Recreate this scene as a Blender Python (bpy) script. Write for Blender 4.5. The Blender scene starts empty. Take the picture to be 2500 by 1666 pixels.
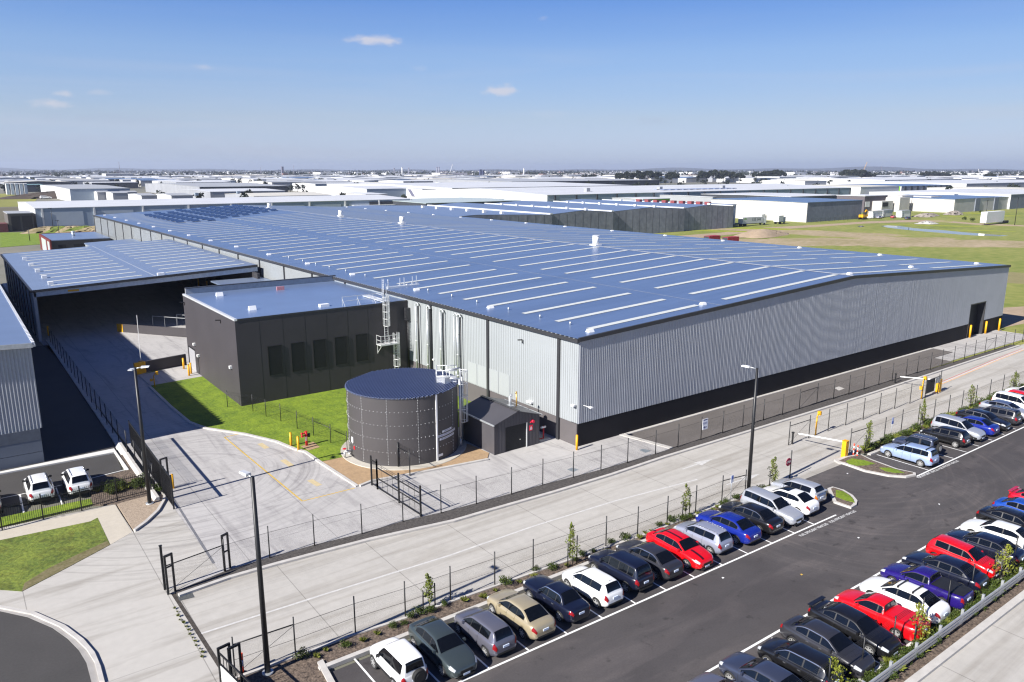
import bpy, bmesh, math, random
from mathutils import Vector, Matrix
random.seed(7)
R = math.radians
scene = bpy.context.scene
COL = scene.collection

# ------------------------------------------------------------------ camera
CAM_H, FPX, PITCH, YAW = 25.0, 1866.0, math.atan(418 / 1866.0), R(36.52)
cam_d = bpy.data.cameras.new('camera'); cam = bpy.data.objects.new('camera', cam_d); COL.objects.link(cam)
cam.location = (0, 0, CAM_H)
cam.rotation_euler = (math.pi / 2 - PITCH, 0, -YAW)
cam_d.sensor_width = 36.0; cam_d.lens = FPX / 2500.0 * 36.0
cam_d.clip_start = 0.5; cam_d.clip_end = 60000
scene.camera = cam

# ------------------------------------------------------------------ sun, sky, exposure
SUN_EL, SUN_DIR = R(34.5), R(184.8)          # the sun stands behind the left shoulder
s_vec = Vector((math.cos(SUN_EL) * math.cos(SUN_DIR), math.cos(SUN_EL) * math.sin(SUN_DIR), math.sin(SUN_EL)))
sun_d = bpy.data.lights.new('sun', 'SUN'); sun = bpy.data.objects.new('sun', sun_d); COL.objects.link(sun)
sun_d.energy = 5.0; sun_d.angle = R(0.5); sun_d.color = (1.0, 0.96, 0.90)
sun.rotation_euler = s_vec.to_track_quat('Z', 'Y').to_euler(); sun.location = (0, 0, 200)
scene.view_settings.view_transform = 'Standard'; scene.view_settings.look = 'None'
scene.view_settings.gamma = 1.0; scene.view_settings.use_curve_mapping = False
scene.view_settings.exposure = 0.90
HAZE_D = 8e-5
scene.cycles.filter_width = 1.25

def ray(px, py):
    """world direction of a point of the photograph (2500 x 1666)"""
    a, b = (px - 1250) / FPX, (py - 833) / FPX
    f, u = math.cos(PITCH) - b * math.sin(PITCH), -math.sin(PITCH) - b * math.cos(PITCH)
    return Vector((a * math.cos(YAW) + f * math.sin(YAW), -a * math.sin(YAW) + f * math.cos(YAW), u))
def G(px, py, z=0.0):
    d = ray(px, py); t = (z - CAM_H) / d.z
    return Vector((d.x * t, d.y * t, z))
def onX(px, py, X):
    d = ray(px, py); t = X / d.x; return Vector((X, d.y * t, CAM_H + d.z * t))
def onY(px, py, Y):
    d = ray(px, py); t = Y / d.y; return Vector((d.x * t, Y, CAM_H + d.z * t))
def zt(bx, by, ty):
    """height of an upright thing that stands at (bx, by) and reaches the row ty"""
    g = G(bx, by); fw = g.x * math.sin(YAW) + g.y * math.cos(YAW)
    q = (ty - 833) / FPX
    # q = -(s*fw + c*u) / (c*fw - s*u)
    s, c = math.sin(PITCH), math.cos(PITCH)
    u = -(q * c * fw + s * fw) / (c - q * s)
    return u + CAM_H

world = bpy.data.worlds.new('World'); scene.world = world; world.use_nodes = True
wt = world.node_tree; wn, wl = wt.nodes, wt.links
for n in list(wn): wn.remove(n)
w_out = wn.new('ShaderNodeOutputWorld'); w_bg = wn.new('ShaderNodeBackground')
sky = wn.new('ShaderNodeTexSky'); sky.sky_type = 'NISHITA'; sky.sun_disc = False
sky.sun_elevation = SUN_EL; sky.sun_rotation = math.atan2(s_vec.x, s_vec.y)
sky.altitude = 50; sky.air_density = 1.0; sky.dust_density = 0.2; sky.ozone_density = 3.0
w_bg.inputs['Strength'].default_value = 0.1
tc = wn.new('ShaderNodeTexCoord')
def vm(op, a, b=None):
    n = wn.new('ShaderNodeVectorMath'); n.operation = op
    for i, v in enumerate((a, b)):
        if v is None: continue
        if isinstance(v, (tuple, Vector)): n.inputs[i].default_value = tuple(v)
        else: wl.new(v, n.inputs[i])
    return n.outputs['Value'] if op in ('DOT_PRODUCT', 'LENGTH') else n.outputs['Vector']
def mth(op, a, b=None, c=None):
    n = wn.new('ShaderNodeMath'); n.operation = op
    for i, v in enumerate((a, b, c)):
        if v is None: continue
        if isinstance(v, (int, float)): n.inputs[i].default_value = v
        else: wl.new(v, n.inputs[i])
    return n.outputs[0]
cn = wn.new('ShaderNodeTexNoise'); cn.inputs['Scale'].default_value = 55; cn.inputs['Detail'].default_value = 5
cm = wn.new('ShaderNodeMapping'); cm.inputs['Scale'].default_value = (1, 1, 2.2)
wl.new(tc.outputs['Generated'], cm.inputs['Vector']); wl.new(cm.outputs[0], cn.inputs['Vector'])
sepw = wn.new('ShaderNodeSeparateXYZ'); wl.new(tc.outputs['Generated'], sepw.inputs[0])
tint = wn.new('ShaderNodeValToRGB'); wl.new(sepw.outputs['Z'], tint.inputs['Fac'])      # the colour of this hazy afternoon air by elevation
for i, (pos, c) in enumerate([(0.0, (.62, .80, 1.42)), (.03, (.80, .86, 1.30)), (.062, (.92, .90, 1.14)), (.137, (.94, 1.0, 1.26)), (.215, (.58, .84, 1.34)), (.42, (.30, .46, .86)), (1.0, (.20, .33, .70))]):
    e = tint.color_ramp.elements[i] if i < 2 else tint.color_ramp.elements.new(pos)
    e.position = pos; e.color = (*(v * .56 for v in c), 1)
tm = wn.new('ShaderNodeMix'); tm.data_type = 'RGBA'; tm.blend_type = 'MULTIPLY'; tm.inputs['Factor'].default_value = 1
wl.new(sky.outputs[0], tm.inputs['A']); wl.new(tint.outputs[0], tm.inputs['B'])
# the side away from the sun is evened out by haze
ad = mth('MAXIMUM', vm('DOT_PRODUCT', tc.outputs['Generated'], Vector((-s_vec.x, -s_vec.y, 0)).normalized()), 0.0)
af = mth('SUBTRACT', 1.06, mth('MULTIPLY', mth('MULTIPLY', ad, ad), .30))
am = wn.new('ShaderNodeMix'); am.data_type = 'RGBA'; am.blend_type = 'MULTIPLY'; am.inputs['Factor'].default_value = 1; wl.new(tm.outputs['Result'], am.inputs['A'])
ac = wn.new('ShaderNodeCombineXYZ'); [wl.new(af, ac.inputs[i]) for i in range(3)]; wl.new(ac.outputs[0], am.inputs['B'])
cur = am.outputs['Result']
# a few small clouds, each a soft patch about its own direction in the sky
for (px, py, w_, h_, op) in [(917, 99, 62, 13, .75), (1225, 222, 46, 16, .7), (122, 253, 36, 11, .62), (160, 231, 22, 8, .5), (240, 226, 24, 8, .25), (495, 163, 24, 8, .3),
                             (1605, 296, 40, 12, .2), (1330, 278, 90, 10, .10), (300, 292, 150, 16, .16), (1020, 168, 24, 8, .12), (230, 352, 330, 22, .22), (640, 372, 300, 18, .16), (1325, 44, 14, 7, .2)]:
    d0 = ray(px, py).normalized(); r0 = d0.cross(Vector((0, 0, 1))).normalized(); u0 = r0.cross(d0)
    a = mth('DIVIDE', vm('DOT_PRODUCT', tc.outputs['Generated'], r0), w_ / FPX)
    b = mth('DIVIDE', vm('DOT_PRODUCT', vm('SUBTRACT', tc.outputs['Generated'], d0), u0), h_ / FPX)
    d2 = mth('ADD', mth('SQRT', mth('ADD', mth('MULTIPLY', a, a), mth('MULTIPLY', b, b))), mth('MULTIPLY', mth('SUBTRACT', cn.outputs['Fac'], .5), 1.9))
    mr = wn.new('ShaderNodeMapRange'); mr.interpolation_type = 'SMOOTHSTEP'
    wl.new(d2, mr.inputs['Value']); mr.inputs['From Min'].default_value = 1.1; mr.inputs['From Max'].default_value = .1
    mr.inputs['To Min'].default_value = 0; mr.inputs['To Max'].default_value = op
    front = mth('GREATER_THAN', vm('DOT_PRODUCT', tc.outputs['Generated'], d0), .5)
    mx = wn.new('ShaderNodeMix'); mx.data_type = 'RGBA'
    wl.new(mth('MULTIPLY', mr.outputs[0], front), mx.inputs['Factor']); wl.new(cur, mx.inputs['A'])
    mx.inputs['B'].default_value = (3.9, 3.8, 4.1, 1) if py < 280 else (2.3, 2.5, 3.2, 1)
    cur = mx.outputs['Result']
# thin high streaks of haze low in the sky
sm = wn.new('ShaderNodeMapping'); sm.inputs['Scale'].default_value = (2.2, 2.2, 34); wl.new(tc.outputs['Generated'], sm.inputs['Vector'])
sn_ = wn.new('ShaderNodeTexNoise'); sn_.inputs['Scale'].default_value = 1; sn_.inputs['Detail'].default_value = 6; sn_.inputs['Distortion'].default_value = .7; wl.new(sm.outputs[0], sn_.inputs['Vector'])
m1 = wn.new('ShaderNodeMapRange'); wl.new(sn_.outputs['Fac'], m1.inputs['Value']); m1.inputs['From Min'].default_value = .46; m1.inputs['From Max'].default_value = .78; m1.inputs['To Max'].default_value = .34
m2 = wn.new('ShaderNodeMapRange'); wl.new(sepw.outputs['Z'], m2.inputs['Value']); m2.inputs['From Min'].default_value = .20; m2.inputs['From Max'].default_value = .03
mx = wn.new('ShaderNodeMix'); mx.data_type = 'RGBA'; wl.new(mth('MULTIPLY', m1.outputs[0], m2.outputs[0]), mx.inputs['Factor']); wl.new(cur, mx.inputs['A']); mx.inputs['B'].default_value = (3.3, 3.4, 3.9, 1); cur = mx.outputs['Result']
wl.new(cur, w_bg.inputs['Color']); wl.new(w_bg.outputs[0], w_out.inputs['Surface'])

# ------------------------------------------------------------------ materials
MATS = {}
def mat(name, col, rough=.6, metal=0.0, var=.12, scale=3.0, stretch=(1, 1, 1), col2=None, bump=0.0, coat=0.0, spec=.5, detail=4, fine=None, obj=False):
    """principled surface whose colour wanders between two tones with world-space noise"""
    if name in MATS: return MATS[name]
    m = bpy.data.materials.new(name); m.use_nodes = True; MATS[name] = m
    nt = m.node_tree; N, L = nt.nodes, nt.links
    p = N['Principled BSDF']; p.inputs['Roughness'].default_value = rough; p.inputs['Metallic'].default_value = metal
    p.inputs['Specular IOR Level'].default_value = spec; p.inputs['Coat Weight'].default_value = coat; p.inputs['Coat Roughness'].default_value = .05
    if obj:
        t = N.new('ShaderNodeTexCoord'); vec = t.outputs['Object']
    else:
        g = N.new('ShaderNodeNewGeometry'); vec = g.outputs['Position']
    mp = N.new('ShaderNodeMapping'); mp.inputs['Scale'].default_value = tuple(scale * s for s in stretch); L.new(vec, mp.inputs['Vector'])
    no = N.new('ShaderNodeTexNoise'); no.inputs['Scale'].default_value = 1; no.inputs['Detail'].default_value = detail; no.inputs['Roughness'].default_value = .6
    L.new(mp.outputs[0], no.inputs['Vector'])
    fac = no.outputs['Fac']
    if fine:
        n2 = N.new('ShaderNodeTexNoise'); n2.inputs['Scale'].default_value = fine; n2.inputs['Detail'].default_value = 3; L.new(vec, n2.inputs['Vector'])
        mm = N.new('ShaderNodeMath'); mm.operation = 'ADD'; L.new(fac, mm.inputs[0]); L.new(n2.outputs['Fac'], mm.inputs[1])
        m3 = N.new('ShaderNodeMath'); m3.operation = 'MULTIPLY'; m3.inputs[1].default_value = .5; L.new(mm.outputs[0], m3.inputs[0]); fac = m3.outputs[0]
    cr = N.new('ShaderNodeValToRGB'); L.new(fac, cr.inputs['Fac'])
    c2 = col2 or tuple(min(1, c * (1 + var)) for c in col); c1 = col if col2 else tuple(c * (1 - var) for c in col)
    cr.color_ramp.elements[0].position = .32; cr.color_ramp.elements[1].position = .68
    cr.color_ramp.elements[0].color = (*c1, 1); cr.color_ramp.elements[1].color = (*c2, 1)
    L.new(cr.outputs[0], p.inputs['Base Color'])
    if bump:
        b = N.new('ShaderNodeBump'); b.inputs['Strength'].default_value = 1; b.inputs['Distance'].default_value = bump
        L.new(fac, b.inputs['Height']); L.new(b.outputs[0], p.inputs['Normal'])
    m['cr'] = 1
    return m
def add_lines(m, specs):
    """multiply thin darker joints (axis, spacing, offset, width, strength) into a material's colour"""
    nt = m.node_tree; N, L = nt.nodes, nt.links; p = N['Principled BSDF']
    src = p.inputs['Base Color'].links[0].from_socket
    g = N.new('ShaderNodeNewGeometry'); sp = N.new('ShaderNodeSeparateXYZ'); L.new(g.outputs['Position'], sp.inputs[0])
    for (ax, spc, off, wd, st) in specs:
        def mm(op, a, b):
            n = N.new('ShaderNodeMath'); n.operation = op
            for i, v in enumerate((a, b)):
                if isinstance(v, (int, float)): n.inputs[i].default_value = v
                else: L.new(v, n.inputs[i])
            return n.outputs[0]
        f = mm('FLOORED_MODULO', mm('ADD', sp.outputs[ax], off), spc)
        near = mm('LESS_THAN', mm('ABSOLUTE', mm('SUBTRACT', f, spc / 2), 0), wd / 2)
        mx = N.new('ShaderNodeMix'); mx.data_type = 'RGBA'; mx.blend_type = 'MULTIPLY'
        L.new(mm('MULTIPLY', near, 1.0), mx.inputs['Factor']); L.new(src, mx.inputs['A']); mx.inputs['B'].default_value = (st, st, st, 1)
        src = mx.outputs['Result']
    L.new(src, p.inputs['Base Color'])
def add_marks(m, stretch, scale, lo, hi, dark, warp=0.0, rot=0.0):
    """tyre and weather marks: a second, stretched noise that darkens the colour"""
    nt = m.node_tree; N, L = nt.nodes, nt.links; p = N['Principled BSDF']
    src = p.inputs['Base Color'].links[0].from_socket
    g = N.new('ShaderNodeNewGeometry'); mp = N.new('ShaderNodeMapping'); L.new(g.outputs['Position'], mp.inputs['Vector'])
    mp.inputs['Scale'].default_value = tuple(scale * s for s in stretch); mp.inputs['Rotation'].default_value = (0, 0, rot)
    n = N.new('ShaderNodeTexNoise'); n.inputs['Scale'].default_value = 1; n.inputs['Detail'].default_value = 6; n.inputs['Roughness'].default_value = .62; n.inputs['Distortion'].default_value = warp
    L.new(mp.outputs[0], n.inputs['Vector'])
    mr = N.new('ShaderNodeMapRange'); mr.inputs['From Min'].default_value = lo; mr.inputs['From Max'].default_value = hi; L.new(n.outputs['Fac'], mr.inputs['Value'])
    mx = N.new('ShaderNodeMix'); mx.data_type = 'RGBA'; mx.blend_type = 'MULTIPLY'
    L.new(mr.outputs[0], mx.inputs['Factor']); L.new(src, mx.inputs['A']); mx.inputs['B'].default_value = (*dark, 1)
    L.new(mx.outputs['Result'], p.inputs['Base Color'])

def add_arcs(m, c, r0, r1, dark, lo=.5, hi=.7):
    """curved tyre marks about the point c"""
    nt = m.node_tree; N, L = nt.nodes, nt.links; p = N['Principled BSDF']; src = p.inputs['Base Color'].links[0].from_socket
    g = N.new('ShaderNodeNewGeometry'); sb = N.new('ShaderNodeVectorMath'); sb.operation = 'SUBTRACT'; L.new(g.outputs['Position'], sb.inputs[0]); sb.inputs[1].default_value = (c[0], c[1], 0)
    ln = N.new('ShaderNodeVectorMath'); ln.operation = 'LENGTH'; L.new(sb.outputs[0], ln.inputs[0]); sx = N.new('ShaderNodeSeparateXYZ'); L.new(sb.outputs[0], sx.inputs[0])
    at = N.new('ShaderNodeMath'); at.operation = 'ARCTAN2'; L.new(sx.outputs[1], at.inputs[0]); L.new(sx.outputs[0], at.inputs[1])
    cb = N.new('ShaderNodeCombineXYZ'); q = N.new('ShaderNodeMath'); q.operation = 'MULTIPLY'; q.inputs[1].default_value = 2.3; L.new(ln.outputs['Value'], q.inputs[0]); L.new(q.outputs[0], cb.inputs[0]); q2 = N.new('ShaderNodeMath'); q2.operation = 'MULTIPLY'; q2.inputs[1].default_value = .9; L.new(at.outputs[0], q2.inputs[0]); L.new(q2.outputs[0], cb.inputs[1])
    n = N.new('ShaderNodeTexNoise'); n.inputs['Scale'].default_value = 1; n.inputs['Detail'].default_value = 6; n.inputs['Roughness'].default_value = .68; L.new(cb.outputs[0], n.inputs['Vector'])
    mr = N.new('ShaderNodeMapRange'); mr.inputs['From Min'].default_value = lo; mr.inputs['From Max'].default_value = hi; L.new(n.outputs['Fac'], mr.inputs['Value'])
    fall = N.new('ShaderNodeMapRange'); fall.interpolation_type = 'SMOOTHSTEP'; fall.inputs['From Min'].default_value = r1; fall.inputs['From Max'].default_value = r1 * .7; L.new(ln.outputs['Value'], fall.inputs['Value'])
    fal2 = N.new('ShaderNodeMapRange'); fal2.interpolation_type = 'SMOOTHSTEP'; fal2.inputs['From Min'].default_value = r0; fal2.inputs['From Max'].default_value = r0 * 1.5; L.new(ln.outputs['Value'], fal2.inputs['Value'])
    a = N.new('ShaderNodeMath'); a.operation = 'MULTIPLY'; L.new(mr.outputs[0], a.inputs[0]); L.new(fall.outputs[0], a.inputs[1]); b = N.new('ShaderNodeMath'); b.operation = 'MULTIPLY'; L.new(a.outputs[0], b.inputs[0]); L.new(fal2.outputs[0], b.inputs[1])
    mx = N.new('ShaderNodeMix'); mx.data_type = 'RGBA'; mx.blend_type = 'MULTIPLY'; L.new(b.outputs[0], mx.inputs['Factor']); L.new(src, mx.inputs['A']); mx.inputs['B'].default_value = (*dark, 1); L.new(mx.outputs['Result'], p.inputs['Base Color'])
M_conc = mat('yard_concrete', (.415, .40, .385), .75, var=.08, scale=.22, fine=2.2)
add_marks(M_conc, (1, .16, 1), .55, .50, .78, (.62, .61, .63), 1.6, R(20))
add_marks(M_conc, (.12, 1, 1), 1.3, .56, .82, (.6, .59, .6), .8, R(-14))
add_arcs(M_conc, G(470, 1165), 3.5, 17, (.60, .59, .60), .48, .72)
add_lines(M_conc, [(0, 6.0, 1.6, .05, .62), (1, 6.0, 2.0, .05, .66)])
M_road = mat('road_concrete', (.42, .40, .365), .75, var=.08, scale=.2, fine=2.0)
add_marks(M_road, (.045, 1, 1), .95, .46, .70, (.70, .68, .65), .3)
add_marks(M_road, (.3, 1, 1), .35, .55, .8, (.8, .78, .75), .6)
add_lines(M_road, [(0, 6.0, .4, .05, .6), (1, 5.4, 2.3, .035, .8)])
M_apron = mat('apron_concrete', (.435, .415, .38), .75, var=.06, scale=.2, fine=2.0)
add_marks(M_apron, (.09, 1, 1), .85, .50, .74, (.62, .60, .57), .3, R(8))
add_arcs(M_apron, G(470, 1165), 5, 20, (.55, .54, .54), .5, .7)
add_lines(M_apron, [(0, 7.0, 2.4, .05, .6), (1, 16.0, 1.0, .05, .7)])
M_kerb = mat('kerb_concrete', (.46, .44, .41), .75, var=.1, scale=1.5)
M_asph = mat('asphalt', (.062, .056, .056), .85, var=.16, scale=.35, fine=9)
add_marks(M_asph, (.25, 1, 1), .5, .48, .72, (1.5, 1.46, 1.42), .6)
add_arcs(M_asph, G(2030, 1120), 4, 24, (1.55, 1.5, 1.45), .5, .75)
add_arcs(M_asph, G(2090, 1225), 3, 16, (1.4, 1.37, 1.34), .5, .75)
add_marks(M_asph, (1, 1, 1), .09, .5, .66, (.78, .77, .78), .4)
add_marks(M_asph, (1, 1, 1), 1.0, .60, .72, (.5, .5, .5), .2)
M_asph2 = mat('old_asphalt', (.052, .049, .047), .8, var=.18, scale=.3, fine=8)
M_gravel = mat('dark_gravel', (.018, .016, .015), .95, scale=5, col2=(.115, .103, .095), bump=.05, fine=22)
M_gyard = mat('crushed_rock', (.085, .075, .07), .95, scale=.35, stretch=(.3, 1, 1), col2=(.15, .135, .125), bump=.02, fine=6)
M_mulch = mat('bark_mulch', (.012, .008, .006), .95, scale=4.5, col2=(.22, .165, .125), bump=.06, fine=10)
M_pebble = mat('pale_pebbles', (.16, .12, .085), .95, scale=9, col2=(.5, .4, .3), bump=.05, fine=20)
M_sand = mat('bare_sand', (.34, .23, .13), .95, var=.2, scale=1.2, fine=7)
M_lawn = mat('lawn_turf', (.080, .142, .005), .9, scale=.5, col2=(.215, .29, .014), bump=.10, fine=5)
add_marks(M_lawn, (1, 1, 1), .7, .52, .72, (.62, .66, .5), .8)
add_marks(M_lawn, (1, .25, 1), 2.6, .5, .75, (.7, .72, .6), .3)
M_lawn2 = mat('rough_turf', (.06, .10, .012), .9, scale=.45, col2=(.20, .24, .03), bump=.12, fine=4)
add_marks(M_lawn2, (1, 1, 1), .55, .48, .66, (.66, .60, .5), 1.0)
add_marks(M_lawn2, (1, 1, 1), 2.4, .52, .7, (.6, .6, .5), .5)
M_paint = mat('white_road_paint', (.78, .78, .76), .6, var=.08, scale=4)
M_pfade = mat('worn_white_paint', (.52, .51, .49), .7, var=.12, scale=3)
M_yline = mat('worn_yellow_paint', (.55, .36, .06), .7, var=.2, scale=3)
M_oline = mat('orange_line_paint', (.75, .42, .2), .7, var=.1)
M_rline = mat('red_line_paint', (.5, .12, .1), .7, var=.1)
M_roof = mat('blue_grey_roof_steel', (.19, .265, .42), .33, .55, var=.08, scale=.25, stretch=(.1, 1.5, 1), fine=None)
M_roof2 = mat('pale_blue_roof_steel', (.24, .31, .45), .36, .5, var=.05, scale=.3, stretch=(.1, 1.5, 1))
add_marks(M_roof, (.05, 1, 1), 1.1, .48, .80, (.80, .83, .88), .2)
add_marks(M_roof, (1, .5, 1), .035, .45, .75, (.86, .89, .93), .4)
add_lines(M_roof, [(0, 11.4, 3.0, .10, .86), (1, 3.05, .4, .06, .93)])
M_sky = mat('fibreglass_rooflight', (.52, .54, .52), .5, var=.05, scale=.8)
M_clad = mat('pale_wall_sheet', (.315, .335, .345), .5, var=.03, scale=.3)
M_rib = mat('ribbed_wall_steel', (.35, .365, .39), .45, .1, var=.05, scale=.4)
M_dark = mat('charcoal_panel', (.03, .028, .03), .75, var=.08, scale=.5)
M_steel = mat('charcoal_steel', (.045, .045, .05), .45, .2, var=.08, scale=1)
M_black = mat('black_powder_coat', (.012, .012, .013), .45, var=.1, scale=2)
M_yel = mat('safety_yellow', (.72, .36, .004), .5, var=.06, scale=2)
M_red = mat('hydrant_red', (.55, .012, .02), .4, var=.08, scale=3)
M_white = mat('white_enamel', (.78, .78, .77), .4, var=.03, scale=1)
M_galv = mat('galvanised_steel', (.55, .57, .58), .4, .55, var=.12, scale=4)
M_alu = mat('bright_aluminium', (.72, .73, .73), .38, .4, var=.06, scale=3)
M_void = mat('dark_opening', (.012, .012, .014), .8, var=.1)
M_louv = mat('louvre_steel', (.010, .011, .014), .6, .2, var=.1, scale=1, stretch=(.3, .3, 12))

# ------------------------------------------------------------------ mesh building
class MB:
    def __init__(s): s.v, s.f, s.mi, s.sm = [], [], [], []
    def face(s, pts, m=0, sm=False):
        i = len(s.v); s.v += [tuple(p) for p in pts]; s.f.append(tuple(range(i, i + len(pts)))); s.mi.append(m); s.sm.append(sm); return s
    def box(s, x0, y0, z0, x1, y1, z1, m=0, bottom=True):
        i = len(s.v)
        s.v += [(x0, y0, z0), (x1, y0, z0), (x1, y1, z0), (x0, y1, z0), (x0, y0, z1), (x1, y0, z1), (x1, y1, z1), (x0, y1, z1)]
        F = [(4, 5, 6, 7), (0, 1, 5, 4), (1, 2, 6, 5), (2, 3, 7, 6), (3, 0, 4, 7)] + ([(3, 2, 1, 0)] if bottom else [])
        for q in F: s.f.append(tuple(i + k for k in q)); s.mi.append(m); s.sm.append(False)
        return s
    def hexa(s, b, t, m=0):
        """b and t: four lower and four upper corners, anticlockwise from above"""
        i = len(s.v); s.v += [tuple(p) for p in b] + [tuple(p) for p in t]
        for q in [(4, 5, 6, 7), (0, 1, 5, 4), (1, 2, 6, 5), (2, 3, 7, 6), (3, 0, 4, 7), (3, 2, 1, 0)]:
            s.f.append(tuple(i + k for k in q)); s.mi.append(m); s.sm.append(False)
        return s
    def tube(s, p0, p1, r0, r1=None, n=8, m=0, caps=True):
        r1 = r0 if r1 is None else r1
        p0, p1 = Vector(p0), Vector(p1); d = (p1 - p0); 
        if d.length < 1e-6: return s
        d.normalize(); a = d.orthogonal().normalized(); b = d.cross(a); i = len(s.v)
        for p, r in ((p0, r0), (p1, r1)):
            for k in range(n):
                t = 2 * math.pi * k / n; s.v.append(tuple(p + (a * math.cos(t) + b * math.sin(t)) * r))
        for k in range(n):
            s.f.append((i + k, i + (k + 1) % n, i + n + (k + 1) % n, i + n + k)); s.mi.append(m); s.sm.append(n > 5)
        if caps:
            s.f.append(tuple(i + k for k in reversed(range(n)))); s.mi.append(m); s.sm.append(False)
            s.f.append(tuple(i + n + k for k in range(n))); s.mi.append(m); s.sm.append(False)
        return s
    def path(s, pts, r, n=8, m=0):
        for a, b in zip(pts[:-1], pts[1:]): s.tube(a, b, r, r, n, m)
        return s
    def ring(s, c, rad, r, n=20, m=0, a0=0, a1=2 * math.pi):
        P = [(c[0] + rad * math.cos(a0 + (a1 - a0) * k / n), c[1] + rad * math.sin(a0 + (a1 - a0) * k / n), c[2]) for k in range(n + 1)]
        return s.path(P, r, 5, m)
    def prism(s, poly, z0, z1, m=0):
        """poly: xy corners, anticlockwise"""
        n = len(poly); i = len(s.v)
        s.v += [(p[0], p[1], z0) for p in poly] + [(p[0], p[1], z1) for p in poly]
        s.f.append(tuple(i + n + k for k in range(n))); s.mi.append(m); s.sm.append(False)
        s.f.append(tuple(i + k for k in reversed(range(n)))); s.mi.append(m); s.sm.append(False)
        for k in range(n): s.f.append((i + k, i + (k + 1) % n, i + n + (k + 1) % n, i + n + k)); s.mi.append(m); s.sm.append(False)
        return s
    def beam(s, p0, p1, w, h, m=0):
        """a bar of rectangular section, w across and h upright"""
        p0, p1 = Vector(p0), Vector(p1); d = (p1 - p0).normalized(); sd = Vector((-d.y, d.x, 0))
        sd = sd.normalized() * (w / 2) if sd.length > 1e-4 else Vector((w / 2, 0, 0)); up = d.cross(sd).normalized() * (-h / 2)
        if up.z < 0: up = -up
        return s.hexa([p0 - sd - up, p1 - sd - up, p1 + sd - up, p0 + sd - up], [p0 - sd + up, p1 - sd + up, p1 + sd + up, p0 + sd + up], m)
    def mesh(s, name, mats, org=None):
        me = bpy.data.meshes.new(name); o = org or Vector((0, 0, 0))
        me.from_pydata([(a - o[0], b - o[1], c - o[2]) for a, b, c in s.v], [], s.f)
        for m in (mats if isinstance(mats, (list, tuple)) else [mats]): me.materials.append(m)
        me.polygons.foreach_set('material_index', s.mi); me.polygons.foreach_set('use_smooth', s.sm)
        bm = bmesh.new(); bm.from_mesh(me)
        if s.sm and all(s.sm): bmesh.ops.remove_doubles(bm, verts=bm.verts, dist=1e-5)
        bmesh.ops.recalc_face_normals(bm, faces=bm.faces); bm.to_mesh(me); bm.free()
        me.update(); return me
    def build(s, name, mats, parent=None, local=False):
        """link as one mesh object; world coordinates unless local"""
        org = None
        if parent is not None and not local:
            org = Vector(parent.location) if parent.parent is None else Vector(parent.location) + Vector(parent.parent.location)
        o = bpy.data.objects.new(name, s.mesh(name, mats, org)); COL.objects.link(o)
        if parent is not None: o.parent = parent
        return o
def tag(o, label, cat, group=None):
    o['label'] = label; o['category'] = cat
    if group: o['group'] = group
    return o
def thing(name, label, cat, loc=(0, 0, 0), rz=0.0, group=None):
    o = bpy.data.objects.new(name, None); COL.objects.link(o); o.location = loc; o.rotation_euler = (0, 0, rz); o.empty_display_size = .3
    return tag(o, label, cat, group)
def struct(o): o['kind'] = 'structure'; return o
def stuff(o, label=None, cat=None):
    o['kind'] = 'stuff'
    if label: tag(o, label, cat)
    return o
def kids(o): return [c for c in bpy.data.objects if c.parent == o]
def area2(P): return sum(P[i][0] * P[(i + 1) % len(P)][1] - P[(i + 1) % len(P)][0] * P[i][1] for i in range(len(P)))
def ccw(P): return list(P) if area2(P) > 0 else list(reversed(P))
def sheet(name, P, z, m):
    return struct(MB().prism(ccw(P), z - .15, z).build(name, m))
def px(*pts): return [tuple(G(*p)[:2]) for p in pts]
def text_obj(body, size, m, name, parent, loc, rot, ext=.003, sx=1.0):
    cu = bpy.data.curves.new(name, 'FONT'); cu.body = body; cu.size = size; cu.extrude = ext; cu.align_x = 'CENTER'; cu.align_y = 'CENTER'
    tmp = bpy.data.objects.new(name + '_tmp', cu); COL.objects.link(tmp)
    dg = bpy.context.evaluated_depsgraph_get(); me = bpy.data.meshes.new_from_object(tmp.evaluated_get(dg))
    bpy.data.objects.remove(tmp); me.materials.clear(); me.materials.append(m)
    for v in me.vertices: v.co.x *= sx
    o = bpy.data.objects.new(name, me); COL.objects.link(o); o.parent = parent; o.location = loc; o.rotation_euler = rot
    return o
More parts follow.
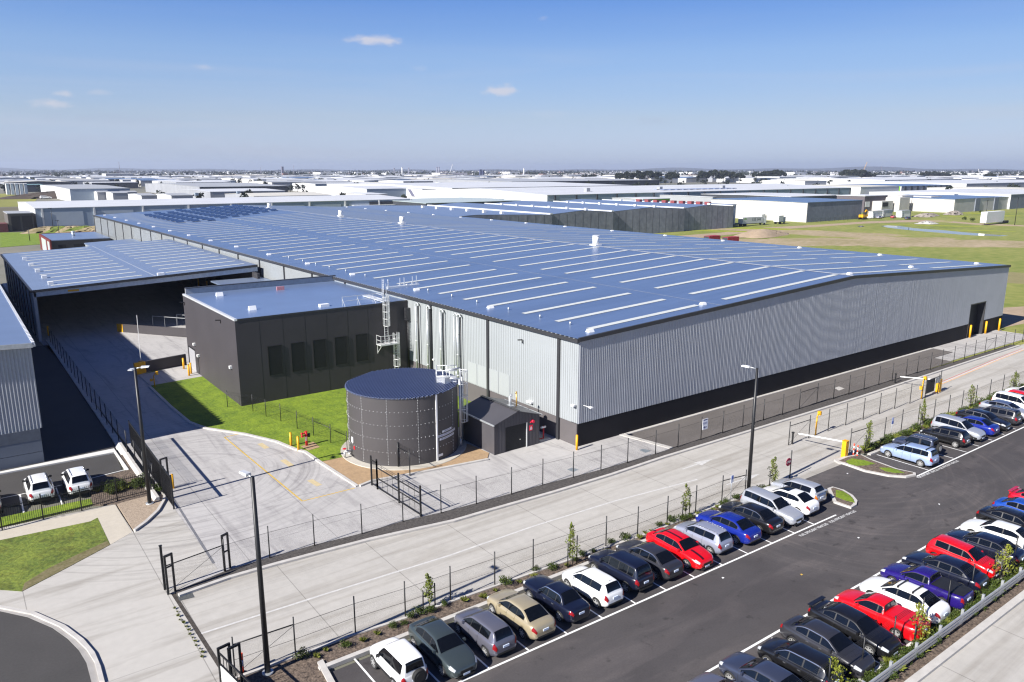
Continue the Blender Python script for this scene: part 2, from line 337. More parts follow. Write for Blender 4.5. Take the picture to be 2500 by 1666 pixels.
# ------------------------------------------------------------------ the ground
M_far = mat('distant_land', (.10, .105, .07), .95, scale=.006, col2=(.22, .205, .175), fine=.05)
M_field = mat('paddock_grass', (.105, .150, .010), .95, scale=.035, stretch=(.5, 1, 1), col2=(.27, .26, .065), fine=.35)
M_dirt = mat('bare_paddock_soil', (.20, .175, .06), .95, scale=.09, stretch=(.45, 1, 1), col2=(.40, .305, .21), fine=.5)
M_track = mat('clay_track', (.33, .25, .17), .95, var=.15, scale=.1, fine=.8)
M_brush = mat('yellow_weeds', (.17, .2, .012), .95, scale=.15, col2=(.3, .32, .02), fine=.9)
M_brown = mat('brown_stubble', (.11, .095, .055), .95, var=.2, scale=.03, stretch=(1, .2, 1), fine=.4)
def blob(c, rx, ry, n=28, rough=.25, seed=1, rot=0):
    rnd = random.Random(seed); ph = [rnd.uniform(0, 6.28) for _ in range(4)]
    out = []
    for k in range(n):
        t = 2 * math.pi * k / n
        r = 1 + rough * (.5 * math.sin(2 * t + ph[0]) + .35 * math.sin(3 * t + ph[1]) + .3 * math.sin(5 * t + ph[2]) + .2 * math.sin(9 * t + ph[3]) + .16 * math.sin(17 * t + ph[1]) + .12 * math.sin(29 * t + ph[0]))
        x, y = rx * r * math.cos(t), ry * r * math.sin(t)
        out.append((c[0] + x * math.cos(rot) - y * math.sin(rot), c[1] + x * math.sin(rot) + y * math.cos(rot)))
    return out
struct(MB().prism([(14000 * math.cos(2 * math.pi * k / 96), 14000 * math.sin(2 * math.pi * k / 96)) for k in range(96)], -2.0, -.12).build('ground', M_far))
sheet('paddock', [(100, -40), (700, -40), (700, 420), (134, 420), (134, 46), (100, 46)], -.06, M_field)
sheet('bare_soil', blob(G(2130, 592), 62, 21, 110, .4, 3, R(-38)), -.052, M_dirt)
sheet('bare_soil', blob(G(1930, 566), 55, 13, 110, .4, 5, R(-70)), -.048, M_dirt)
sheet('bare_soil', blob(G(2420, 672), 11, 40, 90, .4, 12, R(10)), -.05, mat('dry_grass', (.21, .185, .075), .95, var=.15, scale=.2, fine=1.0))
sheet('dirt_track', px((1600, 580), (1760, 568), (1860, 556), (2010, 548), (2110, 541), (2230, 537), (2300, 538), (2380, 545), (2500, 550), (2500, 553), (2380, 548.5), (2300, 542), (2200, 543), (2110, 546), (2010, 553), (1870, 562), (1800, 571), (1680, 584)), -.044, M_track)
sheet('dirt_track', px((2436, 752), (2500, 748), (2500, 790), (2448, 800)), -.03, M_track)
M_water = mat('puddle_water', (.10, .12, .13), .06, var=.05, scale=.2, spec=.8)
sheet('puddle', px((2150, 552), (2166, 550.5), (2196, 552), (2230, 557), (2258, 559.5), (2300, 562), (2350, 567), (2410, 571.5), (2462, 575.5), (2440, 577), (2380, 575), (2340, 572.5), (2290, 568), (2240, 564), (2196, 559.5), (2168, 556)), -.04, M_water)
sheet('puddle', px((2092, 552), (2104, 551), (2112, 553), (2100, 555)), -.04, M_water)
for i, (x, y, a, b) in enumerate([(2390, 563, 14, 2.4), (2330, 528, 7, 5), (2405, 521, 12, 6), (2450, 527, 8, 5), (2300, 540, 6, 2), (1700, 562, 30, 4), (1850, 558, 26, 4.5), (2290, 551, 22, 2.5)]):
    g = G(x, y); sheet('weed_patch', blob(g, a, b, 22, .4, 20 + i, R(-60)), -.036 + .004 * (i % 2), M_brush)
sheet('yellow_paddock', [(-60, 640), (52, 640), (75, 830), (60, 1000), (-160, 1000)], -.06, mat('dry_yellow_grass', (.20, .20, .03), .95, var=.25, scale=.02, stretch=(1, .2, 1), fine=.3))
sheet('brown_paddock', [(-60, 392), (31, 392), (36, 560), (120, 600), (50, 632), (-90, 632)], -.06, M_brown)
sheet('back_lawn', px((0, 568), (104, 566), (104, 596), (0, 604)), -.04, M_lawn)

# concrete: yard, access road, apron towards the turning circle
YARD = [(11.4, 47.2)] + [(11.4, 63.0), (10.9, 110), (9.6, 132), (9.4, 206), (46, 206), (46, 50.4), (50.4, 50.4), (51.4, 44.5)] + px((1467, 1149), (1325, 1185), (1163, 1231), (984, 1274.5), (768, 1333), (551, 1397), (420, 1448))
sheet('concrete_yard', YARD, 0.0, M_conc)
sheet('concrete_yard', [(106.5, 44.9), (133.5, 44.6), (133.5, 50.4), (112, 50.4), (112, 47), (106.5, 47)], 0.0, M_conc)
FENCE_O = [(575, 1655), (722, 1602.5), (868, 1548), (990, 1509), (1100, 1469), (1208, 1431), (1301.5, 1398), (1391, 1367), (1479, 1337), (1556, 1312), (1628, 1284), (1697.5, 1256), (1761.5, 1230), (1818, 1214.5)]
KERB_N = [(440, 1446), (620, 1392), (770, 1352), (955, 1304), (1077, 1281), (1244, 1232), (1430, 1180), (1615, 1118), (1860, 1043.5), (2112, 966), (2310, 901), (2500, 840)]
ROAD = px(*KERB_N) + [(150, 43.2), (150, 34.0), (64.5, 34.1)] + [(63.6, 34.2), (62.6, 33.2), (52.6, 33.2), (51.9, 34.2)] + px(*reversed(FENCE_O)) + px((560, 1658), (430, 1455))
sheet('concrete_road', ROAD, 0.004, M_road)
APRON = px((0, 1290), (281, 1231), (300, 1262), (326, 1301), (335, 1290), (375, 1260), (398, 1226)) + [(11.4, 63.0), (11.4, 47.2)] + px((412, 1451), (430, 1455), (560, 1658), (585, 1690), (240, 1690), (224, 1666), (211, 1619), (193, 1589), (166, 1561), (128, 1534), (68, 1508), (-40, 1484), (-40, 1290))
sheet('concrete_apron', APRON, 0.008, M_apron)
sheet('turning_circle', px((-60, 1486), (0, 1493), (68, 1508), (128, 1534), (166, 1561), (193, 1589), (211, 1619), (224, 1670), (224, 1700), (-60, 1700)), 0.012, M_asph2)
def strip_along(name, A, B, z0, z1, m):
    """a kerb or band between two polylines of equal length"""
    b = MB()
    for i in range(len(A) - 1):
        P = ccw([A[i], A[i + 1], B[i + 1], B[i]]); b.prism(P, z0, z1)
    return struct(b.build(name, m))
inner = px((-40, 1482), (0, 1493), (68, 1508), (128, 1534), (166, 1561), (193, 1589), (211, 1619), (224, 1668))
mid = px((-40, 1477), (0, 1488), (75, 1503), (144, 1533), (184, 1562), (212, 1590), (231, 1620), (243, 1668))
outer = px((-40, 1471), (0, 1482), (83, 1497), (160, 1531), (205, 1565), (232, 1597), (246, 1630), (256, 1668))
strip_along('circle_gutter', inner, mid, -.1, .03, mat('gutter_concrete', (.30, .285, .27), .8, var=.12, scale=1))
strip_along('circle_kerb', mid, outer, -.1, .13, M_kerb)
sheet('footpath', px((-40, 1307), (0, 1298), (281, 1233), (322, 1300), (269, 1331), (238, 1265), (221, 1274), (169, 1285), (0, 1320), (-40, 1329)), 0.016, mat('footpath_concrete', (.47, .425, .35), .8, var=.07, scale=.5, fine=3))
sheet('verge_lawn', px((-40, 1329), (0, 1320), (169, 1285), (221, 1274), (238, 1265), (269, 1331), (170, 1384), (53.5, 1445), (0, 1441), (-40, 1440)), 0.03, M_lawn2)
sheet('bare_edge', px((53.5, 1445), (170, 1384), (269, 1331), (262, 1322), (200, 1350), (120, 1388), (60, 1425)), 0.034, mat('worn_turf_edge', (.085, .08, .02), .95, scale=2, col2=(.2, .165, .09), fine=6))
sheet('pebble_bed', px((285.6, 1232), (330, 1220), (366, 1211), (396, 1208.6), (398, 1226), (375, 1260), (327, 1297)), 0.05, M_pebble)
strip_along('bed_kerb', px((401, 1190), (405, 1206), (404, 1224), (389, 1250), (360, 1278), (331, 1299)), px((397, 1192), (400, 1207), (398, 1224), (382, 1250), (354, 1276), (326, 1297)), -.05, .16, M_kerb)

# dark strip between the yard fence and the road kerb, and the kerb itself
YF = [(430, 1446), (551, 1397), (659, 1363.5), (768, 1333), (884, 1305), (984, 1274.5), (1077, 1253.8), (1163, 1231), (1325, 1185.5), (1467, 1149), (1600, 1110), (1764, 1058.6), (1910, 1013.7), (2072, 964), (2211.6, 920), (2354, 877.6), (2470, 842)]
def offs(P, d):
    out = []
    for i, p in enumerate(P):
        a, b = Vector(P[max(0, i - 1)]), Vector(P[min(len(P) - 1, i + 1)]); t = (b - a).normalized(); out.append((p[0] - t.y * d, p[1] + t.x * d))
    return out
YFw = px(*YF)
kn = px(*KERB_N)
KN2 = []
for x, y in YFw:      # the kerb line sampled at the same x
    for (xa, ya), (xb, yb) in zip(kn[:-1], kn[1:]):
        if xa <= x <= xb: KN2.append((x, ya + (yb - ya) * (x - xa) / (xb - xa))); break
    else: KN2.append((x, kn[0][1] if x < kn[0][0] else kn[-1][1]))
KN2 = [(x, min(y, YFw[i][1] - .45)) for i, (x, y) in enumerate(KN2)]
strip_along('gravel_strip', offs(YFw, .12), KN2, -.1, .02, M_gravel)
strip_along('road_kerb', KN2, offs(KN2, -.3), -.1, .15, M_kerb)
sheet('crushed_rock_yard', [(51.5, 44.7), (58, 44.75), (75, 44.8), (90, 44.7), (106.4, 44.6), (106.4, 47.1), (112, 47.1), (112, 50.1), (50.3, 49.9)], 0.0, M_gyard)
strip_along('yard_edge_beam', [(50.0, 50.2), (51.1, 44.7)], [(50.5, 50.2), (51.6, 44.7)], -.1, .05, M_kerb)
struct(MB().box(50.6, 49.75, -.1, 112, 50.12, .05).build('wall_footing', M_kerb))

# car park
sheet('car_park', px((585, 1700), (700, 1666)) + [(12.3, 33.1), (50.6, 33.0), (52.6, 33.2), (62.5, 33.2), (64, 33.0), (104, 32.6), (104, 15.9), (18, 16.6), (12, 20)], 0.0, M_asph)
kl = px((776, 1612), (870, 1568), (930, 1540)) 
kline = [(x, 33.75 - .0085 * (x - 13)) for x in (12.6, 20, 30, 40, 51.0)]
struct(strip_along('bay_kerb', kline, offs(kline, -.3), -.1, .13, M_kerb))
kl2 = [(64.3, 33.1), (80, 32.9), (104, 32.7)]
strip_along('bay_kerb', kl2, offs(kl2, -.3), -.1, .13, M_kerb)
fo = px(*FENCE_O); fo2 = [(x, 33.75 - .0085 * (x - 13) - .02) for x, y in fo]
mul = [(9.2, 35.6)] + fo[1:-1] + [(51.2, 33.95), (51.0, 33.45)] + list(reversed(kline))[1:] + [(12.6, 33.8)] + px((860, 1700), (560, 1700))
sheet('mulch_bed', mul, 0.03, M_mulch)
strip_along('fence_plinth', fo, offs(fo, -.18), -.1, .1, M_kerb)
sheet('mulch_bed', [(63.8, 33.95), (66, 33.2), (104, 32.8), (104, 34.0), (68, 34.15)], 0.03, M_mulch)
# side kerb of the first bay with the bed beside it
p0, p1, p2 = G(775, 1622), G(816, 1700), G(790, 1610)
strip_along('bay_kerb', [tuple(p0[:2]), tuple(p1[:2])], [(p0.x + .32, p0.y + .05), (p1.x + .32, p1.y)], -.1, .14, M_kerb)
# planted islands at the two ends of the rows
def island(name, P, zk=.14):
    P = ccw(P); struct(MB().prism(P, -.1, zk).build(name + '_kerb', M_kerb))
    c = (sum(p[0] for p in P) / len(P), sum(p[1] for p in P) / len(P))
    n = len(P); Q = []
    for i in range(n):
        a, b, d = Vector(P[i - 1]), Vector(P[i]), Vector(P[(i + 1) % n]); t = ((b - a).normalized() + (d - b).normalized()).normalized()
        Q.append((b.x - t.y * .26, b.y + t.x * .26))
    struct(MB().prism(Q, 0, zk + .03).build(name + '_bed', M_mulch)); return Q
isl = px((2036, 1243), (2083, 1230), (2094, 1222), (2092, 1212), (2078, 1203), (2056, 1196), (2034, 1192))
I1 = island('island', px((2035, 1229), (2078, 1243.5), (2091, 1236), (2093, 1226), (2082, 1213), (2060, 1200), (2032, 1192), (2020, 1196)))
I2 = island('island', px((2040, 1129), (2065, 1137), (2110, 1153), (2170, 1165), (2212, 1168), (2236, 1163), (2235, 1158), (2190, 1148), (2130, 1126), (2100, 1112), (2064, 1118)))
sheet('traffic_pad', px((2036, 1126), (2066, 1117), (2094, 1122), (2064, 1134), (2046, 1133)), .15, M_kerb)
sheet('island_turf', px((2064, 1131), (2080, 1124), (2110, 1129), (2136, 1137), (2118, 1141), (2090, 1142), (2072, 1137)), .19, M_lawn)
sheet('island_turf', px((2146, 1147), (2170, 1147), (2188, 1151), (2208, 1160), (2186, 1160), (2160, 1155)), .19, M_lawn)
sheet('island_turf', px((2040, 1202), (2058, 1205), (2080, 1220), (2086, 1232), (2066, 1228), (2040, 1218)), .19, M_lawn)

# painted lines, each its own mark on the ground
def line(name, a, b, w, z, m):
    a, b = Vector((a[0], a[1])), Vector((b[0], b[1])); t = (b - a).normalized(); n = Vector((-t.y, t.x)) * (w / 2)
    return struct(MB().face([(*(a + n), z), (*(a - n), z), (*(b - n), z), (*(b + n), z)]).build(name, m))
BAYS = [14.45, 17.05, 19.67, 22.23, 24.85, 27.46, 30.07, 32.64, 35.2, 37.85, 40.43, 43.0, 45.55, 47.9]
def row_y(x): return 28.5 - .019 * (x - 19.67)
line('bay_line', (16.0, row_y(16)), (50.6, row_y(50.6)), .13, .004, M_paint)
for x in BAYS: line('bay_line', (x, row_y(x) + .07), (x, 33.4), .1, .004, M_paint)
BAYS2 = [64.97, 67.27, 69.55, 72.1, 74.67, 77.38, 80.04, 82.73, 85.3, 87.9, 90.5, 93.1, 95.7]
line('bay_line', (62.8, 27.98), (104, 27.7), .13, .004, M_paint)
for x in BAYS2: line('bay_line', (x, 28.06), (x, 32.6), .1, .004, M_paint)
line('bay_line', (22, 21.72), (72, 21.45), .14, .004, M_paint)
for x in [25.5 + 2.6 * k for k in range(18)]:
    line('bay_line', (x + .3, 21.5), (x + .3, 16.8), .1, .004, M_paint)
cl = px((480, 1551), (800, 1449), (1096, 1357), (1303, 1285), (1500, 1224), (1702, 1171))
for a, b in zip(cl[:-1], cl[1:]): line('centre_line', a, b, .16, .009, M_pfade)
ra = px((2292, 938), (2350, 914), (2420, 884), (2500, 852)); 
for a, b in zip(ra[:-1], ra[1:]):
    line('lane_line', a, b, .22, .009, M_pfade); line('lane_line', (a[0], a[1] - .22), (b[0], b[1] - .22), .12, .009, M_oline); line('lane_line', (a[0], a[1] + .2), (b[0], b[1] + .2), .1, .009, M_rline)
def arrow(tail, tip, w=.42):
    a, b = Vector(tail[:2]), Vector(tip[:2]); t = (b - a).normalized(); n = Vector((-t.y, t.x)); L = (b - a).length; h = a + t * (L * .5)
    q = lambda v: (v.x, v.y, .009)
    m = MB(); m.face([q(a + n * .08), q(a - n * .08), q(h - n * .08), q(h + n * .08)]); m.face([q(h + n * w), q(h - n * w), q(b)]); struct(m.build('road_arrow', M_pfade))
arrow(G(1666, 1146), G(1740, 1121)); arrow(G(1774, 1184), G(1856, 1157))
for a, b in [((548, 1068), (738, 1224)), ((738, 1224), (866, 1192)), ((548, 1068), (582, 1060))]: line('yard_line', G(*a), G(*b), .12, .004, M_yline)
for a, b in [((634, 1083), (652, 1095)), ((690, 1123), (712, 1138)), ((756, 1172), (780, 1186))]: line('yard_line', G(*a), G(*b), .5, .004, mat('faded_yellow_dash', (.50, .41, .24), .75, var=.1))
# trench drain across the apron, road gutter edge and the pit lids
line('trench_drain', G(412, 1200), G(522, 1376), .16, .0085, mat('drain_grate', (.2, .2, .21), .6, .3, var=.2, scale=6))
line('slab_edge', G(424, 1452), G(545, 1640), .22, .0125, mat('wet_gravel_edge', (.05, .042, .035), .9, var=.4, scale=4))
def pit(pts, nm='drain_pit', m=None, z=.016, ncut=0):
    b = MB().face([(*p, z) for p in ccw(px(*pts))]); o = b.build(nm, m or mat('pit_lid_steel', (.22, .25, .27), .6, .2, var=.1)); return struct(o)
pit([(432, 1454), (468, 1446), (475, 1459), (438, 1468)], m=mat('grated_lid', (.10, .105, .105), .7, .3, var=.3, scale=8))
pit([(1384, 1147), (1397, 1142), (1413, 1147), (1400, 1153)], z=.006); pit([(1560, 1099), (1570, 1096), (1590, 1101), (1576, 1106)], z=.006)
pit([(2037, 948), (2048, 944), (2062, 949), (2048, 954)], z=.006, m=M_kerb)

# lawn and beds beside the tank
LAWN = px((367.5, 943), (495, 920.6), (592, 993.6), (771, 979.6), (844, 953)) + [(36.5, 66), (33, 63)] + px((847, 1097), (836, 1118), (785, 1128), (749, 1103), (723.5, 1096), (678.6, 1078), (600, 1059.5), (505, 1045.5), (466, 1031), (421, 993.6))
LAWN = px((367.5, 943), (495, 920.6)) + [(23.6, 81.0), (44.6, 81.0), (44.6, 60), (36, 62)] + px((847, 1097), (836, 1118), (785, 1128), (749, 1103), (723.5, 1096), (678.6, 1078), (600, 1059.5), (505, 1045.5), (466, 1031), (421, 993.6))
sheet('lawn', LAWN, .07, M_lawn)
lk = px((368, 944), (421, 994), (466, 1031.5), (505, 1046), (600, 1060), (678, 1078.5), (723, 1097), (749, 1104), (785, 1129), (830, 1158), (876, 1188))
strip_along('lawn_kerb', lk, offs(lk, -.28), -.1, .12, M_kerb)
SAND = px((785, 1129), (836, 1118), (860, 1100)) + [(33, 62), (36.9, 56.5), (37.1, 53.6)] + px((1190, 1121), (1040, 1150), (906, 1174), (876.5, 1186))
sheet('sand_bed', SAND, .06, M_sand)
sk = px((876, 1187), (906, 1175), (1040, 1151), (1190, 1122)); strip_along('bed_kerb', sk, offs(sk, -.26), -.1, .13, M_kerb)
sheet('sand_bed', px((735, 1092), (765, 1081), (781, 1094), (754, 1102)), .09, M_sand)
sheet('path_to_door', px((337, 917), (380, 905), (449, 887), (478, 908), (497, 920), (368, 943)), .075, M_conc)
sheet('door_lawn', px((345, 917), (380, 908), (452, 889), (448, 881), (400, 899), (352, 915)), .09, M_lawn)
struct(MB().tube((31.73, 59.57, -.1), (31.73, 59.57, .12), 5.75, n=48).build('tank_slab', mat('slab_concrete', (.45, .42, .36), .8, var=.08, scale=1)))

# neighbour's forecourt at the left
sheet('side_driveway', px((-40, 1240), (61, 1232), (225, 1190), (290, 1160), (330, 1160)) + [(9.4, 66), (10.4, 78), (10.4, 128), (-14, 128), (-14, 60)], .0, M_asph2)
k1 = px((-40, 1163), (0, 1155), (278.5, 1098), (314, 1148)); k2 = px((-40, 1167), (0, 1159.5), (279, 1107), (305, 1147))
strip_along('forecourt_kerb', k1, k2, -.1, .12, mat('fresh_kerb', (.62, .61, .58), .7, var=.05))
for a, b in [((-40, 1226), (61, 1205)), ((61, 1205), (225, 1167.5)), ((225, 1167.5), (306, 1147))]: line('forecourt_line', G(*a), G(*b), .1, .004, M_paint)
line('forecourt_line', G(48, 1208), G(58, 1253), .14, .004, M_paint); line('forecourt_line', G(137, 1191), G(152, 1232), .1, .004, M_paint)
sheet('boundary_turf', px((-40, 1275), (0, 1265), (221, 1219), (226, 1232), (0, 1287), (-40, 1297)), .05, M_lawn)
sheet('mulch_bed', px((222, 1218), (232, 1170), (314, 1148), (290, 1115), (300, 1110), (372, 1205), (398, 1212), (285, 1233), (226, 1232)), .04, M_mulch)
# road and kerb beyond the guard rail
sheet('service_road', [(26, 14.9), (104, 14.6), (104, -6), (26, -6)], .0, M_road)
strip_along('service_kerb', [(26, 15.25), (60, 15.2), (104, 15.0)], [(26, 14.85), (60, 14.8), (104, 14.6)], -.1, .16, M_kerb)
sheet('hedge_bed', [(26, 16.7), (60, 16.6), (104, 16.4), (104, 15.0), (60, 15.2), (26, 15.25)], .05, M_mulch)
kr = [(22, 16.75), (60, 16.65), (104, 16.45)]; strip_along('bay_kerb', kr, offs(kr, -.2), -.1, .13, mat('fresh_kerb', (.62, .61, .58)))
# ------------------------------------------------------------------ the big warehouse
def XL(y): return 44.6 - .0124 * (y - 50.1)
XR, YF0, YB, XM, ZE, ZR = 135.2, 50.15, 292.0, 89.6, 10.25, 12.25
def roof_z(x):
    return ZE + (ZR - ZE) * (1 - abs(x - XM) / (XM - 44.0))
wh = thing('warehouse', 'huge blue grey roofed distribution warehouse with pale rooflights and ribbed end wall', 'warehouse', (90, 170, 0))
CY = [52.8 + 11.36 * k for k in range(22)]
b = MB()      # long side towards the yard: pale ribbed sheets between the columns
y = YF0
while y < YB:
    y2 = min(y + .30, YB)
    for (ya, yb, xo) in ((y, y + .24, 0), (y + .24, min(y + .27, YB), -.02)):
        b.face([(XL(ya) + xo, ya, 2.2), (XL(yb) + xo, yb, 2.2), (XL(yb) + xo, yb, 10.0), (XL(ya) + xo, ya, 10.0)])
    b.face([(XL(y2) - .02, y + .27, 2.2), (XL(y2), y2, 2.2), (XL(y2), y2, 10.0), (XL(y2) - .02, y + .27, 10.0)])
    y = y2
b.build('wall', M_clad, wh)
MB().face([(XL(YF0) + .06, YF0, 0), (XL(YF0) + .06, YF0, 2.2), (XL(YB) + .06, YB, 2.2), (XL(YB) + .06, YB, 0)]).build('base_wall', mat('precast_base', (.10, .09, .092), .7, var=.08, scale=.6), wh)
for y in CY:
    MB().box(XL(y) - .16, y - .17, 0, XL(y) + .1, y + .17, 9.95).build('column', M_steel, wh)
gb = MB()
gb.hexa([(XL(YF0) - .28, YF0 - .12, 9.88), (XL(YF0), YF0 - .12, 9.88), (XL(YB), YB, 9.88), (XL(YB) - .28, YB, 9.88)], [(XL(YF0) - .28, YF0 - .12, 10.22), (XL(YF0), YF0 - .12, 10.22), (XL(YB), YB, 10.22), (XL(YB) - .28, YB, 10.22)])
gb.build('gutter', M_steel, wh)
gb = MB(); yy = YF0 + .3
while yy < 200: gb.box(XL(yy) - .3, yy, 10.22, XL(yy) - .02, yy + .16, 10.26); yy += .62
gb.build('gutter_strap', M_galv, wh)['kind'] = 'stuff'
# ribbed end wall, every rib folded into the sheet
b = MB(); pitch = .23; n = int((XR - XL(YF0)) / pitch); x0 = XL(YF0)
prof = [(0, 0), (.078, 0), (.142, -.055), (.184, -.055), (.207, 0)]
door0, door1, doorz = 123.2, 128.2, 5.05
pts = []; rr_ = random.Random(2); xk = x0
while xk < XR - .3:
    f_ = rr_.uniform(.93, 1.07)
    for dx, dy in prof: pts.append((xk + dx * f_, YF0 + dy * f_))
    xk += pitch * f_
pts.append((XR, YF0))
for (xa, ya), (xb, yb) in zip(pts[:-1], pts[1:]):
    zb = doorz if door0 <= xa < door1 else 2.2
    b.face([(xa, ya, zb), (xb, yb, zb), (xb, yb, roof_z(xb) - .12), (xa, ya, roof_z(xa) - .12)])
b.build('end_wall', M_rib, wh)
M_dbase = mat('dark_end_base', (.016, .015, .017), .75, var=.1, scale=.4, spec=.2)
MB().box(x0 + .02, YF0 - .02, 0, door0 - .1, YF0 + .1, 2.2).box(door1 + .1, YF0 - .02, 0, XR, YF0 + .1, 2.2).build('end_base', M_dbase, wh)
MB().box(x0 - .03, YF0 + .02, 2.2, x0 + .05, YF0 + .9, 2.24).build('base_flashing', M_steel, wh)
d = MB(); d.box(door0, YF0 + .9, 0, door1, YF0 + 1.0, doorz); dd = d.build('roller_door', M_louv, wh)
MB().box(door0 - .12, YF0 - .06, 0, door0 + .02, YF0 + .9, doorz).box(door1 - .02, YF0 - .06, 0, door1 + .12, YF0 + .9, doorz).box(door0 - .12, YF0 - .06, doorz, door1 + .12, YF0 + .9, doorz + .16).build('door_frame', M_steel, wh)
bt = MB()
for (xa, xb) in ((x0 - .1, XM), (XM, XR + .15)):
    bt.hexa([(xa, YF0 - .16, roof_z(xa) - .32), (xb, YF0 - .16, roof_z(xb) - .32), (xb, YF0 + .05, roof_z(xb) - .32), (xa, YF0 + .05, roof_z(xa) - .32)], [(xa, YF0 - .16, roof_z(xa) + .05), (xb, YF0 - .16, roof_z(xb) + .05), (xb, YF0 + .05, roof_z(xb) + .05), (xa, YF0 + .05, roof_z(xa) + .05)])
bt.build('barge_flashing', M_steel, wh)
b = MB(); NY = 12
def R3(x, y, dz=0): return (x, y, roof_z(x) + dz)
for i in range(NY):
    ya, yb = YF0 - .1 + (YB - YF0) * i / NY, YF0 - .1 + (YB - YF0) * (i + 1) / NY
    b.face([R3(XL(ya) - .2, ya), R3(XM, ya), R3(XM, yb), R3(XL(yb) - .2, yb)]); b.face([R3(XM, ya), R3(XR + .2, ya), R3(XR + .2, yb), R3(XM, yb)])
b.build('roof', M_roof, wh)
MB().box(XL(YB), YB - .2, 0, XR, YB, 10).box(XR - .1, YF0 + .2, 0, XR, YB, 10.2).build('wall', M_clad, wh)
rc = MB()
for s in (-1, 1): rc.face([R3(XM, YF0, .035), R3(XM + s * .28, YF0, .03), R3(XM + s * .28, YB, .03), R3(XM, YB, .035)])
rc.build('ridge_cap', M_alu, wh)
for xs in (64.6, 111.8): MB().face([R3(xs - .05, YF0, .012), R3(xs + .05, YF0, .012), R3(xs + .05, YB, .012), R3(xs - .05, YB, .012)]).build('roof_seam', mat('seam_flashing', (.36, .40, .47), .5, .2), wh)
SKY_Y = [52.2, 56.8, 62.1, 68.0, 73.2, 78.6, 83.8, 88.9, 95.6, 101.9, 107.6, 112.8, 118.0, 124.0, 129.5, 135.2, 141.3, 147.3]
while SKY_Y[-1] < 284: SKY_Y.append(SKY_Y[-1] + 5.6)
BANDS = [(47.6, 62.9), (67.2, 89.0), (90.2, 109.8), (113.8, 130.2)]
def rooflight(mb, xa, xb, y):
    for s in range(4):
        u, v = xa + (xb - xa) * s / 4, xa + (xb - xa) * (s + 1) / 4
        mb.face([R3(u, y - .36, .03), R3(v, y - .36, .03), R3(v, y + .36, .03), R3(u, y + .36, .03)])
SOLAR = lambda x, y: (56 < x < 88.5 and y > 238 + (88 - x) * .05)
cnt = 0; rest = MB()
for y in SKY_Y:
    for i, (xa, xb) in enumerate(BANDS):
        xa2 = xa - (.0124 * (y - 50) if i == 0 else 0)
        if cnt < 100: rooflight_mb = MB(); rooflight(rooflight_mb, xa2, xb, y); rooflight_mb.build('rooflight', M_sky, wh); cnt += 1
        elif i == 0 or i > 1 or y < 226:
            if i == 0 and y > 232: rooflight(rest, xa2, 54.0, y)
            else: rooflight(rest, xa2, xb, y)
o = rest.build('rooflight', M_sky, wh); o['kind'] = 'stuff'
# turbine ventilators along the ridge
for y in (98.4, 168.2, 204.1, 262.4):
    v = MB(); z = ZR - .08
    v.box(XM + .6, y - .75, z - .2, XM + 2.1, y + .75, z + .22); v.tube((XM + 1.35, y, z + .22), (XM + 1.35, y, z + 1.65), .56, .56, 16); v.tube((XM + 1.35, y, z + 1.65), (XM + 1.35, y, z + 1.7), .62, .62, 16)
    v.build('ridge_ventilator', M_white, wh)
def vent_box(x, y, s=.34):
    z = roof_z(x); v = MB(); v.hexa([(x - s, y - s * .8, z), (x + s, y - s * .8, z), (x + s, y + s * .8, z), (x - s, y + s * .8, z)], [(x - s * .9, y - s * .4, z + .24), (x + s * .9, y - s * .4, z + .24), (x + s * .9, y + s * .4, z + .24), (x - s * .9, y + s * .4, z + .24)])
    v.build('roof_vent', M_white, wh)
for i, y in enumerate(SKY_Y):
    if i % 3 == 0: vent_box(47.0 - .0124 * (y - 50), y - .9)
    if i % 3 == 0: vent_box(131.5, y + 1.3)
for x, y in ((63.6, 52.0), (111.5, 54.0), (91.0, 51.6)): vent_box(x, y)
for i in range(0, 14):
    x, y = 47.6 - .0124 * (SKY_Y[i] - 50), SKY_Y[i] + 2.6
    MB().tube((x, y, roof_z(x)), (x, y, roof_z(x) + .3), .09, .09, 8).build('roof_anchor', M_galv, wh)
# rooftop solar panels in tilted rows
SOL = mat('solar_glass', (.04, .07, .15), .18, .2, var=.2, scale=.5)
rows = [(53.5, 226, 271), (57.4, 225.5, 274), (61.3, 224.5, 276), (66.3, 229.5, 284), (70.4, 232, 285), (74.4, 235, 286), (78.4, 238, 287), (82.4, 241, 288), (86.4, 244, 288)]
for x, ya, yb in rows:
    y = ya
    while y < yb - 3:
        z = roof_z(x) + .12
        p = MB().hexa([(x - 1.2, y, z), (x + 1.1, y, z + .02), (x + 1.1, y + 2.6, z + .47), (x - 1.2, y + 2.6, z + .45)], [(x - 1.2, y, z + .05), (x + 1.1, y, z + .07), (x + 1.1, y + 2.6, z + .52), (x - 1.2, y + 2.6, z + .5)])
        p.build('solar_panel', SOL, wh); y += 5.6
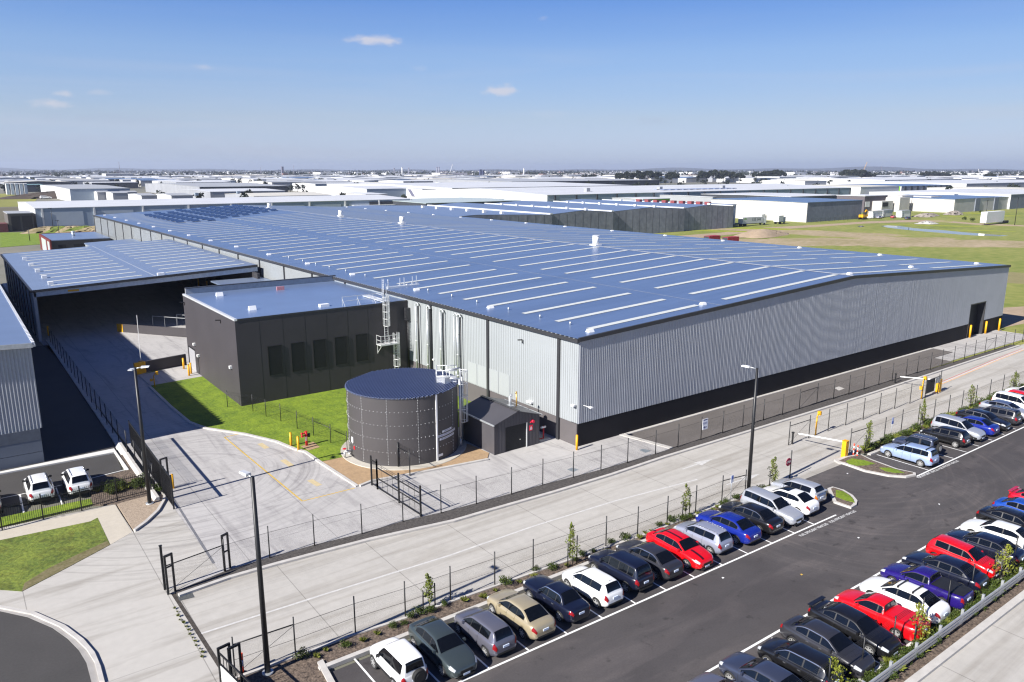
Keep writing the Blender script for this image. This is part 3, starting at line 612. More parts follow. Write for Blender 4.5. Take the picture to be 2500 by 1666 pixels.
# pipes that climb the side wall: silver riser, bend and dark return
for y, r, dk in ((78.6, .11, 1), (76.0, .11, 1), (73.1, .11, 1), (70.3, .06, 0), (69.6, .11, 1)):
    X = XL(y) - .28
    arc = [(X, y - .33 + .33 * math.cos(t), 9.35 + .3 * math.sin(t)) for t in [math.pi * k / 6 for k in range(7)]]
    MB().tube((X, y, 1.4), (X, y, 9.35), r, r, 10).path(arc, r, 10).build('riser_pipe', M_galv, wh)
    if dk:
        MB().tube((X, y - .66, .4), (X, y - .66, 9.35), r * .6, r * .6, 8).build('return_pipe', M_black, wh)
        c = MB()
        for z in (2.6, 5.0, 7.4): c.tube((X, y, z), (X, y, z + .08), r * 1.3, r * 1.3, 8)
        c.build('pipe_clamp', M_alu, wh)
for y in (57.5, 55.2):   # access hatches low in the pale wall
    pass
for y0 in (67.2, 65.2, 63.3, 61.4): MB().box(XL(y0) - .03, y0 - .9, 2.3, XL(y0) + .02, y0 + .85, 4.6).build('wall_hatch', mat('hatch_sheet', (.33, .35, .355), .5, var=.02), wh)
def wall_lamp(p, par, d=(-1, 0)):
    MB().box(-.06, -.06, -.04, .06, .06, .04).tube((0, 0, 0), (d[0] * .5, d[1] * .5, .08), .03, .03, 6).box(d[0] * .5 - .16, d[1] * .5 - .16, .04, d[0] * .5 + .16, d[1] * .5 + .16, .14)
    m = MB(); m.tube((p[0], p[1], p[2] - .35), (p[0], p[1], p[2]), .05, .05, 6).beam(p, (p[0] + d[0] * .55, p[1] + d[1] * .55, p[2] + .05), .12, .1); return m.build('wall_bracket', M_black, par)
wall_lamp(onX(1275, 830, 44.35), wh); 
for q in [(1400, 990), (1060, 878)]:
    p = onX(*q, 44.35); MB().box(p.x - .2, p.y - .2, p.z - .08, p.x + .1, p.y + .2, p.z + .08).build('wall_lamp', M_white, wh)
p = onX(1292, 982, 44.3); MB().box(p.x - .1, p.y - .4, p.z - .08, p.x + .2, p.y + .4, p.z + .08).build('overflow_chute', M_white, wh)
p = onY(1424, 990, YF0 - .1); MB().tube((p.x, p.y, p.z), (p.x, p.y - 1.0, p.z + .05), .03, .03, 6).box(p.x - .15, p.y - 1.2, p.z, p.x + .15, p.y - .8, p.z + .1).build('wall_lamp', M_white, wh)
# walkway hand posts on the roof edge above the ladder
for q in [(935, 720), (945, 700), (978, 700), (997, 698)]:
    pass
for x in (44.6, 46.3, 46.9, 48.1, 48.7):
    z = roof_z(x); MB().beam((x, 86.6, z), (x, 86.6, z + 1.15), .07, .07).beam((x - .25, 86.6, z + .02), (x, 86.6, z + .55), .05, .05).beam((x + .25, 86.6, z + .02), (x, 86.6, z + .55), .05, .05).build('hand_post', M_alu, wh)
MB().box(44.4, 86.3, roof_z(44.4) + .02, 49.0, 86.9, roof_z(49.0) + .05).build('roof_walkway', M_alu, wh)

# ------------------------------------------------------------------ dark plant room against it
pr = thing('plant_room', 'charcoal flat roofed plant room with five wall louvres beside the lawn', 'building', (33, 91, 0))
A0, A1, B0, B1, HZ = 23.55, 44.1, 80.9, 102.0, 9.55
M_pr = mat('plant_room_panel', (.058, .053, .057), .6, var=.06, scale=.25, spec=.3)
MB().box(A0, B0, 0, A1, B0 + .2, HZ, 0).box(A0, B0 + .2, 0, A0 + .2, B1, HZ).box(A0, B1, 0, A1, B1 + .2, HZ).build('wall', M_pr, pr)
MB().hexa([(A0 + .1, B0 + .1, HZ - .3), (A1, B0 + .1, HZ - .3), (A1, B1, HZ - .3), (A0 + .1, B1, HZ - .3)], [(A0 + .1, B0 + .1, HZ + .02), (A1, B0 + .1, HZ + .02), (A1, B1, HZ + .02), (A0 + .1, B1, HZ + .02)]).build('roof', mat('plant_roof_steel', (.24, .325, .50), .33, .55, var=.05, scale=.3), pr)
MB().box(A0 - .05, B0 - .05, HZ - .12, A0 + .25, B1 + .05, HZ + .09).build('edge_flashing', M_alu, pr)
MB().box(A0, B0 - .04, HZ - .1, A1, B0 + .12, HZ + .07).build('edge_flashing', M_steel, pr)
MB().box(A0 + .3, B1 - .2, HZ, A1, B1 + .1, HZ + .75).build('parapet', mat('parapet_sheet', (.30, .31, .33), .5), pr)
MB().box(A0 + 14, B1 - .3, HZ + .74, A1 + .05, B1 + .2, HZ + .82).box(A0 + .3, B1 - .3, HZ + .74, A0 + 14, B1 + .2, HZ + .82).build('parapet_cap', M_steel, pr)
for xa in (26.86, 29.45, 32.0, 34.6, 37.2):
    l = MB().box(xa, B0 - .05, 3.0, xa + 1.42, B0 + .05, 6.2); lo = l.build('louvre', M_louv, pr)
    MB().box(xa - .06, B0 - .07, 2.94, xa, B0 + .02, 6.26).box(xa + 1.42, B0 - .07, 2.94, xa + 1.48, B0 + .02, 6.26).box(xa, B0 - .07, 6.2, xa + 1.42, B0 + .02, 6.26).build('louvre_frame', M_black, pr)
for k in range(1, 8):
    xx = A0 + 2.55 * k
    MB().box(xx - .012, B0 - .006, .1, xx + .012, B0 + .02, HZ - .15).build('panel_joint', M_black, pr)
MB().box(A0 - .05, 98.6, .1, A0 + .05, 101.4, 2.85).build('roller_door', mat('roller_sheet', (.34, .34, .36), .5, var=.06), pr)
MB().box(A0 - .06, 101.4, .1, A0 + .06, 101.7, 2.95).box(A0 - .06, 98.5, 2.85, A0 + .06, 101.4, 3.0).build('door_frame', M_black, pr)
MB().box(A0 - .05, 97.2, .1, A0 + .05, 98.2, 2.2).build('door', M_steel, pr)
for q in [(474, 841), (484, 869), (563, 897)]:
    p = onX(*q, A0 - .1); MB().box(p.x - .15, p.y - .2, p.z - .15, p.x + .1, p.y + .2, p.z + .15).build('wall_lamp', M_white, pr)
for q in [(450, 739), (538, 782)]:
    p = onX(*q, A0 - .02); wall_lamp((p.x, p.y, p.z), pr)
p = onY(995, 766, B0 - .1); MB().box(p.x - .4, p.y - .5, p.z - .75, p.x + .45, p.y + .1, p.z + .75).build('rainwater_head', M_steel, pr)
dp = MB().tube((A1 - .1, B0 - .2, .2), (A1 - .1, B0 - .2, 8), .09, .09, 8).build('downpipe', M_black, pr)
for px_, py_ in [(536, 723), (616, 757)]:
    g = G(px_, py_, HZ); MB().hexa([(g.x - .4, g.y - .3, HZ), (g.x + .4, g.y - .3, HZ), (g.x + .4, g.y + .3, HZ), (g.x - .4, g.y + .3, HZ)], [(g.x - .4, g.y - .1, HZ + .45), (g.x + .4, g.y - .1, HZ + .45), (g.x + .4, g.y + .1, HZ + .45), (g.x - .4, g.y + .1, HZ + .45)]).build('roof_vent', M_white, pr)
g = G(798, 748, HZ); MB().box(g.x - .9, g.y - .3, HZ + .01, g.x + .2, g.y + .3, HZ + .3).build('roof_plate', M_white, pr)
g = G(685, 709, HZ); MB().box(g.x - .5, g.y - .08, HZ + .01, g.x + .5, g.y + .08, HZ + .5).build('roof_sign', mat('pale_red_sign', (.6, .25, .25), .5), pr)
# caged ladders and landing on the dark wall
def cage_ladder(par, x, y, z0, z1, zc, out=-1, w=.44, m=M_alu, nm='ladder'):
    """a ladder on a wall that faces -y, hooped above zc"""
    l = MB(); yl = y + out * .18
    for s in (-1, 1): l.beam((x + s * w / 2, yl, z0), (x + s * w / 2, yl, z1 + .001), .07, .05)
    z = z0 + .15
    while z < z1 - .1: l.tube((x - w / 2, yl, z), (x + w / 2, yl, z), .02, .02, 6); z += .3
    l.build(nm, m, par)
    c = MB(); zz = zc
    while zz <= z1 + .01:
        P = [(x + .38 * math.cos(t), yl + out * (.05 + .62 * math.sin(t)), zz) for t in [math.pi * k / 8 for k in range(9)]]; c.path(P, .03, 5); zz += .85
    for t in [math.pi * k / 6 for k in range(7)]:
        px2, py2 = x + .38 * math.cos(t), yl + out * (.05 + .62 * math.sin(t)); c.beam((px2, py2, zc), (px2, py2, z1), .05, .03)
    c.build('safety_cage', m, par)
cage_ladder(pr, 41.1, B0, 4.8, 10.6, 6.9); cage_ladder(pr, 42.3, B0, .3, 5.9, 1.8)
MB().box(39.8, B0 - 1.2, 4.68, 42.2, B0 - .02, 4.8).build('landing', M_alu, pr)
r = MB()
for x in (39.85, 41.0, 42.0): r.beam((x, B0 - 1.17, 4.8), (x, B0 - 1.17, 5.85), .05, .05)
r.beam((39.85, B0 - .05, 4.8), (39.85, B0 - .05, 5.85), .05, .05)
for z in (5.3, 5.85): r.beam((39.85, B0 - 1.17, z), (42.0, B0 - 1.17, z), .05, .05).beam((39.85, B0 - 1.17, z), (39.85, B0 - .05, z), .05, .05)
r.build('landing_rail', M_alu, pr)
r = MB()
for x in (39.95, 42.1): r.beam((x, B0 - .05, 3.7), (x, B0 - 1.15, 4.7), .06, .06).beam((x, B0 - .04, 3.6), (x, B0 - .04, 4.7), .06, .06)
r.build('landing_bracket', M_alu, pr)
r = MB()
for x in (36.3, 38.2, 40.2):
    r.beam((x, B0 + 1.2, HZ), (x, B0 + 1.2, HZ + 1.05), .05, .05).beam((x, B0 + .5, HZ + .02), (x, B0 + 1.2, HZ + .8), .04, .04)
for z in (HZ + .55, HZ + 1.05): r.beam((36.3, B0 + 1.2, z), (40.7, B0 + 1.2, z), .05, .05).beam((40.7, B0 + 1.2, z), (40.7, B0 - .3, z), .05, .05)
r.build('roof_guard_rail', M_alu, pr)
l = MB()
for s in (-1, 1): l.beam((41.1 + s * .22, B0 - .1, 10.4), (42.3 + s * .22, 86.6, 12.0) if False else (41.1 + s * .22, B0 - .1, 11.9), .05, .05)
l.build('ladder_extension', M_alu, pr)
br = MB().box(41.0, B0 + .1, HZ + .1, 41.9, 86.6, HZ + .2)
br.build('crossover_plank', M_alu, pr)
l = MB()
for s in (-.22, .22): l.beam((XL(86.6) - .35, 86.6 + s, HZ), (XL(86.6) - .25, 86.6 + s, 11.6), .05, .05)
for k in range(7): l.tube((XL(86.6) - .33, 86.38, HZ + .2 + .28 * k), (XL(86.6) - .33, 86.82, HZ + .2 + .28 * k), .02, .02, 6)
l.build('ladder', M_alu, pr)

# ------------------------------------------------------------------ loading canopy
cp = thing('loading_canopy', 'wide pale roofed loading canopy with dark interior beside the warehouse', 'canopy', (26, 160, 0))
CX0, CX1, CY0, CY1 = 9.6, 42.6, 131.0, 192.5
def cz(x): return 7.75 + (9.15 - 7.75) * (x - CX0) / (CX1 - CX0)
M_croof = mat('canopy_roof_steel', (.27, .335, .46), .36, .5, var=.05, scale=.3, stretch=(.1, 1.5, 1))
MB().hexa([(CX0 - .3, CY0 - .3, cz(CX0) - .12), (CX1, CY0 - .3, cz(CX1) - .12), (CX1, CY1, cz(CX1) - .12), (CX0 - .3, CY1, cz(CX0) - .12)], [(CX0 - .3, CY0 - .3, cz(CX0)), (CX1, CY0 - .3, cz(CX1)), (CX1, CY1, cz(CX1)), (CX0 - .3, CY1, cz(CX0))]).build('roof', M_croof, cp)
f = MB().hexa([(CX0 - .35, CY0 - .42, cz(CX0) - .3), (CX1, CY0 - .42, cz(CX1) - .35), (CX1, CY0 - .3, cz(CX1) - .35), (CX0 - .35, CY0 - .3, cz(CX0) - .3)], [(CX0 - .35, CY0 - .42, cz(CX0) + .05), (CX1, CY0 - .42, cz(CX1) + .05), (CX1, CY0 - .3, cz(CX1) + .05), (CX0 - .35, CY0 - .3, cz(CX0) + .05)]); f.build('fascia', M_steel, cp)
MB().hexa([(CX0, CY0 - .2, cz(CX0) - 1.0), (CX1, CY0 - .2, cz(CX1) - 1.1), (CX1, CY0 + .1, cz(CX1) - 1.1), (CX0, CY0 + .1, cz(CX0) - 1.0)], [(CX0, CY0 - .2, cz(CX0) - .3), (CX1, CY0 - .2, cz(CX1) - .35), (CX1, CY0 + .1, cz(CX1) - .35), (CX0, CY0 + .1, cz(CX0) - .3)]).build('header_beam', mat('header_sheet', (.42, .47, .53), .5), cp)
MB().box(CX0 + 4.4, CY0 - .24, cz(14) - .78, CX0 + 5.9, CY0 - .2, cz(14) - .5).build('header_sign', M_yel, cp)
w = MB(); y = CY0
while y < CY1: w.box(CX0, y + .2, .3, CX0 + .12, min(y + 6.0, CY1) - .05, 7.55); y += 6.15
w.build('wall', mat('canopy_wall_panel', (.42, .47, .5), .5, var=.05, scale=.4), cp)
y = CY0
while y < CY1: MB().box(CX0 - .12, y - .2, 0, CX0 + .3, y + .2, 7.6).build('column', M_steel if y > CY0 else M_rib, cp); y += 6.15
MB().hexa([(CX0 - .42, CY0 - .35, 7.45), (CX0 - .12, CY0 - .35, 7.45), (CX0 - .12, CY1, 7.45), (CX0 - .42, CY1, 7.45)], [(CX0 - .42, CY0 - .35, 7.8), (CX0 - .12, CY0 - .35, 7.8), (CX0 - .12, CY1, 7.8), (CX0 - .42, CY1, 7.8)]).build('gutter', M_steel, cp)
MB().box(CX0, CY1 - .2, 0, CX1, CY1, 7.9).build('end_wall', M_clad, cp)
dw = MB()   # dark dock wall inside, against the warehouse
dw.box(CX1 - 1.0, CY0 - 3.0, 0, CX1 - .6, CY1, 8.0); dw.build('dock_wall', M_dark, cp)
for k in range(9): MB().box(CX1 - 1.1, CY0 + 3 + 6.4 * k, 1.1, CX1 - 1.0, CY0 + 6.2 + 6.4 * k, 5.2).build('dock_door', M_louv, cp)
for k in range(6):
    yc = CY0 + 4 + 6.4 * k; MB().box(CX1 - 1.3, yc - 1.6, .2, CX1 - 1.0, yc - 1.3, 3.2).build('dock_bumper', M_yel, cp)
yr = 134.0
while yr < 190:
    for (xa, xb) in ((12.2, 25.0), (28.6, 41.4)):
        MB().face([(xa, yr - .36, cz(xa) + .03), (xb, yr - .36, cz(xb) + .03), (xb, yr + .36, cz(xb) + .03), (xa, yr + .36, cz(xa) + .03)]).build('rooflight', M_sky, cp)
    yr += 5.0
MB().face([(26.3, CY0, cz(26.3) + .015), (26.5, CY0, cz(26.5) + .015), (26.5, CY1, cz(26.5) + .015), (26.3, CY1, cz(26.3) + .015)]).build('roof_seam', MATS['seam_flashing'], cp)
for k, yv in enumerate((135.5, 144, 154, 165, 177)): 
    MB().box(12.0, yv - .35, cz(12), 12.7, yv + .35, cz(12) + .45).build('roof_vent', M_white, cp)
MB().box(26.9, CY0 + .6, cz(27), 27.9, CY0 + 1.3, cz(27) + .35).build('roof_vent', M_white, cp)
MB().box(34.6, 123.0, 6.9, 43.0, 130.4, 7.1).build('awning', M_croof, cp); MB().box(34.55, 122.9, 6.6, 43, 123.0, 7.15).build('awning_fascia', M_steel, cp)
# far lean-to and red framed office
lt = thing('lean_to', 'small blue grey lean-to roof between the canopy and warehouse wall', 'building', (36, 225, 0))
MB().hexa([(30.0, 206, 5.7), (41.9, 206, 6.2), (41.9, 232, 6.2), (30.0, 232, 5.7)], [(30.0, 206, 6.0), (41.9, 206, 6.5), (41.9, 232, 6.5), (30.0, 232, 6.0)]).build('roof', M_croof, lt); MB().box(30.2, 206.2, 0, 41.8, 231.8, 5.7).build('wall', M_clad, lt)
of = thing('office_building', 'low black office with white roof and red frame beyond the loading canopy', 'building', (33, 275, 0))
MB().box(25.4, 261.5, 0, 41, 290, 4.6).build('wall', mat('office_black', (.03, .03, .033), .4), of)
MB().box(25.4, 261.5, 4.6, 41, 290, 4.8).build('roof', M_roof2, of)
MB().box(25.0, 261.2, 0, 25.4, 290.4, 4.9).box(25.4, 290, 4.6, 41, 290.4, 4.9).build('red_frame', mat('red_panel', (.14, .018, .014), .5), of)
MB().box(24.95, 263, .3, 25.05, 268, 4.2).box(24.95, 272, .3, 25.05, 284, 4.2).build('window', mat('pale_window', (.55, .6, .62), .2), of)
MB().box(27, 261.44, .4, 29, 261.5, 3.4).box(31, 261.44, .4, 35.4, 261.5, 3.4).build('window', M_void, of)
MB().tube((33, 276, 4.8), (33, 276, 6.0), .5, .5, 10).tube((33, 276, 6), (33, 276, 6.3), .8, .3, 10).build('roof_ventilator', M_galv, of)
# ramp walls below the plant room
rw = thing('ramp_wall', 'dark ramp retaining wall with yellow end and handrails behind plant room', 'wall', (24, 130, 0))
a, b2 = Vector((20.4, 132.3, 0)), Vector((27.3, 122.3, 0)); b2 = Vector((28.6, 120.5, 0))
MB().beam((a.x, a.y, .6), (b2.x, b2.y, .75), .3, 1.3).build('wall', M_pr, rw)
dv = (b2 - a).normalized(); MB().beam((a.x - dv.x * .06, a.y - dv.y * .06, .6), (a.x + dv.x * 1.1, a.y + dv.y * 1.1, .6), .34, 1.34).build('yellow_end', M_yel, rw)
for off, z0, z1, t0, t1 in ((5.0, 1.1, 1.25, .15, 1.0), (7.3, 1.1, 1.25, .35, 1.1)):
    n_ = Vector((-dv.y, dv.x, 0)); L_ = (b2 - a).length
    q0, q1 = a + n_ * off * -1 * -1 + dv * L_ * t0, a + n_ * off + dv * L_ * t1
    hr = MB()
    hr.beam((q0.x, q0.y, 1.75), (q1.x, q1.y, 1.75), .09, .09)
    for k in range(6):
        q = q0 + (q1 - q0) * k / 5; hr.beam((q.x, q.y, 0), (q.x, q.y, 1.75), .05, .05)
    hr.build('handrail', M_galv, rw)
rw2 = thing('ramp_wall', 'low charcoal retaining wall with dull yellow end by the door path', 'wall', (20, 105, 0))
a, b2 = G(333, 917) , G(449, 887); a.z = b2.z = 0
a = Vector((17.0, 103.2, 0)); b2 = Vector((23.5, 100.9, 0))
a, b2 = Vector((17.1, 102.2, 0)), Vector((23.5, 103.6, 0)); dv = (b2 - a).normalized()
MB().beam((a.x, a.y, .74), (b2.x, b2.y, .74), .3, 1.48).build('wall', M_pr, rw2)
MB().beam((a.x - dv.x * .05, a.y - dv.y * .05, .75), (a.x + dv.x * 1.3, a.y + dv.y * 1.3, .75), .34, 1.5).build('yellow_end', M_yel, rw2)

# ------------------------------------------------------------------ water tank
TX, TY, TR, TH = 31.73, 59.57, 5.0, 6.15
tk = thing('water_tank', 'round charcoal fire water tank with blue ribbed roof', 'tank', (TX, TY, .12))
M_tank = mat('tank_steel', (.062, .057, .058), .55, .0, var=.06, scale=.5)
N = 72
b = MB()
for k in range(N):
    t0, t1 = 2 * math.pi * k / N, 2 * math.pi * (k + 1) / N
    b.face([(TX + TR * math.cos(t0), TY + TR * math.sin(t0), .12), (TX + TR * math.cos(t1), TY + TR * math.sin(t1), .12), (TX + TR * math.cos(t1), TY + TR * math.sin(t1), TH), (TX + TR * math.cos(t0), TY + TR * math.sin(t0), TH)], 0, True)
bo = b.build('shell', M_tank, tk)
M_trf = mat('tank_roof_steel', (.11, .14, .25), .35, .3, var=.06, scale=.6)
b = MB()      # ribs run across the roof
rp = .24; k = -int(TR / rp)
while k * rp < TR:
    for (u0, u1, z) in ((k * rp, k * rp + rp * .62, TH + .05), (k * rp + rp * .62, (k + 1) * rp, TH + .115)):
        um = (u0 + u1) / 2
        if abs(um) >= TR: continue
        h = math.sqrt(max(0, TR * TR - um * um)) + .06
        # u across, v along; rotated so that the ribs rise to the right
        for (ua, ub, za, zb) in ((u0, u1, z, z),):
            P = [(ua, -h), (ub, -h), (ub, h), (ua, h)]
            ang = R(-62); c_, s_ = math.cos(ang), math.sin(ang)
            Q = [(TX + p[0] * c_ - p[1] * s_, TY + p[0] * s_ + p[1] * c_) for p in P]
            b.prism(ccw(Q), TH - .05, z)
    k += 1
b.build('roof', M_trf, tk)
rim = MB(); P = [(TX + (TR + .03) * math.cos(2 * math.pi * k / N), TY + (TR + .03) * math.sin(2 * math.pi * k / N), TH) for k in range(N + 1)]; rim.path(P, .05, 6); rim.build('rim', M_steel, tk)
bl = MB()
def bolt(t, z, s=.035):
    x, y = TX + (TR + .01) * math.cos(t), TY + (TR + .01) * math.sin(t); bl.tube((x - .03 * math.cos(t), y - .03 * math.sin(t), z), (x + .03 * math.cos(t), y + .03 * math.sin(t), z), s, s, 6)
cam_t = math.atan2(-TY, -TX)
for z in (1.35, 2.55, 3.75, 4.95):
    for k in range(-22, 15): bolt(cam_t + k * .075, z, .026)
for dt in (-1.28, -.78, -.28, .25, 1.05):
    z = .3
    while z < TH - .1: bolt(cam_t + dt, z, .022); z += .14
o = bl.build('bolt', M_alu, tk); o['kind'] = 'stuff'
t = cam_t + .60
x, y = TX + (TR + .04) * math.cos(t), TY + (TR + .04) * math.sin(t); MB().beam((x, y, .1), (x, y, TH), .14, .1).build('level_gauge', M_white, tk)
TXTM = mat('sign_white', (.75, .76, .8), .5); TXTN = mat('sign_navy', (.03, .04, .16), .5)
def tank_sign(body, dt, z, w, h, size):
    g = MB(); n = 6
    for k in range(n):
        a0, a1 = dt - w / TR / 2 + w / TR * k / n, dt - w / TR / 2 + w / TR * (k + 1) / n
        g.face([(TX + (TR + .015) * math.cos(cam_t + a), TY + (TR + .015) * math.sin(cam_t + a), zz) for a, zz in ((a0, z - h / 2), (a1, z - h / 2), (a1, z + h / 2), (a0, z + h / 2))])
    so = g.build('capacity_sign', TXTM, tk)
    cu = text_obj(body, size, TXTN, 'lettering', so, (0, 0, 0), (0, 0, 0), .001)
    for v in cu.data.vertices:      # wrap the letters round the shell
        a = cam_t + dt + v.co.x / TR; zz = z + v.co.y; rr = TR + .025 + v.co.z
        v.co = (TX + rr * math.cos(a) - tk.location.x, TY + rr * math.sin(a) - tk.location.y, zz - tk.location.z)
tank_sign('DRINKING', .86, 2.62, 1.35, .2, .18); tank_sign('250,000L EFFECTIVE CAPACITY', .88, 2.3, 2.6, .21, .19); tank_sign('FIRE SPRINKLER TANK', .87, 1.98, 2.1, .2, .18)
for dt, z, w, h, m in ((-1.12, 1.75, .35, .5, M_white), (-1.05, 1.1, .22, .3, M_red), (.68, .55, .5, .22, M_white)):
    a = cam_t + dt; x, y = TX + (TR + .03) * math.cos(a), TY + (TR + .03) * math.sin(a); tx, ty = -math.sin(a) * w / 2, math.cos(a) * w / 2
    MB().hexa([(x - tx, y - ty, z - h / 2), (x + tx, y + ty, z - h / 2), (x + tx - .03 * math.cos(a), y + ty - .03 * math.sin(a), z - h / 2), (x - tx - .03 * math.cos(a), y - ty - .03 * math.sin(a), z - h / 2)], [(x - tx, y - ty, z + h / 2), (x + tx, y + ty, z + h / 2), (x + tx - .03 * math.cos(a), y + ty - .03 * math.sin(a), z + h / 2), (x - tx - .03 * math.cos(a), y - ty - .03 * math.sin(a), z + h / 2)]).build('plate', m, tk)
# ladder, cage and platform on its right side
a = cam_t + 1.50; ca, sa = math.cos(a), math.sin(a)
def TP(r, tz, z): return (TX + (TR + r) * ca - tz * sa, TY + (TR + r) * sa + tz * ca, z)
l = MB()
for s in (-.22, .22): l.beam(TP(.25, s, .3), TP(.25, s, TH + 1.1), .06, .06)
for k in range(21): l.tube(TP(.25, -.22, .5 + .29 * k), TP(.25, .22, .5 + .29 * k), .02, .02, 6)
l.build('ladder', M_alu, tk)
c = MB(); z = 2.4
while z < TH + 1.2:
    c.path([TP(.28 + .62 * math.sin(t), .4 * math.cos(t), z) for t in [math.pi * k / 8 for k in range(9)]], .035, 5); z += 1.2
for t in [math.pi * k / 7 for k in range(8)]: c.beam(TP(.28 + .62 * math.sin(t), .4 * math.cos(t), 2.4), TP(.28 + .62 * math.sin(t), .4 * math.cos(t), TH + 1.1), .05, .035)
c.build('safety_cage', M_alu, tk)
MB().hexa([TP(-.1, -.5, TH + .12), TP(-.1, 1.4, TH + .12), TP(-1.9, 1.4, TH + .12), TP(-1.9, -.5, TH + .12)], [TP(-.1, -.5, TH + .2), TP(-.1, 1.4, TH + .2), TP(-1.9, 1.4, TH + .2), TP(-1.9, -.5, TH + .2)]).build('platform', M_alu, tk)
g = MB()
for z in (TH + .7, TH + 1.2):
    g.path([TP(-.1, -.5, z), TP(-1.9, -.5, z), TP(-1.9, 1.4, z), TP(-.1, 1.4, z)], .04, 6)
for q in ((-.1, -.5), (-.7, -.5), (-1.3, -.5), (-1.9, -.5), (-1.9, .4), (-1.9, 1.4), (-1, 1.4), (-.1, 1.4)): g.tube(TP(*q, TH + .2), TP(*q, TH + 1.2), .035, .035, 6)
g.build('guard_rail', M_alu, tk)
a = cam_t + 1.36; ca, sa = math.cos(a), math.sin(a)
MB().path([TP(-1.0, 0, TH + .5), TP(.22, 0, TH + .5), TP(.22, 0, 1.2), TP(.22, .3, .9), TP(.22, .3, .15)], .09, 10).build('fill_pipe', M_galv, tk)
MB().box(TP(-1.0, 0, 0)[0] - .3, TP(-1.0, 0, 0)[1] - .3, TH + .05, TP(-1.0, 0, 0)[0] + .3, TP(-1.0, 0, 0)[1] + .3, TH + .65).build('inlet_box', M_galv, tk)
a = cam_t + 1.7; ca, sa = math.cos(a), math.sin(a)
MB().path([TP(-1.0, 0, TH + .9), TP(.3, 0, TH + 1.0), TP(.5, 0, TH + .2), TP(.5, 0, .2)], .1, 10).build('overflow_pipe', M_galv, tk)
a = cam_t - 1.16; ca, sa = math.cos(a), math.sin(a)
MB().path([TP(0, 0, .7), TP(.7, 0, .7), TP(.7, 0, .2)], .09, 8).path([TP(.4, -.4, .55), TP(.4, .5, .55)], .07, 8).build('valve', M_galv, tk)
MB().tube(TP(.7, 0, .95), TP(.7, 0, 1.0), .16, .16, 12).build('valve_wheel', M_red, tk)
M_bk = 0

# ------------------------------------------------------------------ pump house
ph = thing('pump_house', 'charcoal ribbed gable pump shed with roller door beside the tank', 'shed', (39.8, 55.8, 0))
PX0, PX1, PY0, PY1, PZ, PRZ = 37.25, 42.35, 52.95, 58.6, 2.9, 3.7; PM = (PX0 + PX1) / 2
M_shed = mat('shed_charcoal', (.095, .09, .098), .45, .2, var=.07, scale=.8)
b = MB(); x = PX0
def pz(x): return PZ + (PRZ - PZ) * (1 - abs(x - PM) / (PM - PX0))
while x < PX1 - .01:
    x2 = min(x + .17, PX1); x1 = x + .11
    zb = 2.35 if 38.35 < x < 40.9 else 0
    for (u, v, yo) in ((x, x1, 0), (x1, x2, -.035)):
        b.box(u, PY0 + yo, zb, v, PY0 + .1, pz((u + v) / 2) - .08)
    x = x2
b.box(PX0, PY0 + .1, 0, PX0 + .1, PY1, PZ - .05).box(PX1 - .1, PY0 + .1, 0, PX1, PY1, PZ - .05).box(PX0, PY1 - .1, 0, PX1, PY1 - .002, PZ - .05)
b.build('wall', M_shed, ph)
MB().box(PX0 - .03, PY0 - .04, 0, PX0 + .35, PY0 + .02, PZ - .05).build('corner_flashing', M_pr, ph)
b = MB()
for s, xe in ((-1, PX0 - .15), (1, PX1 + .15)):
    ze = PZ - .03
    P = ccw([(PM, PY0 - .18), (xe, PY0 - .18), (xe, PY1 + .1), (PM, PY1 + .1)])
    zz = lambda p: PRZ if abs(p[0] - PM) < .01 else ze
    b.hexa([(p[0], p[1], zz(p) - .06) for p in P], [(p[0], p[1], zz(p)) for p in P])
b.build('roof', mat('shed_roof', (.085, .082, .09), .42, .2, var=.06, scale=.8), ph)
MB().beam((PM, PY0 - .2, PRZ + .02), (PM, PY1 + .1, PRZ + .02), .3, .05).build('ridge_cap', M_steel, ph)
for xe in (PX0 - .18, PX1 + .18): MB().beam((xe, PY0 - .2, PZ - .08), (xe, PY1 + .1, PZ - .08), .1, .12).build('gutter', M_galv, ph)
dr = MB(); z = .03
while z < 2.3: dr.box(38.45, PY0 + .03, z, 40.85, PY0 + .09, z + .1); z += .115
rd = dr.build('roller_door', M_louv, ph); MB().box(40.1, PY0 - .01, .85, 40.2, PY0 + .03, .9).build('handle', M_alu, rd)
MB().box(40.85, PY0 - .05, 0, 40.93, PY0 + .03, 2.35).build('door_track', M_alu, ph)
MB().tube((41.55, PY0 - .2, 2.35), (41.55, PY0, 2.35), .14, .14, 12).tube((41.3, PY0 - .12, 2.3), (41.3, PY0, 2.3), .05, .05, 8).build('alarm_bell', mat('alarm_red', (.75, .01, .05), .35), ph)
sg = MB().box(41.18, PY0 - .06, 1.5, 41.55, PY0 - .036, 2.0).build('warning_sign', MATS['alarm_red'], ph)
MB().face([(41.365, PY0 - .063, 1.93), (41.27, PY0 - .063, 1.76), (41.46, PY0 - .063, 1.76)]).box(41.24, PY0 - .063, 1.58, 41.49, PY0 - .061, 1.64).box(41.24, PY0 - .063, 1.67, 41.49, PY0 - .061, 1.73).build('lettering', M_white, sg)
p = G(1217, 992, 3.4); MB().tube((40.2, 54.6, 3.55), (40.2, 54.6, 4.6), .13, .13, 10).path([(40.2, 54.6, 4.6), (40.2, 54.4, 4.75), (40.05, 54.2, 4.7)], .13, 10).box(39.9, 54.3, 3.6, 40.5, 54.9, 3.72).build('exhaust_pipe', M_galv, ph)
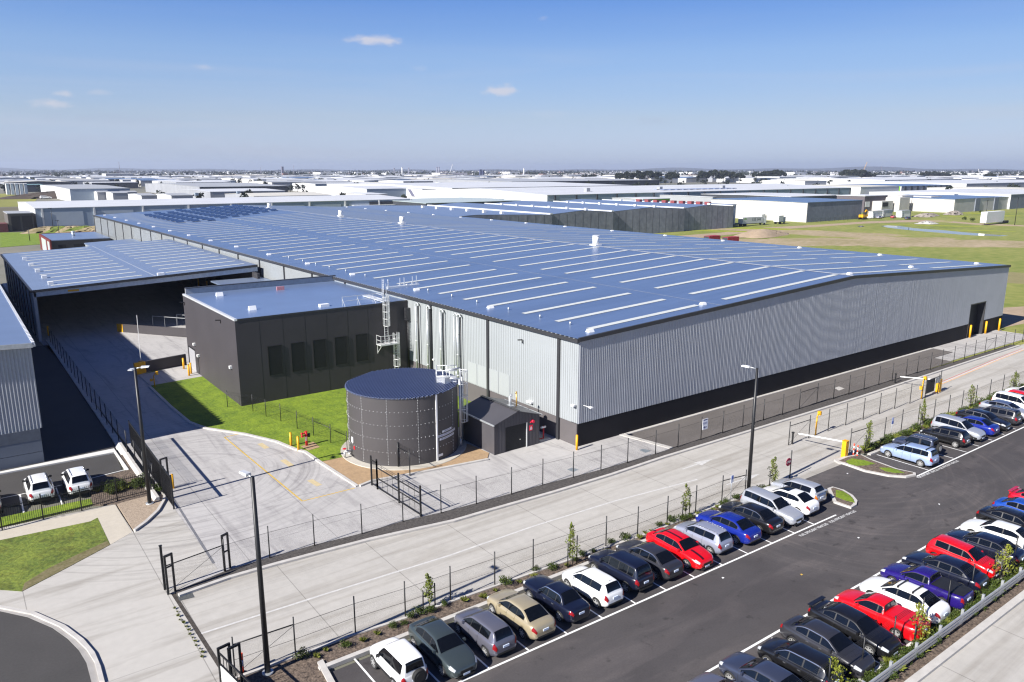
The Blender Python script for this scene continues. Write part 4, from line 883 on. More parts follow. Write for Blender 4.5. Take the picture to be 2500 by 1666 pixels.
MB().tube((41.7, 55.6, 3.1), (41.7, 55.6, 4.4), .07, .07, 8).path([(41.7, 55.6, 4.4), (41.6, 55.5, 4.55), (41.45, 55.4, 4.45)], .07, 8).build('vent_pipe', mat('brass_pipe', (.6, .38, .12), .4, .5), ph)
MB().box(PX1 + .3, PY0 + .2, 0, PX1 + 1.6, PY0 + .5, .12).build('door_step', M_kerb, ph)

# ------------------------------------------------------------------ neighbour at the left edge
nb = thing('neighbour_building', 'ribbed white sided factory with grey precast base at left edge', 'building', (-10, 100, 0))
NX, NY0, NY1, NZ = 4.6, 75.25, 205.0, 10.4
b = MB(); x = -16.0
while x < NX - .01:
    P_ = [(x, NY0), (x + .05, NY0), (x + .15, NY0 - .07), (x + .20, NY0 - .07), (x + .26, NY0)]
    for (xa, ya), (xb, yb) in zip(P_[:-1], P_[1:]): b.face([(xa, ya, 3.1), (xb, yb, 3.1), (xb, yb, NZ), (xa, ya, NZ)])
    x += .26
b.build('wall', M_rib, nb)
MB().box(NX - .2, NY0 + .2, 3.1, NX, NY1, NZ).build('wall', M_clad, nb)
MB().box(-16, NY0 - .12, 2.1, NX, NY0 - .0, 3.1).build('precast_band', mat('precast_mid', (.10, .115, .14), .6), nb)
M_pb = mat('precast_blue_grey', (.13, .15, .185), .65, var=.06, scale=.4)
MB().box(-16, NY0 - .1, 0, NX, NY0 - .02, .98).box(-16, NY0 - .1, 1.02, NX, NY0 - .02, 2.1).box(NX - .08, NY0 - .02, 0, NX + .02, NY1, 3.1).build('precast_base', M_pb, nb)
MB().hexa([(-16, NY0 - .35, 11.4), (NX + .3, NY0 - .35, NZ), (NX + .3, NY1, NZ), (-16, NY1, 11.4)], [(-16, NY0 - .35, 11.65), (NX + .3, NY0 - .35, NZ + .25), (NX + .3, NY1, NZ + .25), (-16, NY1, 11.65)]).build('roof', M_roof2, nb)
b = MB(); yy = NY0
while yy < NY1: b.box(NX + .28, yy, NZ + .14, NX + .5, yy + .35, NZ + .32); yy += .7
b.build('gutter_strap', M_white, nb)['kind'] = 'stuff'
MB().box(NX + .3, NY0 - .35, NZ - .05, NX + .52, NY1, NZ + .14).build('gutter', M_galv, nb)
MB().hexa([(-16, NY0 - .45, 11.25), (NX + .3, NY0 - .45, NZ - .1), (NX + .3, NY0 - .35, NZ - .1), (-16, NY0 - .35, 11.25)], [(-16, NY0 - .45, 11.68), (NX + .3, NY0 - .45, NZ + .3), (NX + .3, NY0 - .35, NZ + .3), (-16, NY0 - .35, 11.68)]).build('barge_flashing', M_galv, nb)
# ------------------------------------------------------------------ cars
M_glass = mat('car_glass', (.004, .005, .007), .03, var=.05, spec=.5)
M_tyre = mat('tyre_rubber', (.018, .018, .018), .85, var=.15, scale=5)
M_rim = mat('wheel_alloy', (.62, .62, .61), .3, .6, var=.05)
M_trim = mat('black_trim', (.015, .015, .016), .5, var=.1)
M_tail = mat('tail_lamp_red', (.26, .005, .008), .15, var=.1, coat=.5)
M_amber = mat('lamp_amber', (.65, .18, .02), .2, coat=.5)
M_head = mat('head_lamp_clear', (.50, .52, .54), .12, .1, var=.12, scale=9, coat=.6)
M_plate = mat('number_plate', (.55, .62, .74), .4, var=.05)
M_chrome = mat('chrome_trim', (.75, .75, .76), .15, .9, var=.03)
PAINTS = {}
def paint(name, c, rough=.28, metal=.0):
    if name not in PAINTS: PAINTS[name] = mat(name + '_paint', c, rough, metal, var=.03, scale=1.2, coat=.85)
    return PAINTS[name]
def hermite(P):
    xs = [p[0] for p in P]; ys = [p[1] for p in P]; n = len(P)
    d = [(ys[i + 1] - ys[i]) / (xs[i + 1] - xs[i]) for i in range(n - 1)]
    m = [d[0]] + [0 if d[i - 1] * d[i] <= 0 else 2 * d[i - 1] * d[i] / (d[i - 1] + d[i]) for i in range(1, n - 1)] + [d[-1]]
    def f(x):
        if x <= xs[0]: return ys[0]
        if x >= xs[-1]: return ys[-1]
        i = max(k for k in range(n - 1) if xs[k] <= x); h = xs[i + 1] - xs[i]; t = (x - xs[i]) / h
        return (2 * t**3 - 3 * t * t + 1) * ys[i] + (t**3 - 2 * t * t + t) * h * m[i] + (-2 * t**3 + 3 * t * t) * ys[i + 1] + (t**3 - t * t) * h * m[i + 1]
    return f
# s runs from the tail (0) to the nose (1)
HALF = [(0, .60), (.008, .69), (.035, .79), (.1, .875), (.28, .91), (.7, .91), (.86, .88), (.94, .80), (.98, .68), (1, .53)]
SPEC = {
 'sedan': dict(L=4.75, H=1.42, W=1.84, wb=(.205, .80), r=.325, top=[(0, .62), (.008, .80), (.03, .95), (.07, 1.03), (.2, 1.04), (.45, .98), (.70, .97), (.76, .95), (.86, .88), (.95, .76), (.985, .64), (1, .48)],
    cab=[(.105, 0), (.155, .20), (.24, .68), (.315, .93), (.41, 1.0), (.51, .985), (.57, .89), (.66, .43), (.745, 0)], side=[(.215, .35), (.365, .505), (.52, .69)], rear=(.125, .275), front=(.585, .725)),
 'old_sedan': dict(L=4.7, H=1.42, W=1.72, wb=(.21, .79), r=.31, top=[(0, .66), (.006, .84), (.02, .95), (.05, .99), (.2, 1.0), (.45, .95), (.70, .94), (.76, .93), (.90, .88), (.975, .80), (.99, .70), (1, .52)],
    cab=[(.16, 0), (.19, .25), (.25, .82), (.29, .96), (.40, 1.0), (.50, .99), (.545, .92), (.61, .45), (.675, 0)], side=[(.225, .31), (.325, .465), (.48, .63)], rear=(.17, .275), front=(.55, .665)),
 'hatch': dict(L=4.15, H=1.45, W=1.76, wb=(.175, .80), r=.31, top=[(0, .58), (.008, .80), (.025, .95), (.05, 1.02), (.2, 1.03), (.45, .98), (.72, .97), (.78, .95), (.88, .87), (.96, .74), (.988, .62), (1, .48)],
    cab=[(.022, 0), (.045, .3), (.085, .74), (.13, .93), (.25, .985), (.40, 1.0), (.53, .97), (.59, .88), (.68, .45), (.765, 0)], side=[(.15, .335), (.355, .535), (.55, .71)], rear=(.036, .108), front=(.60, .755)),
 'wagon': dict(L=4.65, H=1.49, W=1.8, wb=(.19, .80), r=.32, top=[(0, .6), (.008, .82), (.025, .96), (.05, 1.0), (.2, 1.02), (.45, .97), (.70, .96), (.76, .94), (.87, .87), (.955, .76), (.985, .64), (1, .48)],
    cab=[(.018, 0), (.035, .4), (.06, .82), (.09, .94), (.2, .985), (.38, 1.0), (.52, .985), (.575, .90), (.66, .45), (.735, 0)], side=[(.09, .21), (.225, .37), (.385, .525), (.54, .69)], rear=(.028, .074), front=(.585, .725)),
 'suv': dict(L=4.55, H=1.70, W=1.86, wb=(.19, .80), r=.355, top=[(0, .66), (.008, .92), (.025, 1.06), (.05, 1.12), (.2, 1.13), (.45, 1.09), (.72, 1.08), (.78, 1.06), (.89, .99), (.96, .86), (.988, .72), (1, .55)],
    cab=[(.022, 0), (.04, .35), (.075, .78), (.11, .93), (.22, .985), (.40, 1.0), (.53, .975), (.585, .89), (.67, .45), (.75, 0)], side=[(.10, .19), (.205, .36), (.375, .54), (.555, .705)], rear=(.034, .09), front=(.595, .74)),
 'short_suv': dict(L=3.75, H=1.68, W=1.72, wb=(.19, .79), r=.35, top=[(0, .66), (.008, .92), (.02, 1.03), (.05, 1.06), (.2, 1.07), (.45, 1.04), (.70, 1.03), (.76, 1.02), (.90, .97), (.965, .86), (.988, .72), (1, .55)],
    cab=[(.016, 0), (.03, .4), (.05, .82), (.075, .94), (.2, .99), (.38, 1.0), (.53, .985), (.575, .91), (.645, .45), (.72, 0)], side=[(.085, .30), (.345, .67)], rear=(.026, .062), front=(.59, .705)),
 'coupe': dict(L=4.6, H=1.42, W=1.80, wb=(.19, .80), r=.325, top=[(0, .62), (.008, .82), (.03, .97), (.06, 1.04), (.2, 1.06), (.45, .99), (.70, .97), (.76, .95), (.87, .87), (.955, .75), (.985, .63), (1, .48)],
    cab=[(.085, 0), (.14, .22), (.235, .70), (.31, .93), (.42, 1.0), (.52, .985), (.575, .90), (.66, .45), (.74, 0)], side=[(.20, .40), (.415, .69)], rear=(.105, .27), front=(.585, .73)),
 'ute': dict(L=4.98, H=1.46, W=1.86, wb=(.215, .805), r=.33, top=[(0, .66), (.006, .90), (.015, 1.03), (.03, 1.06), (.2, 1.07), (.375, 1.06), (.45, .99), (.70, .97), (.76, .95), (.87, .87), (.955, .75), (.985, .63), (1, .48)],
    cab=[(.385, 0), (.40, .5), (.412, .85), (.43, .95), (.48, 1.0), (.55, .985), (.60, .90), (.68, .45), (.755, 0)], side=[(.415, .455), (.47, .71)], rear=(.391, .411), front=(.61, .745)),
}
def make_car(kind, pt, loc, rz, label, group, cat='car', roof=None, opts=(), scale=1.0, glass_label=None):
    S = SPEC[kind]; L, H, W = S['L'] * scale, S['H'] * scale, S['W'] * scale
    top, half, cab = hermite(S['top']), hermite(HALF), hermite(S['cab'])
    bot = hermite([(0, .42), (.015, .30), (.07, .22), (.93, .19), (.985, .25), (1, .36)])
    r = S['r'] * scale; ra = r + .055; xw = [(s - .5) * L for s in S['wb']]
    root = thing('car', label, cat, loc, rz, group); TUMBLE = .26 if kind == 'short_suv' else .36 if kind in ('suv', 'wagon') else .47
    up = .13 if 'suv' in kind else 0.0
    def sec(s):
        hw = half(s) * W / 1.82; zb, zt = bot(s) * scale + up, top(s) * scale; h = zt - zb; x = (s - .5) * L; c = .035
        P = [(0, zb), (.82 * hw, zb), (.95 * hw, zb + .07 * h), (.995 * hw, zb + .32 * h), (1.0 * hw, zb + .55 * h), (.985 * hw, zb + .74 * h), (.945 * hw, zb + .91 * h), (.86 * hw, zt - .008), (.72 * hw, zt + .35 * c), (.40 * hw, zt + .85 * c), (0, zt + c)]
        for w in xw:
            dx = abs(x - w)
            if dx < ra:
                za = r + math.sqrt(ra * ra - dx * dx) - .02
                P = [(y, max(z, za if i < 6 else z)) for i, (y, z) in enumerate(P)]
        return P
    NS = 54; ss = sorted(set([round(.5 - .5 * math.cos(math.pi * k / NS), 5) for k in range(NS + 1)] + [round(w / L + .5 + ra / L * q, 5) for w in xw for q in (-1.002, -.998, -.93, -.8, -.55, -.3, 0, .3, .55, .8, .93, .998, 1.002)]))
    b = MB(); K = 11; rows = []
    for s in ss:
        P = sec(s); x = (s - .5) * L; ring = [(x, y, z) for y, z in P] + [(x, -y, z) for y, z in reversed(P[1:-1])]
        i = len(b.v); b.v += ring; rows.append(i)
    n = 2 * K - 2
    for i, j in zip(rows[:-1], rows[1:]):
        for k in range(n):
            b.f.append((i + k, i + (k + 1) % n, j + (k + 1) % n, j + k)); b.mi.append(1 if k in (0, n - 1) else 0); b.sm.append(True)
    for i in (rows[0], rows[-1]): b.f.append(tuple(i + k for k in range(n))); b.mi.append(0); b.sm.append(False)
    b.build('body', [pt, M_trim], root, local=True)
    def patch(name, s0, s1, t0, t1, side, m, off=.008, ns=8, nt=4, parent=root):
        """a panel that lies on the body between two stations and two levels of the section"""
        g = MB(); pts = []
        for a in range(ns + 1):
            s = s0 + (s1 - s0) * a / ns; P = sec(s); x = (s - .5) * L; row = []
            for c in range(nt + 1):
                t = t0 + (t1 - t0) * c / nt; k = min(int(t), K - 2); f = t - k
                y = P[k][0] + (P[k + 1][0] - P[k][0]) * f; z = P[k][1] + (P[k + 1][1] - P[k][1]) * f
                ny, nz = P[k + 1][1] - P[k][1], -(P[k + 1][0] - P[k][0]); q = math.hypot(ny, nz) or 1
                ox = off * (1 if s > .9 else -1 if s < .1 else 0)
                row.append((x + ox, side * (y + ny / q * off), z + nz / q * off))
            pts.append(row)
        for a in range(ns):
            for c in range(nt): g.face([pts[a][c], pts[a + 1][c], pts[a + 1][c + 1], pts[a][c + 1]], 0, True)
        return g.build(name, m, parent, local=True)
    # cabin
    zbelt = lambda s: top(s) * scale - .02
    s0, s1 = S['cab'][0][0], S['cab'][-1][0]
    hz = lambda s: zbelt(s) + max(0, cab(s)) * (H - zbelt(.45))
    hb = lambda s: .875 * half(s) * W / 1.82
    he = lambda s: hb(s) - TUMBLE * (hz(s) - zbelt(s))
    def roofpt(s, v, off=0.0):
        e = he(s); y = v * e; z = hz(s) + .035 * (1 - v * v) - .035 * max(0, (abs(v) - .8) / .2) ** 2
        if off:
            d = .004; sl = (hz(min(s + d, s1)) - hz(max(s - d, s0))) / ((min(s + d, s1) - max(s - d, s0)) * L); q = math.hypot(1, sl); return ((s - .5) * L - sl / q * off, y, z + off / q)
        return ((s - .5) * L, y, z)
    def sidept(s, h, sd, off=0.0):
        e = he(s); y = hb(s) + (e - hb(s)) * h + off; z = zbelt(s) + (hz(s) - .035 - zbelt(s)) * h + off * .3
        return ((s - .5) * L, sd * y, z)
    b = MB(); N = 40; rows = []
    for k in range(N + 1):
        s = s0 + (s1 - s0) * (.5 - .5 * math.cos(math.pi * k / N)) if False else s0 + (s1 - s0) * k / N
        half_side = [sidept(s, h, 1) for h in (0, .35, .7, .96)] + [roofpt(s, v) for v in (.97, .88, .7, .35, 0)]
        ring = half_side + [(x, -y, z) for x, y, z in reversed(half_side[:-1])]
        i = len(b.v); b.v += ring; rows.append((i, len(ring)))
    for (i, n), (j, _) in zip(rows[:-1], rows[1:]):
        for k in range(n - 1): b.f.append((i + k, j + k, j + k + 1, i + k + 1)); b.mi.append(0); b.sm.append(True)
    b.build('cabin', roof or pt, root, local=True)
    def roofpatch(name, sa, sb, va, vb, m, off=.012, ns=10, nv=8):
        g = MB(); P = [[roofpt(sa + (sb - sa) * a / ns, va + (vb - va) * c / nv, off) for c in range(nv + 1)] for a in range(ns + 1)]
        for a in range(ns):
            for c in range(nv): g.face([P[a][c], P[a + 1][c], P[a + 1][c + 1], P[a][c + 1]], 0, True)
        return g.build(name, m, root, local=True)
    roofpatch('windscreen', *S['front'], -.9, .9, M_glass); roofpatch('rear_window', *S['rear'], -.86, .86, M_glass)
    for sd in (-1, 1):
        sa, sb = S['side'][0][0] - .008, S['side'][-1][1] + .008; g = MB(); P = [[sidept(sa + (sb - sa) * a / 24, h, sd, .006) for h in (.08, .5, .92)] for a in range(25)]
        for a in range(24):
            for c in range(2): g.face([P[a][c], P[a + 1][c], P[a + 1][c + 1], P[a][c + 1]], 0, True)
        g.build('window_surround', M_trim, root, local=True)
        bs = [S['side'][0][0] + .02] + [(S['side'][i][1] + S['side'][i + 1][0]) / 2 for i in range(len(S['side']) - 1)] + [S['side'][-1][1] + .015]
        for q in bs[-3:]: patch('door_seam', q - .0016, q + .0016, 2.6, 7.0, sd, M_trim, .004, ns=1, nt=8)
        patch('sill', S['wb'][0] + .1, S['wb'][1] - .1, 1.25, 2.1, sd, M_trim, .006, ns=12)
        for q in bs[-3:-1] if len(bs) > 2 else bs[:1]:
            P = sec(q + .025); MB().box((q + .005 - .5) * L, sd * P[5][0] - .02, P[5][1] + .03, (q + .040 - .5) * L, sd * P[5][0] + .02, P[5][1] + .06).build('door_handle', M_chrome if 'chrome_line' in opts else pt, root, local=True)
        for (sa, sb) in S['side']:
            g = MB(); ns = 8; P = []
            for a in range(ns + 1):
                s = sa + (sb - sa) * a / ns; P.append([sidept(s, h, sd, .013) for h in (.12, .5, .88)])
            for a in range(ns):
                for c in range(2): g.face([P[a][c], P[a + 1][c], P[a + 1][c + 1], P[a][c + 1]], 0, True)
            g.build('side_window', M_glass, root, local=True)
        sm = S['side'][-1][1] - .035; p = sidept(sm, .18, sd, 0); q = Vector(p)
        g = MB(); g.hexa([(q.x - .06, q.y + sd * a, q.z - .06) if i % 2 == 0 else (q.x + .06, q.y + sd * a, q.z - .05) for i, a in ((0, .02), (1, .02), (1, .22), (0, .22))], [(q.x - .05, q.y + sd * a, q.z + .09) if i % 2 == 0 else (q.x + .04, q.y + sd * a, q.z + .08) for i, a in ((0, .04), (1, .04), (1, .2), (0, .2))])
        g.build('wing_mirror', M_trim if 'black_mirror' in opts else pt, root, local=True)
        patch('headlight', .915, .982, 5.3, 7.1, sd, M_head, .01)
        if kind in ('hatch', 'wagon', 'suv', 'short_suv'): patch('tail_light', .003, .04, 4.4, 6.9, sd, M_tail if 'amber' not in opts else M_amber, .012)
        elif kind == 'ute': patch('tail_light', .002, .03, 4.4, 6.3, sd, M_tail, .012)
        else: patch('tail_light', .003, .052, 4.9, 6.7, sd, M_tail, .012)
        if 'trimline' in opts: patch('sill_cladding', .05, .95, 1.2, 3.4, sd, M_trim, .012, ns=40)
        if 'chrome_line' in opts:
            g = MB(); sa, sb = S['side'][0][0] - .02, S['side'][-1][1] + .02; P = [(sidept(sa + (sb - sa) * a / 14, .93, sd, .016), sidept(sa + (sb - sa) * a / 14, .99, sd, .014)) for a in range(15)]
            for a in range(14): g.face([P[a][0], P[a + 1][0], P[a + 1][1], P[a][1]])
            g.build('window_trim', M_chrome, root, local=True)
        if 'roof_rails' in opts:
            g = MB(); sa, sb = S['rear'][1] + .02, S['front'][0] - .06; g.path([tuple(Vector(roofpt(sa + (sb - sa) * a / 8, .86)) * 1 + Vector((0, 0, .05))) for a in range(9)], .022, 6)
            for v in g.v: pass
            g.v = [(x, sd * y, z) for x, y, z in g.v]; g.build('roof_rail', M_chrome, root, local=True)
        for w in xw:
            y0 = sd * (W / 2 - .205); y1 = sd * (W / 2 - .005)
            g = MB().tube((w, y0, r), (w, y1, r), r, r, 22); wo = g.build('wheel', M_tyre, root, local=True)
            rim = MB(); yy = sd * (W / 2 + .004); nsp = 5 if 'five' in opts else 7; rr = r * .68
            P = []
            for k in range(nsp * 4):
                t = 2 * math.pi * k / (nsp * 4); f = (1, 1, .55, .55)[k % 4]; P.append((w + rr * f * math.cos(t), yy, r + rr * f * math.sin(t)))
            rim.face(P); Pm = [(w + rr * .98 * math.cos(2 * math.pi * k / 24), r + rr * .98 * math.sin(2 * math.pi * k / 24)) for k in range(24)]
            for k in range(24):
                (xa, za), (xb, zb2) = Pm[k], Pm[(k + 1) % 24]
                rim.face([(xa, yy, za), (xb, yy, zb2), (w + (xb - w) * 1.1, yy, r + (zb2 - r) * 1.1), (w + (xa - w) * 1.1, yy, r + (za - r) * 1.1)])
            ro = bpy.data.objects.new('rim', rim.mesh('rim', M_rim)); COL.objects.link(ro); ro.parent = wo
    zf = (top(.985) + bot(.985)) / 2 * scale + up / 2
    MB().box(L / 2 - .05, -.36, zf - .03, L / 2 + .012, .36, zf + .12).build('grille', M_trim, root, local=True)
    MB().box(L / 2 - .06, -.5, zf - .30, L / 2 - .002, .5, zf - .18).build('air_intake', M_trim, root, local=True)
    MB().box(L / 2 - .02, -.19, zf - .16, L / 2 + .022, .19, zf - .05).build('number_plate', M_plate, root, local=True)
    MB().box(-L / 2 - .004, -.55, .33, -L / 2 + .05, .55, .44).build('rear_valance', M_trim, root, local=True)
    zr = .72 if kind in ('sedan', 'coupe', 'old_sedan', 'hatch', 'wagon') else .78
    MB().box(-L / 2 - .022, -.19, zr - .06, -L / 2 + .03, .19, zr + .06).build('number_plate', M_plate, root, local=True)
    if 'spare' in opts:
        w = MB().tube((-L / 2 - .24, -.12, .95), (-L / 2 - .02, -.12, .95), .36, .36, 22).build('spare_wheel', M_tyre, root, local=True)
        w2 = MB().tube((-L / 2 - .255, -.12, .95), (-L / 2 - .24, -.12, .95), .24, .24, 18).build('wheel_cover', M_trim if 'soft_spare' in opts else M_rim, w, local=True)
    if 'spoiler' in opts:
        zt_ = top(.03) * scale; MB().beam((-L / 2 + .12, -.72, zt_ + .16), (-L / 2 + .12, .72, zt_ + .16), .24, .04).box(-L / 2 + .06, -.62, zt_ - .05, -L / 2 + .18, -.56, zt_ + .15).box(-L / 2 + .06, .56, zt_ - .05, -L / 2 + .18, .62, zt_ + .15).build('spoiler', pt, root, local=True)
    if 'racks' in opts:
        for s in (S['front'][0] - .06, S['rear'][1] + .07):
            p = roofpt(s, 1.0); MB().beam((p[0], -p[1], p[2] + .12), (p[0], p[1], p[2] + .12), .07, .04).box(p[0] - .05, p[1] - .06, p[2] - .02, p[0] + .05, p[1], p[2] + .11).box(p[0] - .05, -p[1], p[2] - .02, p[0] + .05, -p[1] + .06, p[2] + .11).build('roof_rack', M_trim, root, local=True)
    if 'stripes' in opts:
        stp = mat('bonnet_stripe', (.03, .005, .008), .3, coat=.6)
        roofpatch('stripe', S['rear'][1] + .01, S['front'][0] - .01, -.42, -.16, stp, .008)
        for sa, sb in ((.745, .965), (.02, .10)):
            g = MB(); P = []
            for a in range(13):
                s = sa + (sb - sa) * a / 12; Q = sec(s); z0 = Q[9][1] + (Q[10][1] - Q[9][1]) * .5; P.append([((s - .5) * L, y, z0 + .016) for y in (-.30, -.12)])
            for a in range(12): g.face([P[a][0], P[a + 1][0], P[a + 1][1], P[a][1]])
            g.build('stripe', stp, root, local=True)
    if 'tonneau' in opts or 'tonneau_black' in opts:
        m = M_trim if 'tonneau_black' in opts else pt
        P = []
        g = MB(); 
        for a in range(11):
            s = .022 + .355 * a / 10; z = top(s) * scale + .055; y = .80 * half(s) * W / 1.82; P.append([((s - .5) * L, -y, z - .01), ((s - .5) * L, 0, z + .02), ((s - .5) * L, y, z - .01)])
        for a in range(10):
            for c in range(2): g.face([P[a][c], P[a + 1][c], P[a + 1][c + 1], P[a][c + 1]], 0, True)
        g.build('tonneau_cover', m, root, local=True)
    if 'sunroof' in opts: roofpatch('glass_roof', S['front'][0] - .16, S['front'][0] - .005, -.82, .82, M_glass, .010)
    if 'antenna' in opts:
        p = roofpt(S['rear'][1] + .04, 0); MB().tube(p, (p[0] - .25, p[1], p[2] + .18), .012, .006, 5).build('antenna', M_trim, root, local=True)
    return root
WHT = paint('white', (.80, .80, .79)); BLK = paint('black', (.008, .008, .009)); NVY = paint('navy', (.006, .008, .020)); DGR = paint('graphite', (.026, .026, .031)); SLV = paint('silver', (.46, .48, .52), .3, .4)
GRN = paint('grey_green', (.06, .078, .082), .28, .4); LIL = paint('violet_grey', (.15, .15, .185), .28, .4); GLD = paint('champagne', (.46, .39, .255), .3, .4); RED = paint('bright_red', (.62, .004, .008)); BLU = paint('deep_blue', (.008, .020, .22), .25)
PUR = paint('purple_blue', (.018, .008, .13), .25); LBL = paint('ice_blue', (.36, .46, .68), .3, .3); MID = paint('steel_blue', (.055, .065, .105), .28, .4); CRM = paint('crimson', (.45, .006, .02)); SBL = paint('bright_blue', (.010, .055, .30)); SLB = paint('lilac_silver', (.36, .38, .47), .3, .4)
UP, DN = math.pi / 2, -math.pi / 2
NEAR = 'cars parked nose to the wire fence in the near row'
for (kind, pt, x, y, rz, label, opts) in [
    ('short_suv', WHT, 15.75, 31.0, UP, 'white two door off-roader with black spare wheel on its tail', ('spare', 'soft_spare', 'trimline', 'black_mirror')),
    ('sedan', GRN, 18.3, 30.9, DN, 'grey green sedan facing the lane between white off-roader and violet grey hatchback', ()),
    ('hatch', LIL, 20.9, 30.8, UP, 'violet grey hatchback between the grey green and champagne sedans', ()),
    ('sedan', GLD, 23.5, 31.0, UP, 'champagne gold sedan with small boot spoiler', ('spoiler_lip',)),
    ('old_sedan', NVY, 26.1, 31.0, UP, 'older boxy navy sedan beside the champagne gold sedan', ('chrome_line',)),
    ('hatch', WHT, 28.75, 30.75, UP, 'white five door hatchback with roof aerial in near row', ('antenna', 'five')),
    ('suv', NVY, 31.35, 31.0, UP, 'navy blue sport utility car next to white hatchback', ()),
    ('sedan', DGR, 33.9, 31.0, UP, 'graphite sedan with chrome window line beside red striped sedan', ('chrome_line',)),
    ('sedan', RED, 36.5, 30.7, DN, 'bright red sedan with dark stripes along roof and bonnet', ('stripes',)),
    ('hatch', SLB, 39.1, 30.9, UP, 'silver grey hatchback with roof rails beside red striped sedan', ('roof_rails',)),
    ('sedan', BLU, 41.75, 30.9, UP, 'deep blue small sedan in near row beside the lamp post', ()),
    ('sedan', BLK, 44.3, 30.9, UP, 'black sedan with chrome window trim between blue sedan and silver wagon', ('chrome_line',)),
    ('wagon', SLV, 46.75, 30.8, DN, 'silver wagon facing the lane beside white coupe', ()),
    ('coupe', WHT, 49.0, 31.0, UP, 'white coupe with black glass roof near the planted island', ('sunroof',)),
    ('hatch', SLV, 51.1, 31.5, UP, 'silver liftback with amber lamps and spoiler at row end', ('spoiler', 'amber'))]:
    make_car(kind, pt, (x, y, 0), rz, label, NEAR, opts=opts)
FAR = 'cars parked along the wire fence in the far row'
for (kind, pt, x, y, rz, label, opts) in [
    ('wagon', LBL, 66.0, 30.3, UP, 'ice blue small wagon with roof bars first in far row', ('racks',)),
    ('short_suv', MID, 68.35, 30.9, UP, 'dark steel blue off-roader with spare wheel behind ice blue wagon', ('spare', 'roof_rails')),
    ('hatch', BLK, 73.3, 30.6, UP, 'black small hatchback beside an empty bay in far row', ()),
    ('suv', SLV, 76.0, 30.6, DN, 'silver boxy sport utility car facing the lane in far row', ('trimline',)),
    ('sedan', BLU, 78.7, 30.6, UP, 'deep blue sedan between silver utility car and black sedan', ()),
    ('sedan', BLK, 81.4, 30.6, DN, 'black sedan facing the lane beside deep blue sedan', ('chrome_line',)),
    ('wagon', DGR, 84.0, 30.6, UP, 'graphite wagon with bright roof rails in far row', ('roof_rails',)),
    ('sedan', SLV, 86.7, 30.6, DN, 'silver sedan with dark roof facing the lane in far row', ('chrome_line',)),
    ('suv', WHT, 89.4, 30.6, DN, 'white sport utility car beside silver sedan near frame edge', ()),
    ('hatch', RED, 92.0, 30.6, DN, 'red hatchback at the far right end of far row', ()),
    ('suv', WHT, 94.7, 31.4, UP, 'white utility car behind red hatchback at frame edge', ())]:
    make_car(kind, pt, (x, y, 0), rz, label, FAR, opts=opts, roof=paint('dark_silver', (.06, .08, .14)) if 'dark roof' in label else None)
RT = 'cars parked along the hedge and guard rail'
for (kind, pt, x, y, rz, label, opts) in [
    ('sedan', LIL, 26.9, 18.9, UP, 'violet grey car mostly cut off by bottom frame edge', ()),
    ('sedan', MID, 29.5, 19.0, UP, 'steel blue sedan nearest the camera in the hedge row', ()),
    ('hatch', BLK, 32.1, 18.9, UP, 'glossy black hatchback between steel blue and graphite sedans', ('chrome_line',)),
    ('sedan', DGR, 34.6, 18.9, DN, 'graphite sedan with chrome windows facing the hedge', ('chrome_line',)),
    ('sedan', BLK, 37.2, 18.9, DN, 'black sedan with boot spoiler beside the red utility', ('spoiler',)),
    ('ute', RED, 39.8, 18.8, UP, 'bright red utility with red tray cover', ('tonneau', 'five')),
    ('sedan', WHT, 42.4, 18.8, UP, 'white sedan with two black roof racks', ('racks',)),
    ('ute', PUR, 45.0, 18.8, UP, 'purple blue utility with black tray cover', ('tonneau_black', 'five')),
    ('sedan', NVY, 47.6, 18.9, UP, 'dark navy sedan between purple utility and red hatchback', ()),
    ('hatch', RED, 50.2, 18.9, DN, 'bright red three door hatchback in hedge row', ()),
    ('sedan', NVY, 52.9, 18.8, UP, 'dark sedan behind the red three door hatchback', ()),
    ('coupe', WHT, 55.6, 18.9, UP, 'white hatch-back coupe between two dark sedans', ()),
    ('sedan', BLK, 58.3, 18.9, DN, 'black sedan with bright wheels facing the hedge beside white coupe', ('five',)),
    ('sedan', SBL, 60.9, 18.9, DN, 'bright blue sedan near right frame edge', ()),
    ('coupe', CRM, 63.5, 18.9, DN, 'crimson coupe with tail spoiler at right frame edge', ('spoiler',)),
    ('hatch', WHT, 66.2, 18.9, UP, 'white hatchback cut off at right frame edge', ())]:
    make_car(kind, pt, (x, y, 0), rz, label, RT, opts=opts)
# neighbour's cars
for (kind, pt, q, label, opts) in [('suv', WHT, ((73, 1238), (137, 1224)), 'white utility car with roof rails behind the left palisade fence', ('roof_rails', 'black_mirror')), ('suv', WHT, ((170, 1221), (230, 1206)), 'white utility car beside the leafy hedge behind palisade fence', ('roof_rails', 'black_mirror'))]:
    a, b_ = G(*q[0]), G(*q[1]); c = (a + b_) / 2; make_car(kind, pt, (c.x - .0, c.y + 2.1, 0), UP, label, 'white cars on the left forecourt', opts=opts)
g = G(8, 1262); make_car('sedan', BLK, (g.x - .85, g.y + 2.2, 0), UP, 'black car cut off by left frame edge behind palisade fence', None)
